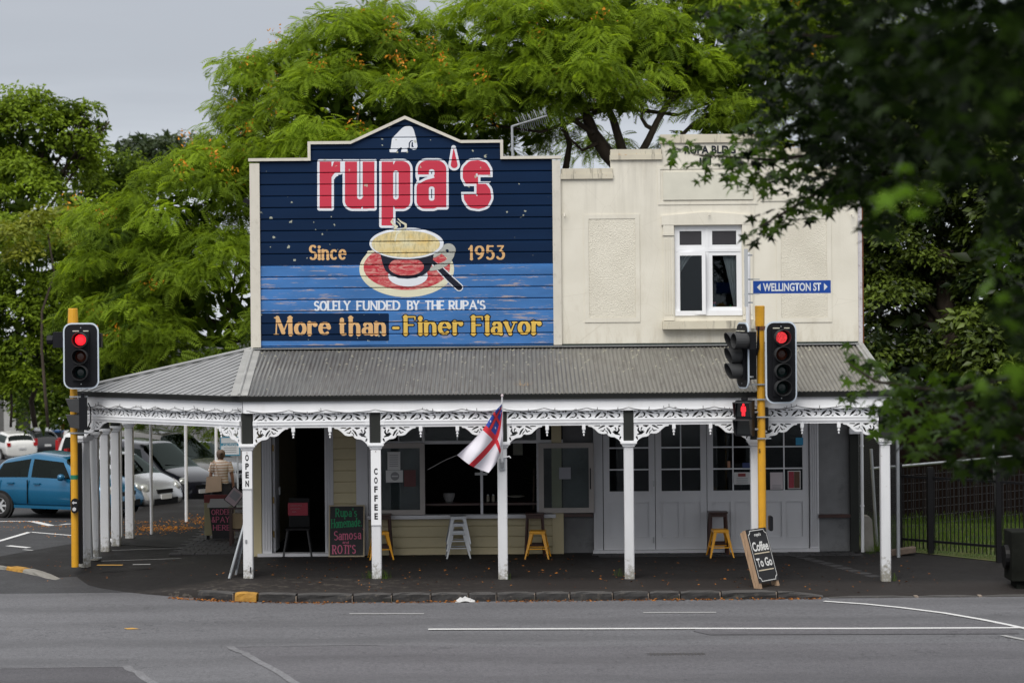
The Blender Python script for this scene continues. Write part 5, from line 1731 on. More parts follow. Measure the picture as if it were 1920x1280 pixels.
slab((GA.x, GA.y), (6.72, -.20), -.015, -.004, 3.175, 3.209, 'gutter_lip', M['gutter'])
slab(GA, GB, -.015, -.004, 3.175, 3.209, 'gutter_lip', M['gutter'])
m = MB(); m.quad((-4.8, -.1, 3.10), (6.6, -.1, 3.10), (6.6, YW - .1, 3.60), (-4.8, YW - .1, 3.60))
m.quad((-4.8, -.1, 3.10), (-4.9, YW - .1, 3.6), (-8.2, 2.8, 3.1), (-8.2, 2.8, 3.1))
m.quad((-8.2, 2.8, 3.1), (-4.95, YW - .1, 3.6), (-4.95, 7.3, 3.6), (-8.2, 7.3, 3.1))
m.build('verandah_soffit', pm('dim_white_soffit', (.45, .45, .45), .7), shop)

# corrugated iron
ZE, ZT, YE, YT = 3.214, 3.955, -.205, YW - .04
x0, x1 = GA.x - .02, 6.68
pitch = .0762
n = int((x1 - x0) / pitch * 8)
rows = 6
V = []
for j in range(rows + 1):
    t = j / rows
    for i in range(n + 1):
        x = x0 + (x1 - x0) * i / n
        V.append((x - .1 * t * (1 - i / n), YE + (YT - YE) * t, ZE + (ZT - ZE) * t + .0105 * math.sin(x / pitch * 2 * math.pi)))
F = [(j * (n + 1) + i, j * (n + 1) + i + 1, (j + 1) * (n + 1) + i + 1, (j + 1) * (n + 1) + i) for j in range(rows) for i in range(n)]
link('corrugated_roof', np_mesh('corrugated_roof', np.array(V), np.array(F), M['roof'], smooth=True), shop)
# ribbed triangle over the chamfered corner
PA, PB, PC = Vector((GA.x, GA.y, 3.214)), Vector((GB.x, GB.y, 3.214)), Vector((XL - .02, YW, 3.955))
m = MB(); m.add([PA, PC, PB], [(0, 1, 2)])
nrm = (PC - PA).cross(PB - PA).normalized()
if nrm.z < 0: nrm = -nrm
dAB = (PB - PA).normalized()
down = nrm.cross(dAB).normalized()
if down.z < 0: down = -down
L = (PB - PA).length
hC = (PC - PA).dot(down); sC = (PC - PA).dot(dAB)
k = .12
while k < L:
    top = hC * (k / sC if k < sC else (L - k) / (L - sC))
    if top > .1:
        a = PA + dAB * k + nrm * .008; b = a + down * (top - .03)
        m.bar(a, b, .035, .022, nrm)
    k += .19
m.build('ribbed_roof', M['roofside'], shop)
m = MB(); m.quad((GB.x, GB.y, 3.21), (XL - .02, YW + .01, 3.955), (XL - .02, 7.4, 3.955), (GB.x, 7.4, 3.21)); m.build('ribbed_roof', M['roofside'], shop)
# hip, ridge and barge flashings
def flashing(p, q, w, name='hip_flashing', mat=M['flash']):
    p, q = Vector(p), Vector(q)
    m = MB(); m.bar(p, q, w, .014); m.tube([p + Vector((0, 0, .012)), q + Vector((0, 0, .012))], .028, 8)
    m.build(name, mat, shop)
flashing(PA + Vector((-.02, 0, .012)), PC + Vector((-.02, 0, .015)), .30)
flashing(PB + Vector((0, 0, .02)), PC + Vector((0, 0, .02)), .12, 'ridge_flashing', M['roofside'])
flashing((6.66, YE, ZE + .02), (XR, YT, ZT + .02), .16, 'barge_flashing')
MB().box(XL, YW - .22, 3.955, XR, YW - .08, 3.972).build('roof_flashing', M['roofside'], shop)
g_ = MB()
base = at(983, 727, .4)
for i in range(34):
    a = rnd.uniform(-1.2, 1.2); l = rnd.uniform(.08, .2)
    p = base + Vector((rnd.uniform(-.07, .07), 0, 0)); q = p + Vector((math.sin(a) * l, rnd.uniform(-.05, .05), math.cos(a) * l))
    g_.add([p, p + Vector((.008, 0, 0)), q + Vector((math.sin(a) * .05, 0, -.01))], [(0, 1, 2)])
gt = g_.build('dry_grass_tuft', flat('straw', (.45, .33, .2), .8)); tag(gt, 'small tuft of dry straw coloured grass growing on the corrugated roof above the flag', 'grass')

# fairy-light wire strung along the fascia
def wire(P, name='light_wire'):
    m = MB(); m.tube(P, .0045, 4, False)
    for i in range(0, len(P) - 1):
        if rnd.random() < .38:
            p = P[i]; h = rnd.choice((.03, .045, .06, -.04))
            m.tube([p, p + Vector((rnd.uniform(-.01, .01), 0, h))], .004, 4, False)
            if rnd.random() < .5: m.tube([p, p + Vector((rnd.uniform(-.05, .05), 0, h * .5))], .003, 4, False)
    m.build(name, M['blackmetal'], shop)
P = []
x = PXS[0] - .05
anchors = [PXS[0], -3.95, -3.3, PXS[1], -1.6, -.9, PXS[2], .55, 1.3, PXS[3], 2.75, 3.55, PXS[4], 5.0, 5.8, PXS[5]]
for a, b in zip(anchors[:-1], anchors[1:]):
    for i in range(8):
        t = i / 8
        P.append(Vector((a + (b - a) * t, -.15, ZLT + .05 - .05 * 4 * t * (1 - t) * rnd.uniform(.9, 1.1))))
wire(P)
P = []
for k_ in range(60):
    t = k_ / 59
    p = CA + (CB - CA) * t
    p = p + Vector((-.15 * .64, -.15 * .76, 0)); p.z = ZLT + .03 + .035 * math.sin(k_ * .9) * rnd.uniform(.4, 1)
    P.append(p)
wire(P)
P2 = [p + Vector((0, 0, -.09 * abs(math.sin(i * .22)))) for i, p in enumerate(P)]
wire(P2)

# downpipes
def pipe(P, r, name='downpipe', mat=M['white'], parent=shop):
    m = MB(); m.tube(P, r, 10); return m.build(name, mat, parent)
x_ = WX(1614.5, 900)
pipe([(x_, YW - .12, 2.65), (x_, YW - .12, -.02)], .032)
for z_ in (2.0, .86): MB().lathe([(.042, 0), (.042, .03)], (x_, YW - .12, z_), 10).build('pipe_clip', M['white'], shop)
MB().box(WX(1590, 805), YW - .2, WZ(812, 1600), x_ - .04, YW - .09, WZ(801, 1600)).build('corbel', M['white'], shop)
pipe([(-8.0, 6.2, 2.95), (-8.0, 6.2, .12), (-8.03, 6.2, .05), (-8.2, 6.2, .03)], .045)
m = MB(); m.tube([(-7.6, 7.7, 0), (-7.6, 7.7, 2.75)], .032, 8); m.build('slender_post', M['white'], shop)
m = MB(); m.tube([(-7.23, 10.3, -.05), (-7.23, 10.3, 2.75)], .036, 8); m.build('slender_post', M['white'], shop)
m = MB(); m.tube([(-6.9, 13.0, -.1), (-6.9, 13.0, 2.75)], .036, 8); m.build('slender_post', M['white'], shop)
MB().box(-7.7, 7.65, 2.75, -7.5, 13.2, 2.9).build('awning_beam', M['white'], shop)

# ================================================================ TRAFFIC SIGNALS
def rr(x0, z0, x1, z1, r, n=5):
    P = []
    for cx, cz, a0 in ((x1 - r, z1 - r, 0), (x0 + r, z1 - r, 90), (x0 + r, z0 + r, 180), (x1 - r, z0 + r, 270)):
        for i in range(n + 1):
            a = R(a0 + 90 * i / n); P.append((cx + r * math.cos(a), cz + r * math.sin(a)))
    return P
def signal_head(T, parent, w, h, zs, lit, ledmode, lens=.1, board=True, left_extra=False):
    "head in local frame T: faces -y, origin at board centre"
    if board:
        m = MB(); m.T = T
        m.prism(rr(-w / 2, -h / 2, w / 2, h / 2, .15), -.0, .022); m.build('backboard', M['silverrim'], parent)
        m = MB(); m.T = T; m.prism(rr(-w / 2 + .028, -h / 2 + .028, w / 2 - .028, h / 2 - .028, .125), -.012, -.001); m.build('backboard_face', M['blackplastic'], parent)
        m = MB(); m.T = T
        for z in (-h / 2 + .09, h / 2 - .09): m.lathe([(.011, -.02), (.011, -.012)], (0, 0, z), 8, axis='y')
        m.build('bolt', M['steel'], parent)
    m = MB(); m.T = T
    zlo, zhi = min(zs) - .15, max(zs) + .15
    m.box(-.16, -.05, zlo, .16, -.0125, zhi); m.box(-.15, .023, zlo, .15, .2, zhi)
    m.build('signal_housing', M['blackplastic'], parent)
    if board:
        m = MB(); m.T = T
        for a, b in ((-.145, -.03), (.05, .145)): m.box(a, -.055, zhi + .006, b, -.013, zhi + .022)
        m.build('reflective_strip', flat('cream_strip', (.6, .58, .48), .4), parent)
    pos = [(0, z, i) for i, z in enumerate(zs)]
    if left_extra: pos.append((-.31, zs[0], 9))
    for x, z, i in pos:
        n = 24
        m = MB(); m.T = T
        vs, fs = [], []
        for k in range(n + 1):
            a = R(360 * k / n)
            for rr_, y, in ((.132, -.05), (.134, -.27 - .05 * math.sin(a))):
                vs.append((x + rr_ * math.cos(a), y, z + rr_ * math.sin(a)))
        for k in range(n):
            fs.append((2 * k, 2 * k + 1, 2 * k + 3, 2 * k + 2))
        m.add(vs, fs)
        vi = m.build('visor', M['hood'], parent)
        so = vi.modifiers.new('wall', 'SOLIDIFY'); so.thickness = .005
        mat = [flat('unlit_red_lens', (.05, .006, .006), .2), flat('unlit_amber_lens', (.10, .022, .008), .25), flat('unlit_green_lens', (.006, .028, .026), .2), flat('unlit_green_lens', (.006, .028, .026), .2)][min(i, 3)]
        if i == lit: mat = M['led'] if ledmode else M['redlamp']
        m = MB(); m.T = T; m.lathe([(.0, -.075), (.06, -.072), (lens, -.056), (lens, -.05)], (x, 0, z), 20, axis='y'); m.build('lens', mat, parent)
def TT(p, yaw): return Matrix.Translation(p) @ Matrix.Rotation(yaw, 4, 'Z')

# right-hand signal
PR = Vector((at(1427.5, 800, -.35).x, -.35, fz(4.3, -.35)))
ts = thing('traffic_signal', PR, 'tall yellow signal pole with a four lamp head showing red, before the french doors', 'traffic light', 'yellow traffic signals at the corner')
m = MB(); m.tube([PR, PR + Vector((0, 0, 4.55))], .07, 14); m.build('signal_pole', M['yellow'], ts)
zt_ = at(1427, 573, -.35).z
zc = at(1427, 611, -.35).z
m = MB(); m.lathe([(.082, zc), (.088, zt_ - .01), (.078, zt_)], (PR.x - .01, PR.y, 0), 14); m.build('pole_cap', M['yellow'], ts)
m = MB(); m.lathe([(.085, zc - .07), (.09, zc - .005)], (PR.x, PR.y, 0), 12); m.build('pole_collar', M['rust'], ts)
hc = at(1464.5, 679, -.60)
zs_ = [at(1463, py, -.60).z - hc.z for py in (632.5, 663.5, 695, 726)]
signal_head(TT(hc, R(4)), ts, .555, 1.43, zs_, 0, True)
sc_ = at(1392, 666, -.4)
zs_ = [at(1370, py, -.4).z - sc_.z for py in (638, 666, 695)]
signal_head(TT(sc_, R(-72)), ts, .50, 1.16, zs_, 99, False, left_extra=False)
# extra arrow lamp beside the top lamp of the side head
m = MB(); m.T = TT(sc_, R(-72)); m.box(.17, -.05, zs_[0] - .15, .46, .05, zs_[0] + .15); m.build('signal_housing', M['blackplastic'], ts)
m = MB(); m.T = TT(sc_, R(-72)); m.lathe([(.128, -.05), (.132, -.30), (.126, -.30), (.122, -.05)], (.31, 0, zs_[0]), 18, axis='y'); m.build('visor', M['hood'], ts)
# brackets
m = MB()
for py in (720, 748, 781, 821):
    z = at(1427, py, -.35).z
    m.lathe([(.082, z - .012), (.082, z + .012)], (PR.x, PR.y, 0), 12)
    m.box(PR.x - .17 if py in (720, 748) else PR.x - .09, PR.y - .10, z - .010, PR.x + .16, PR.y - .08, z + .010)
m.build('pole_clamp', M['galv'], ts)
m = MB()
for k_ in range(2):
    a, b, c, d = [at(*q, -.44) for q in ((1421 + k_ * 2, 612), (1423 - k_ * 3, 650), (1414, 674), (1400, 680 + 2 * k_))]
    m.tube([a, b, (b + c) / 2 + Vector((.01, 0, 0)), c, d], .012, 6)
m.build('signal_cable', M['blackplastic'], ts)
# pedestrian head
pc = at(1395, 784, -.5)
def ped_head(T, parent, lit=True):
    m = MB(); m.T = T; m.box(-.15, -.02, -.31, .15, .16, .31); m.box(-.05, 0, .31, .05, .08, .36); m.build('pedestrian_housing', M['blackplastic'], parent)
    for s_, z in ((0, .15), (1, -.155)):
        m = MB(); m.T = T
        m.box(-.15, -.2, z + .125, .15, -.021, z + .14); m.add([(-.15, -.021, z - .13), (-.15, -.021, z + .125), (-.15, -.2, z + .125), (-.15, -.11, z - .13)], [(0, 1, 2, 3)]); m.add([(.15, -.021, z - .13), (.15, -.021, z + .125), (.15, -.2, z + .125), (.15, -.11, z - .13)], [(0, 1, 2, 3)])
        vi = m.build('pedestrian_visor', M['hood'], parent)
        m = MB(); m.T = T; m.box(-.125, -.028, z - .12, .125, -.021, z + .115); m.build('pedestrian_lens', flat('black_lens', (.006, .009, .01), .15), parent)
        if s_ == 0 and lit:
            m = MB(); m.T = T
            y0, y1 = -.034, -.029
            m.lathe([(.02, y0), (.02, y1)], (0, 0, z + .09), 12, axis='y')
            m.prism([(-.035, z + .062), (-.045, z + .03), (-.045, z - .03), (-.03, z - .03), (-.027, z + .015), (-.03, z - .105), (-.004, z - .105), (0, z - .03), (.004, z - .105), (.03, z - .105), (.027, z + .015), (.03, z - .03), (.045, z - .03), (.045, z + .03), (.035, z + .062)], y0, y1)
            m.build('red_figure', M['redlamp'], parent)
ped_head(TT(pc, R(-22)), ts)
m = MB(); m.tube([pc + Vector((.1, .08, .1)), Vector((PR.x, PR.y, pc.z + .1))], .02, 6); m.tube([pc + Vector((.1, .08, -.2)), Vector((PR.x, PR.y, pc.z - .2))], .02, 6); m.build('head_bracket', M['galv'], ts)
bx = at(1438, 785, -.4)
MB().lathe([(.05, bx.z - .2), (.06, bx.z - .15), (.06, bx.z + .15), (.05, bx.z + .2)], (bx.x - .02, bx.y + .1, 0), 12).build('terminal_box', M['blackplastic'], ts)
bp = at(1440, 976, -.35)
m = MB(); m.prism(rr(bp.x - .035, bp.z - .13, bp.x + .035, bp.z + .13, .03), -.84, -.68); m.build('push_button_box', M['blackplastic'], ts)
p_ = at(1424, 845, -.42)
lettering('5', (p_.x, PR.y - .074, p_.z), .07, .035, M['blackplastic'], ts, .02, name='pole_number')

# street name sign on its own white pole clamped behind the signal
sp = at(1404, 600, -.28)
ss = thing('street_name_sign', at(1404, 722, -.28), 'blue street name sign reading WELLINGTON ST on a thin white pole', 'street sign')
p0, p1 = at(1404.5, 722, -.28), at(1402.0, 473, -.28)
m = MB(); m.tube([p0, p1], .044, 12); m.build('sign_pole', M['white'], ss)
m = MB()
for py in (524, 551, 567, 705, 479):
    z = at(1404, py, -.28).z
    m.lathe([(.05, z - .012), (.05, z + .012)], (p1.x + (p0.x - p1.x) * (py - 473) / 249, -.6, 0), 12)
    if py in (524, 551): m.box(p1.x + .05, -.62, z - .01, p1.x + .17, -.58, z + .01)
m.build('sign_clamp', M['galv'], ss)
b0, b1 = at(1412, 538, -.30), at(1557.5, 538, -.30)
zc, bh = (b0.z + b1.z) / 2, .225
tz = .0
m = MB(); m.box(b0.x, -.315, zc - bh / 2, b1.x, -.295, zc + bh / 2); bl = m.build('sign_blade', flat('street_sign_blue', (.006, .055, .30), .35), ss)
wm = flat('sign_reflective_white', (.60, .63, .66), .4)
lettering('WELLINGTON ST', ((b0.x + b1.x) / 2, -.3185, zc), .145, 1.02, wm, bl, .03, name='street_lettering')
m = MB()
for xx, s_ in ((b0.x + .10, -1), (b1.x - .09, 1)):
    m.prism([(xx - .03 * s_, zc - .065), (xx + .035 * s_, zc), (xx - .03 * s_, zc + .065)], -.3175, -.3152)
m.build('sign_arrow', wm, bl)
q0, q1 = at(1397.5, 467, -.7), at(1397.5, 575, -.7)
m = MB(); m.T = TT(Vector(((q0.x), -.66, (q0.z + q1.z) / 2)), R(5)); m.box(-.012, -.7, -.10, .012, -.0, .10)
m = MB(); m.T = TT(Vector((q0.x, -.62, (q0.z + q1.z) / 2)), R(5)); m.box(-.035, -.14, -.50, .025, -.115, .5); m.box(-.02, -.13, -.3, .02, .0, -.28); m.box(-.02, -.13, .28, .02, .0, .3)
m.build('side_blade', flat('pale_grey_sheet', (.42, .44, .46), .5), ss)

# left-hand signal
PL = Vector((-8.17, 2.15, -.03))
tl = thing('traffic_signal', PL, 'yellow signal pole with a three lamp head showing red, beside the blue car', 'traffic light', 'yellow traffic signals at the corner')
zt_ = at(135, 578, 2.15).z; zc = at(135, 607, 2.15).z
m = MB(); m.tube([PL, (PL.x, PL.y, zc)], .068, 14); m.build('signal_pole', M['yellow'], tl)
m = MB(); m.lathe([(.10, zc - .35), (.10, zc), (.088, zt_ - .01), (.08, zt_)], (PL.x, PL.y, 0), 14); m.build('pole_cap', M['yellow'], tl)
hc = at(152, 667, 1.9)
zs_ = [at(152, py, 1.9).z - hc.z for py in (637, 668, 698)]
signal_head(TT(hc, R(2)), tl, .655, 1.22, zs_, 0, False)
m = MB(); b = at(110, 637, 2.3); m.T = TT(b, R(0)); m.box(-.09, -.1, -.145, .12, .1, .145); m.lathe([(.09, -.11), (.09, .0)], (-.10, 0, 0), 10, axis='x'); m.build('rear_signal_housing', M['blackplastic'], tl)
m = MB(); b = at(188, 638, 2.3); m.T = TT(b, R(0)); m.box(-.06, -.1, -.13, .03, .1, .13); m.build('rear_signal_housing', M['blackplastic'], tl)
pc2 = at(150, 775, 2.0)
m = MB(); m.T = TT(pc2, R(-78)); 
m.box(-.15, -.02, -.30, .15, .13, .30); m.box(-.04, .02, .30, .04, .08, .38); m.build('pedestrian_housing', M['blackplastic'], tl)
for z in (.145, -.15):
    m = MB(); m.T = TT(pc2, R(-78)); z0, z1 = z - .12, z + .13
    m.add([(-.15, -.021, z0), (.15, -.021, z0), (.15, -.021, z1), (-.15, -.021, z1), (-.15, -.18, z0 + .02), (.15, -.18, z0 + .02), (.15, -.26, z1), (-.15, -.26, z1)], [(1, 2, 6, 5), (2, 3, 7, 6), (3, 0, 4, 7)])
    m.build('pedestrian_visor', M['hood'], tl)
m = MB()
for py in (744, 812):
    z = at(140, py, 2.0).z
    m.lathe([(.08, z - .015), (.08, z + .015)], (PL.x, PL.y, 0), 12); m.box(PL.x, PL.y - .09, z - .012, PL.x + .28, PL.y - .06, z + .012)
m.build('pole_clamp', M['galv'], tl)
m = MB(); a = pc2 + Vector((.15, 0, .2)); m.tube([a, a + Vector((.05, 0, -.1)), a + Vector((.045, 0, -.35)), a + Vector((-.02, 0, -.5))], .012, 6); m.build('signal_cable', M['blackplastic'], tl)
bz = at(138, 948, 2.0).z
m = MB(); m.prism(rr(PL.x - .055 + .02, bz - .135, PL.x + .085, bz + .135, .06), PL.y - .16, PL.y - .06); m.build('push_button_box', M['blackplastic'], tl)
m = MB()
y0, y1 = PL.y - .166, PL.y - .161
cxp = PL.x + .025
m.prism([(cxp - .045, bz + .06), (cxp - .01, bz + .095), (cxp - .01, bz + .072), (cxp + .045, bz + .072), (cxp + .045, bz + .048), (cxp - .01, bz + .048), (cxp - .01, bz + .025)], y0, y1)
m.lathe([(.033, PL.y - .175), (.036, PL.y - .161)], (cxp, 0, bz - .06), 16, axis='y')
m.build('push_button', flat('pale_button', (.5, .5, .52), .4), tl)
gz_ = at(136, 895, 2.0).z
m = MB(); m.lathe([(.0705, gz_ - .04), (.0705, gz_ + .04)], (PL.x, PL.y, 0), 14); m.build('green_sticker', flat('green_tape', (.01, .16, .09), .5), tl)
# slim grey steel pipe by the side posts
gp = thing('steel_bollard_pipe', at(171, 1047, 3.35), 'slim grey steel pipe standing on a plate just right of the left signal pole', 'post')
c = ORG[gp.name]
m = MB(); m.tube([c, (c.x - .06, c.y, 2.45)], .04, 10); m.build('pipe_shaft', M['steel'], gp)
MB().box(c.x - .18, c.y - .05, 0, c.x + .2, c.y + .05, .012).build('base_plate', M['galv'], gp)
bpst = thing('dark_pole', at(149, 1051, 2.6), 'black painted pole directly behind the left yellow signal pole', 'post')
c = ORG[bpst.name]
MB().box(c.x - .06, c.y - .05, -.02, c.x + .06, c.y + .05, 2.25).build('pole_shaft', M['blackmetal'], bpst)

# ================================================================ SIGN BOARDS ON THE PATH
def frame_map(o, rx, up):
    o, rx, up = Vector(o), Vector(rx).normalized(), Vector(up).normalized()
    n = rx.cross(up)   # points away from reader's side
    return lambda x, z, off=0: o + rx * x + up * z - (-n) * 0 + n * off
# chalkboard leaning on the weatherboards
def local_text(lines, W, H, mapper, parent, name='chalk_writing'):
    for txt, x0, zb_, w, h, th, mat, serif, rise in lines:
        segs = text_segs(txt, x0, zb_, w, h, th, th * .75, serif, .22, .3, rise, jit=.003)
        xs, zs = grid(x0 - .03, x0 + w + .03, zb_ - h * .5, zb_ + h * 1.2 + abs(rise), .0045)
        plate_from_field(name, seg_field(segs, xs, zs, .02), xs, zs, mapper, mat, parent, off=0)
cg = flat('green_chalk', (.02, .33, .13), .8); cp_ = flat('pink_chalk', (.60, .14, .24), .8)
b0, b1 = at(616, 1043.5, YW - .32), at(683.5, 1043.5, YW - .32)
ztop = at(650, 948, YW - .15).z
W, H = b1.x - b0.x, .985
cb = thing('chalkboard', ((b0.x + b1.x) / 2, YW - .3, 0), "black chalkboard with green and pink writing leaning between the doorway and the COFFEE post", 'chalkboard')
o = Vector((b0.x, YW - .32, .008)); up = Vector((0, .2, .98)).normalized(); rx = Vector((1, 0, 0))
mp = lambda x, z, off=0: o + rx * x + up * z - up.cross(rx) * -1 * 0 + Vector((0, -up.z, up.y)) * off
m = MB()
def fbox(m, x0, z0, x1, z1, y0, y1):
    vs = [mp(x, z, y) for y in (y0, y1) for x, z in ((x0, z0), (x1, z0), (x1, z1), (x0, z1))]
    m.add(vs, [(0, 3, 2, 1), (4, 5, 6, 7), (0, 1, 5, 4), (1, 2, 6, 5), (2, 3, 7, 6), (3, 0, 4, 7)])
fbox(m, .02, .02, W - .02, H - .02, -.01, .0); m.build('board_face', M['blackboard'], cb)
m = MB(); fbox(m, 0, 0, .024, H, -.015, .012); fbox(m, W - .024, 0, W, H, -.015, .012); fbox(m, .024, 0, W - .024, .024, -.015, .012); fbox(m, .024, H - .024, W - .024, H, -.015, .012)
m.build('board_frame', flat('pale_pine_frame', (.42, .35, .24), .7), cb)
mp2 = lambda x, z, off=0: mp(x, z, .004)
k_ = W / 67.5 ; kz = H / 96.0
def L(txt, pxa, pyb, pxb, pyt, th, mat, serif, rise=0):
    return (txt, (pxa - 616) * k_, (1043.5 - pyb) * kz, (pxb - pxa) * k_, (pyb - pyt) * kz, th, mat, serif, rise * k_)
local_text([L("Rupa's", 629, 968.5, 669, 954, .016, cg, .08), L('Homemade.', 621, 989.5, 678, 974, .016, cg, .08, 3), L('Samosa', 625.5, 1012, 677, 996, .019, cp_, .05, 2), L("'", 679.5, 1000, 681, 992, .012, cp_, 0),
            L('and', 642, 1018.6, 654, 1014.5, .010, cp_, 0), L("ROTI'S", 623, 1037, 667, 1022, .020, cp_, .10)], W, H, mp2, cb)

# A-frame COFFEE TO GO
AX, AY = 4.44, -1.02
ab = thing('sandwich_board', (AX, AY, fz(AX, AY)), 'black sandwich board reading Coffee To Go in a wooden frame near the kerb', 'sandwich board')
psi = R(50)
nrm_h = Vector((math.sin(psi), -math.cos(psi), 0)); rgt = Vector((math.cos(psi), math.sin(psi), 0))
lean = R(17)
upv = (Vector((0, 0, 1)) * math.cos(lean) - nrm_h * math.sin(lean)).normalized()
W, H = .60, 1.03
# bottom-left corner of the face
p_bl = Vector((4.215, -1.27, fz(4.3, -1.3)))
o = p_bl
nf = rgt.cross(upv).normalized()
mp = lambda x, z, off=0: o + rgt * x + upv * z + nf * off
m = MB()
fbox(m, 0, 0, .065, H, -.075, -.002); fbox(m, W - .065, 0, W, H, -.075, -.002); fbox(m, .066, H - .07, W - .066, H, -.07, -.004); fbox(m, .066, .14, W - .066, .2, -.07, -.004)
m.build('front_frame', M['wood'], ab)
m = MB(); fbox(m, -.0, .10, W, H + .005, .0, .012); m.build('sign_face', M['blackboard'], ab)
m = MB()
fbox(m, 0, .02, .055, H - .02, -.125, -.08); fbox(m, W - .055, .02, W, H - .02, -.125, -.08); fbox(m, .056, .2, W - .056, .26, -.12, -.09)
m.build('rear_frame', M['wood'], ab)
ww = flat('board_white_paint', (.68, .68, .66), .5)
def blt(txt, cx, cz, h, w, bold, mt=ww): lettering(txt, mp(cx, cz, .0145), h, w, mt, ab, bold, right=rgt, up=upv, name='board_lettering')
blt("rupa's", .30, .925, .075, .20, .035)
blt('Coffee', .30, .725, .165, .48, .028)
blt('To Go', .30, .445, .155, .46, .028)
m = MB(); fbox(m, .07, .595, .53, .613, .013, .015); fbox(m, .07, .30, .53, .318, .013, .015); m.build('painted_rule', flat('cream_rule', (.6, .52, .38), .5), ab)
# scalloped border line
xs, zs = grid(-.01, W + .01, .09, H + .02, .005)
X, Z = np.meshgrid(xs, zs)
def bshape(i):
    s_ = f_rb(X, Z, i, .10 + i, W - i, H - i)
    for cx in (i, W - i):
        for cz in (.10 + i, H - i):
            s_ = np.maximum(s_, .065 - np.hypot(X - cx, Z - cz))
    return s_
Fb = np.maximum(bshape(.018), -bshape(.03))
plate_from_field('painted_border', Fb, xs, zs, lambda x, z, off=0: mp(x, z, .0145), ww, ab)

# metal A-frame seen edge-on beside the OPEN post
lf = thing('folding_sign', (-4.95, .1, .0), 'thin grey metal folding sign seen edge-on against the OPEN post', 'sandwich board')
m = MB(); a, b = Vector((-5.03, -.12, fz(-5, -.1))), Vector((-4.80, .25, .92))
m.bar(a, b, .035, .03); m.bar(a + Vector((.05, .55, 0)), b + Vector((.03, .25, 0)), .03, .03); m.build('metal_frame', M['galv'], lf)
m = MB(); m.add([a + Vector((.01, .01, .1)), a + Vector((.06, .55, .1)), b + Vector((.02, .25, 0)), b], [(0, 1, 2, 3)]); m.build('sign_sheet', M['galv'], lf)
m = MB(); m.bar(b + Vector((.06, .3, -.1)), Vector((-4.78, .75, .02)), .02, .02); m.build('red_stay', flat('red_enamel', (.3, .02, .03), .4), lf)

# ORDER & PAY HERE board with its painted takeaway cup
oc = at(408, 1010, 6.5)
ob = thing('order_board', (oc.x, 6.5, .0), 'cream and red board with a takeaway cup lettered ORDER & PAY HERE', 'sandwich board')
x0, x1 = at(383, 970, 6.5).x, at(440, 970, 6.5).x
zb_, zt_ = at(410, 1003, 6.5).z, at(410, 927, 6.5).z
MB().box(x0, 6.5, zb_, x1, 6.53, zt_).build('board_panel', flat('pale_olive_board', (.30, .27, .15), .6), ob)
MB().box(x0 - .001, 6.497, zt_ - .16, x1 + .001, 6.531, zt_ + .001).build('red_header', flat('dull_red_board', (.16, .02, .02), .6), ob)
m = MB()
for xx in (x0 + .05, x1 - .1): m.box(xx, 6.46, 0, xx + .05, 6.6, zb_)
m.build('board_foot', M['blackmetal'], ob)
xc_ = (x0 + x1) / 2 + .03
MB().prism([(xc_ - .24, zt_ - .24), (xc_ + .24, zt_ - .24), (xc_ + .17, .02), (xc_ - .17, .02)], 6.480, 6.496).build('cup_drawing', M['blackboard'], ob)
MB().prism([(xc_ - .27, zt_ - .26), (xc_ + .29, zt_ - .26), (xc_ + .28, zt_ - .19), (xc_ + .22, zt_ - .17), (xc_ + .21, zt_ - .08), (xc_ - .21, zt_ - .08), (xc_ - .23, zt_ - .17), (xc_ - .27, zt_ - .19)], 6.470, 6.479).build('cup_lid', flat('pale_grey_paint', (.42, .42, .42), .5), ob)
mpx = lambda x, z, off=0: (x, 6.476, z)
local_text([('ORDER', xc_ - .19, zt_ - .40, .40, .10, .015, cp_, .04, 0), ('&PAY', xc_ - .19, zt_ - .56, .37, .11, .015, cp_, .04, 0), ('HERE', xc_ - .16, zt_ - .72, .35, .10, .015, cp_, .04, 0)], 0, 0, mpx, ob)

# little red-brown side table with boxes, tilted menu card
tb = thing('side_table', at(443, 1022, 5.2), 'small dark red wooden table with shelves half hidden behind the OPEN post', 'table')
c = ORG[tb.name]; c0 = Vector((c.x, 5.2, 0))
m = MB()
for dx_ in (-.11, .2):
    for dy in (-.0, .35): m.box(c0.x + dx_ - .025, c0.y + dy - .025, 0, c0.x + dx_ + .025, c0.y + dy + .025, .74)
m.build('table_leg', M['darkwood'], tb)
MB().box(c0.x - .16, c0.y - .04, .74, c0.x + .25, c0.y + .4, .775).build('table_top', M['darkwood'], tb)
MB().box(c0.x - .08, c0.y, .30, c0.x + .17, c0.y + .36, .33).build('table_shelf', M['darkwood'], tb)
MB().box(c0.x - .08, c0.y + .1, .34, c0.x + .12, c0.y + .3, .64).build('cardboard_box', flat('cardboard', (.42, .32, .2), .8), tb)
mc = thing('menu_card', at(438, 932, 5.1), 'tilted pink and white menu card propped on the small table beside the OPEN post', 'menu')
c = at(439, 931, 5.05)
T_ = Matrix.Translation(c) @ Matrix.Rotation(R(38), 4, 'Y')
m = MB(); m.T = T_; m.box(-.135, 0, -.17, .135, .02, .17); m.build('card_holder', M['blackmetal'], mc)
m = MB(); m.T = T_; m.box(-.12, -.004, -.155, .12, -.001, .155); m.build('card_face', flat('pinkish_paper', (.48, .38, .42), .5), mc)
m = MB(); m.T = T_; m.box(-.085, -.0075, -.05, .085, -.0045, .11); m.build('card_panel', flat('grey_paper', (.30, .30, .33), .7), mc)
m = MB(); m.bar(c + Vector((0, .03, -.1)), Vector((c.x + .02, c.y + .1, .78)), .02, .02); m.build('card_stand', M['blackmetal'], mc)

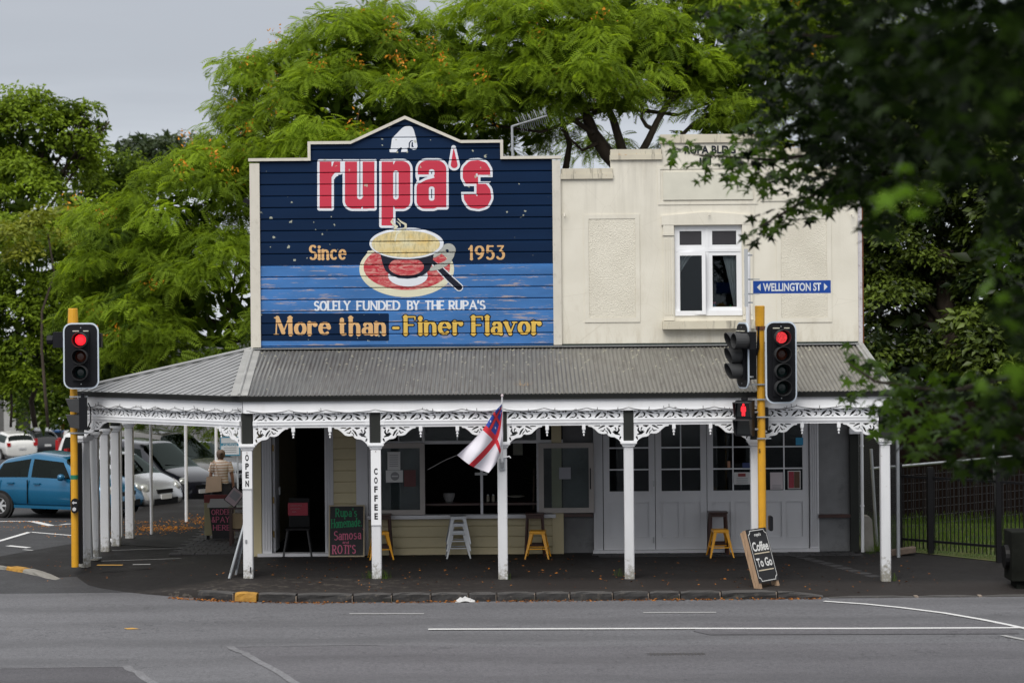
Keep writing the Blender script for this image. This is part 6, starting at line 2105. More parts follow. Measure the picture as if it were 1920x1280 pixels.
# ================================================================ STOOLS AND CHAIRS
def stool(name, label, mat, h=.66, group=None, seat=.145, foot=.235):
    t = thing(name, (0, 0, 0), label, 'stool', group)
    m = MB()
    m.lathe([(seat * .2, h - .005), (seat * 1.0, h - .002), (seat * 1.12, h - .012), (seat * 1.14, h - .035)], (0, 0, 0), 4)
    m.v = [(Matrix.Rotation(R(45), 3, 'Z') @ Vector(p)) * 1.0 for p in m.v]
    m.v = [(p[0] * 1.28, p[1] * 1.28, p[2]) for p in m.v]
    m.box(-seat * 1.0, -seat * 1.0, h - .06, seat * 1.0, seat * 1.0, h - .033)
    m.build('seat', mat, t)
    for sx in (-1, 1):
        for sy in (-1, 1):
            m = MB()
            m.v = []
            a = Vector((sx * seat * .95, sy * seat * .95, h - .03)); b = Vector((sx * foot, sy * foot, 0))
            w0, w1 = .042, .016
            vs = []
            for p, w in ((a, w0), (b, w1)):
                vs += [p + Vector((0, 0, 0)), p - Vector((sx * w * 1.6, 0, 0)), p - Vector((sx * w * 1.6, -sy * .004, 0)) + Vector((0, sy * -.008, 0)), p - Vector((sx * .006, sy * .006, 0)), p - Vector((sx * .008, sy * w * 1.6, 0)), p - Vector((0, sy * w * 1.6, 0))]
            m.add(vs, [(0, 1, 7, 6), (1, 2, 8, 7), (2, 3, 9, 8), (3, 4, 10, 9), (4, 5, 11, 10), (5, 0, 6, 11), (0, 5, 4, 3, 2, 1), (6, 7, 8, 9, 10, 11)])
            m.build('leg', mat, t)
    m = MB(); k = .55
    for z, f_ in ((h * .36, 1),):
        q = seat * .95 + (foot - seat * .95) * (1 - z / h)
        for a, b in (((-q, -q), (q, -q)), ((q, -q), (q, q)), ((q, q), (-q, q)), ((-q, q), (-q, -q))):
            m.bar((a[0] * .93, a[1] * .93, z), (b[0] * .93, b[1] * .93, z), .012, .02)
    m.build('stretcher', mat, t)
    return t
s0 = stool('metal_stool', 'yellow metal stool half hidden behind the COFFEE post', M['stoolyellow'], .52, 'yellow metal stools along the shop front')
def placeth(t, x, y, rz_=0, label=None, z=None):
    t.location = (x, y, fz(x, y) if z is None else z); t.rotation_euler.z = rz_
    if label: t['label'] = label
    return t
placeth(s0, WX(717, 1040), YW - .55, R(8))
s1_ = copy_tree(s0); placeth(s1_, WX(1008, 1040), YW - .60, R(-6), 'yellow metal stool in front of the cream boards right of the flag post')
s2_ = copy_tree(s0); placeth(s2_, WX(1345, 1040), YW - .60, R(5), 'yellow metal stool in front of the french doors left of the signal pole')
g0 = stool('metal_stool', 'topmost silver stool of the nested stack under the shop window', flat('silver_stool_enamel', (.50, .52, .54), .4, .3), .52, 'silver stools nested in a stack')
gx = WX(860, 1040)
for k_, lb in enumerate(('lowest silver stool of the nested stack under the shop window', 'middle silver stool of the nested stack under the shop window', 'topmost silver stool of the nested stack under the shop window')):
    placeth(g0 if k_ == 0 else copy_tree(g0), gx + .003 * k_, YW - .42, R(4), lb, fz(gx, 3) + .135 * k_)
def bar_stool():
    t = thing('wooden_stool', (0, 0, 0), 'tall dark red wooden bar stool behind the yellow stool at the COFFEE post', 'stool', 'dark wooden bar stools against the shop front')
    m = MB(); m.box(-.18, -.15, .78, .18, .15, .81); m.build('seat', M['darkwood'], t)
    for sx in (-1, 1):
        for sy in (-1, 1):
            m = MB(); m.bar((sx * .14, sy * .11, .785), (sx * .175, sy * .15, 0), .042, .042); m.build('leg', M['darkwood'], t)
    for z, w in ((.74, .05), (.2, .06)):
        for sy in (-1, 1):
            m = MB(); f_ = .14 + .035 * (1 - z / .8); m.box(-f_, sy * (.12 + .02 * (z < .5)) - .012, z - w / 2, f_, sy * (.12 + .02 * (z < .5)) + .012, z + w / 2); m.build('rail', M['darkwood'], t)
    return t
w0 = bar_stool()
placeth(w0, WX(716, 1035) + .02, YW - .25)
w1_ = copy_tree(w0); placeth(w1_, WX(1003, 1035), YW - .25, 0, 'tall dark red wooden bar stool behind the yellow stool right of the flag post')
w2_ = copy_tree(w0); placeth(w2_, WX(1345, 1035) - .01, YW - .25, 0, 'tall dark red wooden bar stool against the french doors left of the signal pole')
# black chair with a red notice in the doorway
bc = thing('black_chair', (WX(559, 1040), YW - .08, .0), 'black metal chair standing in the open doorway with a red card on its back', 'chair')
c = ORG[bc.name]
m = MB(); m.box(c.x - .23, c.y - .05, .50, c.x + .23, c.y + .38, .53); m.build('seat', M['blackmetal'], bc)
for sx in (-1, 1):
    m = MB(); m.bar((c.x + sx * .19, c.y + .0, .5), (c.x + sx * .27, c.y - .06, 0.0), .03, .02); m.build('leg', flat('grey_enamel', (.05, .05, .052), .4), bc)
    m = MB(); m.bar((c.x + sx * .19, c.y + .33, .5), (c.x + sx * .25, c.y + .40, 0.06), .03, .02); m.build('leg', M['blackmetal'], bc)
m = MB(); m.box(c.x - .20, c.y + .36, .53, c.x + .20, c.y + .39, 1.08); m.build('backrest', M['blackmetal'], bc)
rc = flat('red_card', (.32, .008, .03), .4)
m = MB(); p0, p1 = at(540, 966, c.y + .3), at(577, 942, c.y + .3); m.box(p0.x, c.y + .30, p0.z, p1.x, c.y + .31, p1.z); cd = m.build('notice', rc, bc)
for i, (a, b) in enumerate(((.05, .25), (.05, .24), (.08, .16))):
    segs = []
    xx = p0.x + a; zz = p1.z - .06 - i * .06
    m = MB()
    while xx < p0.x + b:
        m.tube([(xx, c.y + .296, zz), (xx + .01, c.y + .296, zz + .02), (xx + .02, c.y + .296, zz)], .004, 4, False); xx += .028
    m.build('chalk_writing', flat('faint_chalk', (.5, .3, .32), .7), bc)

# ================================================================ FLAG
fp0 = at(935, 870, -.25)
fl = thing('flag', at(939, 868, -.16), 'white flag with red cross and blue starred canton hanging at the third verandah post', 'flag')
pb, pt = Vector((PXS[2] + .0, -.10, at(935, 868, -.1).z)), at(941.5, 744, -.42)
MB().tube([pb, pt], [.018, .014], 8).build('flag_pole', M['white'], fl)
MB().lathe([(.012, 0), (.024, .015), (.024, .035), (.01, .05)], pt, 10).build('pole_finial', flat('pink_white_ball', (.65, .55, .58), .4), fl)
m = MB(); m.box(pb.x - .055, -.115, pb.z - .12, pb.x + .055, -.087, pb.z + .08); m.tube([pb + Vector((0, -.02, -.07)), pb + Vector((0, -.05, .03))], .03, 8); m.build('pole_socket', M['galv'], fl)
m = MB(); m.tube([pb + Vector((.03, 0, .1)), pb + Vector((.13, 0, .12)), pb + Vector((.15, 0, .09))], .012, 6); m.build('pole_cleat', M['white'], fl)
CT = {2: [(941, 757), (924, 776), (908, 801), (884, 828), (857, 853)], 1: [(941.5, 772), (937, 800), (929, 823), (908, 849), (884, 873)], 0: [(942.5, 790), (942.5, 820), (938.5, 848), (930, 868), (916, 886)]}
YC = {2: [-.40, -.50, -.62, -.60, -.72], 1: [-.37, -.36, -.44, -.58, -.60], 0: [-.30, -.42, -.34, -.40, -.52]}
def lag(vals, t):
    n = len(vals) - 1
    x = t * n
    i = min(n - 1, int(x)); f_ = x - i
    p = [vals[max(0, i - 1)], vals[i], vals[i + 1], vals[min(n, i + 2)]]
    return .5 * ((2 * p[1]) + (-p[0] + p[2]) * f_ + (2 * p[0] - 5 * p[1] + 4 * p[2] - p[3]) * f_ ** 2 + (-p[0] + 3 * p[1] - 3 * p[2] + p[3]) * f_ ** 3)
def fpos(u_, v_):
    c_ = []
    for r_ in (0, 1, 2):
        c_.append((lag([q[0] for q in CT[r_]], u_), lag([q[1] for q in CT[r_]], u_), lag(YC[r_], u_)))
    out = [lag([c_[0][k_], c_[1][k_], c_[2][k_]], v_) for k_ in range(3)]
    out[1] += 2.0 * math.sin(u_ * 9 + 1) * (u_ > .5) * (1 - v_) * 0
    return at(out[0], out[1], out[2] + .05 * math.sin(v_ * 11 + u_ * 5) * (.3 + u_))
NU, NV = 150, 96
V = [tuple(fpos(i / NU, j / NV)) for j in range(NV + 1) for i in range(NU + 1)]
def star(u_, v_, cu, cv, r, n=8):
    r *= .42
    x, y = (u_ - cu) * 1.7, v_ - cv
    a = math.atan2(y, x); d = math.hypot(x, y)
    return d < r * (.45 + .55 * abs(math.cos(a * n / 2)) ** 2.5)
F, mi = [], []
for j in range(NV):
    for i in range(NU):
        a = j * (NU + 1) + i
        F.append((a, a + 1, a + NU + 2, a + NU + 1))
        u_, v_ = (i + .5) / NU, (j + .5) / NV
        k_ = 0
        if abs(u_ - .5) < .042 or abs(v_ - .5) < .07: k_ = 1
        elif u_ < .5 and v_ > .5:
            k_ = 2
            cu, cv = .225, .79
            du, dv = abs(u_ - cu), abs(v_ - cv)
            if du < .032 or dv < .052: k_ = 3
            if du < .022 or dv < .036: k_ = 1
            for su, sv in ((.09, .90), (.36, .90), (.09, .66), (.36, .66)):
                if star(u_, v_, su, sv, .085): k_ = 0
        mi.append(k_)
fmats = [flat('flag_white', (.62, .60, .66), .8), flat('flag_red', (.55, .02, .035), .8), flat('flag_blue', (.015, .05, .30), .8), flat('flag_black', (.01, .01, .015), .8)]
fo = link('flag_cloth', np_mesh('flag_cloth', np.array(V), np.array(F), fmats, smooth=True, midx=np.array(mi)), fl)
m = MB(); m.tube([at(857, 853, -.72), at(835, 862, -.7), at(802, 880, -.6)], .0022, 4); m.build('flag_cord', flat('grey_cord', (.15, .15, .16), .8), fl)

# ================================================================ AERIAL
an = thing('roof_aerial', at(962, 300, 6.5), 'grey television aerial on a thin mast behind the sign parapet', 'aerial')
a, b = at(961.5, 320, 6.5), at(960, 236, 6.5)
MB().tube([a, b], .025, 8).build('mast', M['galv'], an)
c, d = at(960, 237, 6.5), at(1026, 217, 6.5)
m = MB(); m.tube([c, d], .018, 6); m.build('boom', M['galv'], an)
m = MB()
for i in range(15):
    t = .22 + .78 * i / 14
    p = c.lerp(d, t)
    h = .12 + .04 * (i % 2)
    m.tube([p + Vector((-.05, -.14, h)), p, p + Vector((.04, .14, -h))], .006, 4)
    if i % 3 == 0: m.tube([p + Vector((-.08, .1, h * 1.2)), p], .006, 4)
m.build('aerial_element', M['galv'], an)

# ================================================================ CARS
def carpaint(name, col, metal=.35, rough=.25):
    t = NT(name)
    c = t.mix(t.step(t.noise(2, 3), .3, .7), mul(col, .93), mul(col, 1.05))
    t.b.inputs['Coat Weight'].default_value = .8
    t.b.inputs['Coat Roughness'].default_value = .04
    return t.fin(c, rough, metal)
HATCH = dict(L=3.72, W=1.66, H=1.54, wb=1.22, st=[
 (-1.86, .50, .60, .60, .50), (-1.82, .74, .86, .74, .60), (-1.66, .90, 1.10, .79, .60), (-1.34, .94, 1.34, .82, .58), (-1.26, .94, 1.39, .82, .59), (-.46, .94, 1.54, .83, .62), (-.38, .94, 1.54, .83, .62),
 (.36, .93, 1.46, .83, .60), (.46, .93, 1.42, .83, .60), (1.12, .90, .99, .82, .72), (1.45, .82, .90, .80, .70), (1.70, .68, .77, .74, .60), (1.82, .52, .60, .66, .50), (1.86, .40, .46, .60, .46)],
 side=[(3, 4, 'p'), (4, 5, 'g'), (5, 6, 'p'), (6, 7, 'g')], ws=(8, 9), rs=(2, 3))
VAN = dict(L=4.6, W=1.78, H=1.85, wb=1.40, st=[
 (-2.30, .55, .70, .70, .60), (-2.26, .90, 1.10, .84, .70), (-2.16, 1.0, 1.60, .87, .68), (-1.98, 1.02, 1.80, .88, .68), (-1.90, 1.02, 1.82, .88, .68), (-.55, 1.02, 1.85, .89, .69), (-.45, 1.02, 1.85, .89, .69),
 (.52, 1.02, 1.78, .89, .68), (.64, 1.02, 1.74, .89, .67), (1.50, .98, 1.10, .87, .76), (1.90, .90, 1.0, .84, .72), (2.14, .76, .86, .80, .64), (2.27, .56, .66, .74, .58), (2.30, .42, .5, .68, .54)],
 side=[(3, 4, 'p'), (4, 5, 'g'), (5, 6, 'p'), (6, 7, 'g')], ws=(8, 9), rs=(1, 3))
WAGON = dict(L=4.5, W=1.72, H=1.46, wb=1.32, st=[
 (-2.25, .52, .62, .66, .56), (-2.22, .80, .92, .80, .66), (-2.10, .90, 1.02, .83, .66), (-1.80, .92, 1.36, .84, .60), (-1.72, .92, 1.38, .84, .60), (-.42, .92, 1.46, .85, .61), (-.34, .92, 1.46, .85, .61),
 (.42, .91, 1.41, .85, .60), (.52, .91, 1.37, .85, .60), (1.15, .88, .96, .84, .72), (1.75, .78, .86, .80, .70), (2.08, .66, .74, .75, .62), (2.22, .50, .60, .68, .54), (2.25, .40, .48, .64, .5)],
 side=[(3, 4, 'p'), (4, 5, 'g'), (5, 6, 'p'), (6, 7, 'g')], ws=(8, 9), rs=(2, 3))
def wheel_meshes(r, rimmat):
    ty = MB().lathe([(r * .62, -.085), (r * .95, -.095), (r, -.07), (r, .07), (r * .95, .095), (r * .62, .085), (r * .62, -.085)], (0, 0, 0), 24, axis='y', caps=False).mesh('tyre', M['rubber'], True)
    m = MB()
    m.lathe([(r * .63, -.07), (r * .64, -.082), (r * .59, -.082), (r * .57, -.05)], (0, 0, 0), 24, axis='y', caps=False)
    m.lathe([(.0, -.078), (r * .16, -.076), (r * .18, -.05)], (0, 0, 0), 12, axis='y')
    for i in range(7):
        a = 2 * math.pi * i / 7
        m.bar((math.cos(a) * r * .12, -.068, math.sin(a) * r * .12), (math.cos(a) * r * .6, -.074, math.sin(a) * r * .6), r * .17, .012, (0, 1, 0))
    rm = m.mesh('rim', rimmat)
    hb = MB().lathe([(0, -.03), (r * .62, -.03), (r * .62, .05)], (0, 0, 0), 20, axis='y').mesh('hub', M['blackmetal'])
    return ty, rm, hb
def car(name, label, spec, paint, loc, heading, rimmat=None, scale=1.0, front_plate=True, group=None, trim=True):
    t = thing(name, loc, label, 'car', group, heading)
    st = [(x, b, tp, w, wt) for x, b, tp, w, wt in spec['st']]
    n = len(st)
    half = []
    SH = {3: -.18, 4: -.14, 7: .44, 8: .50, 2: -.04}
    kind = {a: tp for a, b, tp in spec['side']}
    kind[spec['ws'][0]] = 'w'
    for q in range(*spec['rs']): kind[q] = 'r'
    sup, tags = [], []
    for i in range(n):
        A_ = (*st[i], SH.get(i, 0))
        sup.append(A_)
        if i == n - 1: break
        B_ = (*st[i + 1], SH.get(i + 1, 0))
        kd = kind.get(i, '')
        if kd in ('g', 'w'):
            for f_ in (.12, .88): sup.append(tuple(p + (q - p) * f_ for p, q in zip(A_, B_)))
            tags += [kd] * 3
        else: tags.append(kd)
    n = len(sup)
    for i, (x, b, tp, w, wt, sh) in enumerate(sup):
        zf = .24 if 0 < i < n - 1 else .30
        cab = tp - b > .3
        rows = [(0, zf), (w * .88, zf), (w * .985, zf + .14), (w * 1.01, (zf + b) / 2 + .05), (w * .975, b), (wt, tp - (.05 if cab else .03)), (wt * .80, tp), (0, tp + .025)]
        half.append([(x + (sh if q < 5 else 0), y, z) for q, (y, z) in enumerate(rows)])
    k = 8
    groups = {'body': MB(), 'window': MB(), 'windscreen': MB(), 'rear_window': MB(), 'far_window': MB()}
    for sgn in (1, -1):
        for i in range(n - 1):
            for j in range(k - 1):
                key = 'body'
                if j == 4:
                    if tags[i] == 'g': key = 'window' if sgn < 0 else 'far_window'
                if tags[i] == 'w' and j in (5, 6): key = 'windscreen'
                if tags[i] == 'r' and j in (5, 6): key = 'rear_window'
                q = [half[i][j], half[i + 1][j], half[i + 1][j + 1], half[i][j + 1]]
                q = [(p[0], p[1] * sgn, p[2]) for p in q]
                if sgn > 0: q = q[::-1]
                groups[key].quad(*q)
        for i, s_ in ((0, 1), (n - 1, -1)):
            f = [(p[0], p[1] * sgn, p[2]) for p in half[i]]
            if sgn * s_ > 0: f = f[::-1]
            groups['body'].add(f, [tuple(range(k))])
    keys = list(groups)
    al = MB()
    for ki, key in enumerate(keys): al.add(groups[key].v, groups[key].f, ki)
    tmp = al.build('tmp_shell', [M['rubber']] * 5, None)
    tmp.data.polygons.foreach_set('material_index', al.m)
    wl = tmp.modifiers.new('weld', 'WELD'); wl.merge_threshold = .001
    ss_ = tmp.modifiers.new('sub', 'SUBSURF'); ss_.levels = 2; ss_.render_levels = 2
    em = bpy.data.meshes.new_from_object(tmp.evaluated_get(bpy.context.evaluated_depsgraph_get()))
    bpy.data.objects.remove(tmp)
    nv, nf = len(em.vertices), len(em.polygons)
    co = np.empty(nv * 3, np.float32); em.vertices.foreach_get('co', co); co = co.reshape(-1, 3)
    li = np.empty(len(em.loops), np.int32); em.loops.foreach_get('vertex_index', li)
    mi_ = np.empty(nf, np.int32); em.polygons.foreach_get('material_index', mi_)
    li = li.reshape(nf, 4)
    for ki, key in enumerate(keys):
        f_ = li[mi_ == ki]
        if not len(f_): continue
        u_, inv = np.unique(f_, return_inverse=True)
        o = link(key.replace('far_', ''), np_mesh(key, co[u_], inv.reshape(-1, 4), paint if key == 'body' else M['carglass'], smooth=True), t, True)
    L, W, H = spec['L'], spec['W'], spec['H']
    # seats, dark cabin
    m = MB()
    zb = spec['st'][5][1]
    m.box(-.34 * L, -.40 * W, .35, .22 * L, .40 * W, zb - .08)
    for y in (-.2 * W, .2 * W):
        for x in (.03 * L, -.20 * L):
            m.lathe([(.12, zb - .1), (.2, zb), (.19, zb + .2), (.1, zb + .24), (.12, zb + .3), (.11, zb + .42), (.03, zb + .45)], (x, y, 0), 10)
    m.build('seats', flat('dark_grey_upholstery', (.035, .034, .033), .9), t, True, True)
    r = .30 * (H / 1.54) ** .5
    ty, rm, hb = wheel_meshes(r, rimmat or M['alloy'])
    for sx in (1, -1):
        for sy in (1, -1):
            wpos = (sx * spec['wb'], sy * (W / 2 - .10), r)
            m = MB(); m.lathe([(r * 1.17, -.09), (r * 1.17, .0)], (wpos[0], -W / 2 + .088 if sy < 0 else W / 2 + .002, r + .01), 26, axis='y')
            m.build('wheel_arch', flat('wheel_well_black', (.006, .006, .006), .9), t, False, True)
            w_ = bpy.data.objects.new('wheel', hb); COL.objects.link(w_); w_.parent = t
            w_.location = wpos if sy < 0 else wpos; w_.rotation_euler = (0, 0, 0 if sy < 0 else math.pi)
            w_.location = (wpos[0], sy * (W / 2 - .050), r)
            for nm, me in (('tyre', ty), ('rim', rm)):
                c_ = bpy.data.objects.new(nm, me); COL.objects.link(c_); c_.parent = w_
    # lamps, grille, plate, bumper, mirrors, handles
    xf = st[-3][0]
    for sy in (1, -1):
        m = MB(); m.T = Matrix.Translation((xf - .02, sy * W * .355, st[-3][1] - .0)) @ Matrix.Rotation(sy * R(38), 4, 'Z') @ Matrix.Rotation(R(-22), 4, 'Y')
        m.lathe([(.0, .075), (.07, .065), (.12, .03), (.14, -.03)], (0, 0, 0), 16, axis='x')
        m.v = [tuple(p) for p in m.v]
        m.build('headlight', flat('headlamp_plastic', (.45, .46, .44), .08, .4), t, True, True)
        m = MB(); m.box(st[1][0] - .03, sy * W * .40 - .10, st[1][1] - .02, st[1][0] + .10, sy * W * .40 + .08, st[2][2] - .05); m.build('tail_light', flat('red_lamp_plastic', (.35, .012, .015), .15), t, False, True)
        m = MB(); xm = st[8][0] + .12; m.lathe([(.02, -.1), (.075, -.07), (.085, 0), (.07, .06), (.02, .09)], (xm, sy * (W / 2 + .10), zb + .07), 10, axis='y'); m.bar((xm, sy * (W / 2 - .06), zb + .01), (xm, sy * (W / 2 + .08), zb + .05), .05, .04); m.build('wing_mirror', paint, t, True, True)
        if trim:
            for xx in (st[4][0] + .22 * L * .3, st[7][0] - .62 * 1.0):
                m = MB(); yy = sy * W * .5 * 1.0
                m.box(xx, yy - .03, zb - .12, xx + .17, yy + .022, zb - .085); m.build('door_handle', paint, t, False, True)
            for xx in (st[5][0] + .02, st[8][0] + .32, st[4][0] + .0):
                m = MB(); m.box(xx - .006, sy * W * .5 - .03, .36, xx + .006, sy * W * .5 + .006 , zb - .02); m.build('door_seam', M['blackmetal'], t, False, True)
            m = MB(); m.box(-.22 * L, sy * W * .495 - .03, .26, .22 * L, sy * W * .495 + .012, .33); m.build('side_sill', paint, t, False, True)
    xn = L / 2
    m = MB(); m.box(xn - .12, -W * .25, .30, xn + .012, W * .25, .44); m.build('air_intake', M['blackmetal'], t, False, True)
    m = MB(); m.box(xn - .16, -W * .16, .56, xn - .012, W * .16, .65); m.build('grille', M['blackmetal'], t, False, True)
    plate_ = flat('white_number_plate', (.55, .55, .55), .4)
    m = MB(); m.box(xn - .02, -.18, .42, xn + .028, .18, .53); m.build('number_plate', plate_, t, False, True)
    m = MB(); m.box(-xn - .035, -.18, .62, -xn + .04, .18, .73); m.build('number_plate', plate_, t, False, True)
    m = MB(); m.bar((st[9][0] - .02, W * .1, st[9][2] + .03), (st[9][0] - .12, -W * .3, st[9][2] + .1), .015, .015); m.build('wiper', M['blackmetal'], t, False, True)
    t.scale = (scale,) * 3
    return t
def nose_at(px, D, heading, L, py=None):
    "origin of a car whose nose centre is seen at photo column px at distance D"
    X = (px - 960) * D / FPX
    Y = D + CY
    return Vector((X - math.cos(heading) * L / 2, Y - math.sin(heading) * L / 2, 0))
def on_lot(v): return (v.x, v.y, rz(v.x, v.y))
# blue hatchback: nearest, nose to the right and slightly towards the street
h = R(-24)
fwp = ground_at(167, 969, -.14)
c_ = Vector((fwp.x, fwp.y, 0)) - Vector((math.cos(h), math.sin(h), 0)) * 1.22 + Vector((-math.sin(h), math.cos(h), 0)) * .75
car('blue_hatchback', 'bright blue small hatchback parked with its nose behind the left signal pole', HATCH, carpaint('blue_metallic_paint', (.005, .115, .235), .4), on_lot(c_), h, group='cars parked beside the shop')
h = R(-33)
car('silver_hatchback', 'silver hatchback parked just beyond the blue car, nose between the white posts', HATCH, carpaint('silver_metallic_paint', (.42, .43, .45), .5), on_lot(nose_at(308, 56.2, h, 3.72)), h, group='cars parked beside the shop')
h = R(-35)
car('dark_people_mover', 'black people mover parked beyond the silver hatchback behind a slender white post', VAN, carpaint('black_blue_paint', (.010, .011, .020), .3), on_lot(nose_at(388, 59.6, h, 4.6)), h, group='cars parked beside the shop', scale=.92)
car('grey_people_mover', 'bronze grey people mover parked just beyond the black one', VAN, carpaint('bronze_grey_paint', (.16, .15, .14), .5), on_lot(nose_at(412, 63.6, h, 4.6)), h, group='cars parked beside the shop', scale=1.0)
car('grey_hatchback', 'dark silver car seen behind the woman beside the OPEN post', WAGON, carpaint('dark_silver_paint', (.20, .21, .22), .5), on_lot(nose_at(456, 68.0, h, 4.5)), h, group='cars parked beside the shop')
car('white_suv', 'white estate car parked behind the blue hatchback, roof rails showing', VAN, carpaint('white_car_paint', (.62, .62, .62), .0), on_lot(nose_at(318, 74.5, R(-33), 4.6)), R(-33), group='cars parked beside the shop', scale=.88)
def far(px, D): 
    return Vector(((px - 960) * D / FPX, D + CY, 0))
car('white_saloon', 'white saloon car seen from behind at the far left edge of the car park', WAGON, carpaint('white_far_paint', (.60, .60, .58), .0), on_lot(far(16, 122)), R(118), group='cars parked on the far side', trim=False)
car('black_hatchback', 'black hatchback seen from behind with red tail lamps on the far left', HATCH, carpaint('black_far_paint', (.012, .012, .014), .2), on_lot(far(64, 127)), R(122), group='cars parked on the far side', trim=False)
car('white_van', 'white estate car seen from behind near the left signal pole on the far road', VAN, carpaint('white_far_paint2', (.6, .6, .6), .0), on_lot(far(122, 138)), R(112), group='cars parked on the far side', trim=False, scale=.9)

# ================================================================ WOMAN WALKING AWAY
wx, wy = -6.32, 9.2
wz = rz(wx, wy)
wz = .004
pw = thing('person', (wx, wy, wz), 'woman walking away in a striped beige top and dark skirt beside the OPEN post', 'person', None, R(12))
me = bpy.data.meshes.new('body')
J = {'pel': (0, 0, .92, .125), 'waist': (0, .0, 1.07, .105), 'chest': (0, .01, 1.25, .125), 'neck0': (0, .0, 1.40, .06), 'neck': (0, .01, 1.455, .045), 'head': (0, .02, 1.53, .082), 'top': (0, .015, 1.60, .07),
     'shl': (-.165, 0, 1.365, .055), 'ell': (-.225, -.0, 1.12, .040), 'wrl': (-.215, .06, .90, .028), 'shr': (.165, 0, 1.365, .055), 'elr': (.235, -.01, 1.11, .040), 'wrr': (.265, .05, .88, .028),
     'hil': (-.09, 0, .86, .10), 'knl': (-.095, .05, .48, .058), 'anl': (-.09, -.08, .10, .038), 'tol': (-.09, .05, .03, .035), 'hir': (.09, 0, .86, .10), 'knr': (.095, .02, .48, .058), 'anr': (.10, .10, .09, .038), 'tor': (.10, .22, .03, .035),
     'hnl': (-.21, .09, .80, .030), 'hnr': (.27, .07, .79, .030)}
names = list(J)
E = [('pel', 'waist'), ('waist', 'chest'), ('chest', 'neck0'), ('neck0', 'neck'), ('neck', 'head'), ('head', 'top'), ('chest', 'shl'), ('shl', 'ell'), ('ell', 'wrl'), ('wrl', 'hnl'), ('chest', 'shr'), ('shr', 'elr'), ('elr', 'wrr'), ('wrr', 'hnr'),
     ('pel', 'hil'), ('hil', 'knl'), ('knl', 'anl'), ('anl', 'tol'), ('pel', 'hir'), ('hir', 'knr'), ('knr', 'anr'), ('anr', 'tor')]
# thumbs and fingers as short chains
for s_, hn in ((-1, 'hnl'), (1, 'hnr')):
    hx, hy, hz, _ = J[hn]
    for f_ in range(4):
        a = f'{hn}f{f_}a'; b = f'{hn}f{f_}b'
        J[a] = (hx + s_ * .004, hy - .028 + f_ * .018, hz - .05, .009); J[b] = (hx - s_ * .008, hy - .026 + f_ * .018, hz - .095 - .008 * (f_ in (1, 2)), .007)
        E += [(hn, a), (a, b)]
    J[hn + 't'] = (hx - s_ * .01, hy + .045, hz - .035, .010); E.append((hn, hn + 't'))
names = list(J)
me.from_pydata([J[n_][:3] for n_ in names], [(names.index(a), names.index(b)) for a, b in E], [])
skin = pm('skin', (.42, .22, .15), .6, .06)
me.materials.append(skin)
bo = link('body', me, pw, True)
sk = bo.modifiers.new('skin', 'SKIN')
for i, n_ in enumerate(names):
    r_ = J[n_][3]
    me.skin_vertices[0].data[i].radius = (r_, r_ * (.8 if n_ in ('chest', 'waist', 'pel') else 1))
    me.skin_vertices[0].data[i].use_root = n_ == 'pel'
sb_ = bo.modifiers.new('sub', 'SUBSURF'); sb_.levels = 2; sb_.render_levels = 2
def loft(m, rings, n=20):
    vs, fs = [], []
    for cx, cy, z, rx_, ry_ in rings:
        for j in range(n):
            a = 2 * math.pi * j / n
            vs.append((cx + rx_ * math.cos(a), cy + ry_ * math.sin(a), z + .006 * math.sin(5 * a + z * 30)))
    for i in range(len(rings) - 1):
        for j in range(n):
            a, b = i * n + j, i * n + (j + 1) % n
            fs.append((a, b, b + n, a + n))
    m.add(vs, fs)
def stripes():
    t = NT('beige_striped_knit')
    w = t.n('ShaderNodeTexWave', wave_type='BANDS', bands_direction='Z'); w.inputs['Scale'].default_value = 5.2; w.inputs['Distortion'].default_value = .8
    t.l(t.world(), w.inputs['Vector'])
    return t.fin(t.mix(t.step(w.outputs[0], .35, .65), (.50, .34, .25), (.74, .69, .64)), .9)
m = MB(); loft(m, [(0, 0, .93, .165, .125), (0, 0, 1.02, .150, .115), (0, 0, 1.12, .148, .115), (0, 0, 1.22, .168, .125), (0, 0, 1.32, .185, .12), (0, 0, 1.385, .165, .095), (0, 0, 1.425, .085, .07), (0, 0.005, 1.445, .06, .055)])
for s_ in (-1, 1):
    a, b = Vector((s_ * .15, 0, 1.37)), Vector((s_ * .215, -.005, 1.18))
    m.tube([a, a.lerp(b, .5), b], [.078, .075, .07], 12, False)
m.build('striped_top', stripes(), pw, True, True)
m = MB(); loft(m, [(0, 0, .96, .15, .115), (0, 0, .92, .17, .13), (0, .0, .82, .20, .155), (0, .0, .815, .215, .165), (0, 0, .70, .23, .18), (0, 0, .695, .245, .19), (0, 0, .56, .26, .21)], 26)
m.build('skirt', flat('near_black_cloth', (.008, .008, .012), .9), pw, True, True)
m = MB(); m.lathe([(.02, 1.445), (.055, 1.46), (.088, 1.50), (.098, 1.56), (.088, 1.62), (.05, 1.652), (.0, 1.66)], (0, .005, 0), 16); m.lathe([(.0, -.05), (.035, -.03), (.045, 0), (.03, .03), (0, .04)], (0, -.085, 1.585), 10, axis='y')
m.build('hair', flat('ash_brown_hair', (.13, .09, .065), .7), pw, True, True)
for s_ in (-1, 1):
    m = MB(); m.tube([(s_ * .093, -.09 if s_ < 0 else .09, .02), (s_ * .093, .06 if s_ < 0 else .24, .02)], [.035, .03], 8); m.build('shoe', M['blackmetal'], pw, False, True)
bg = thing('tote_bag', (wx - .16, wy - .14, .9), 'beige cloth tote bag hanging from the shoulder of the woman walking away', 'bag')
c = Vector((wx - .13, wy - .19, .92))
m = MB()
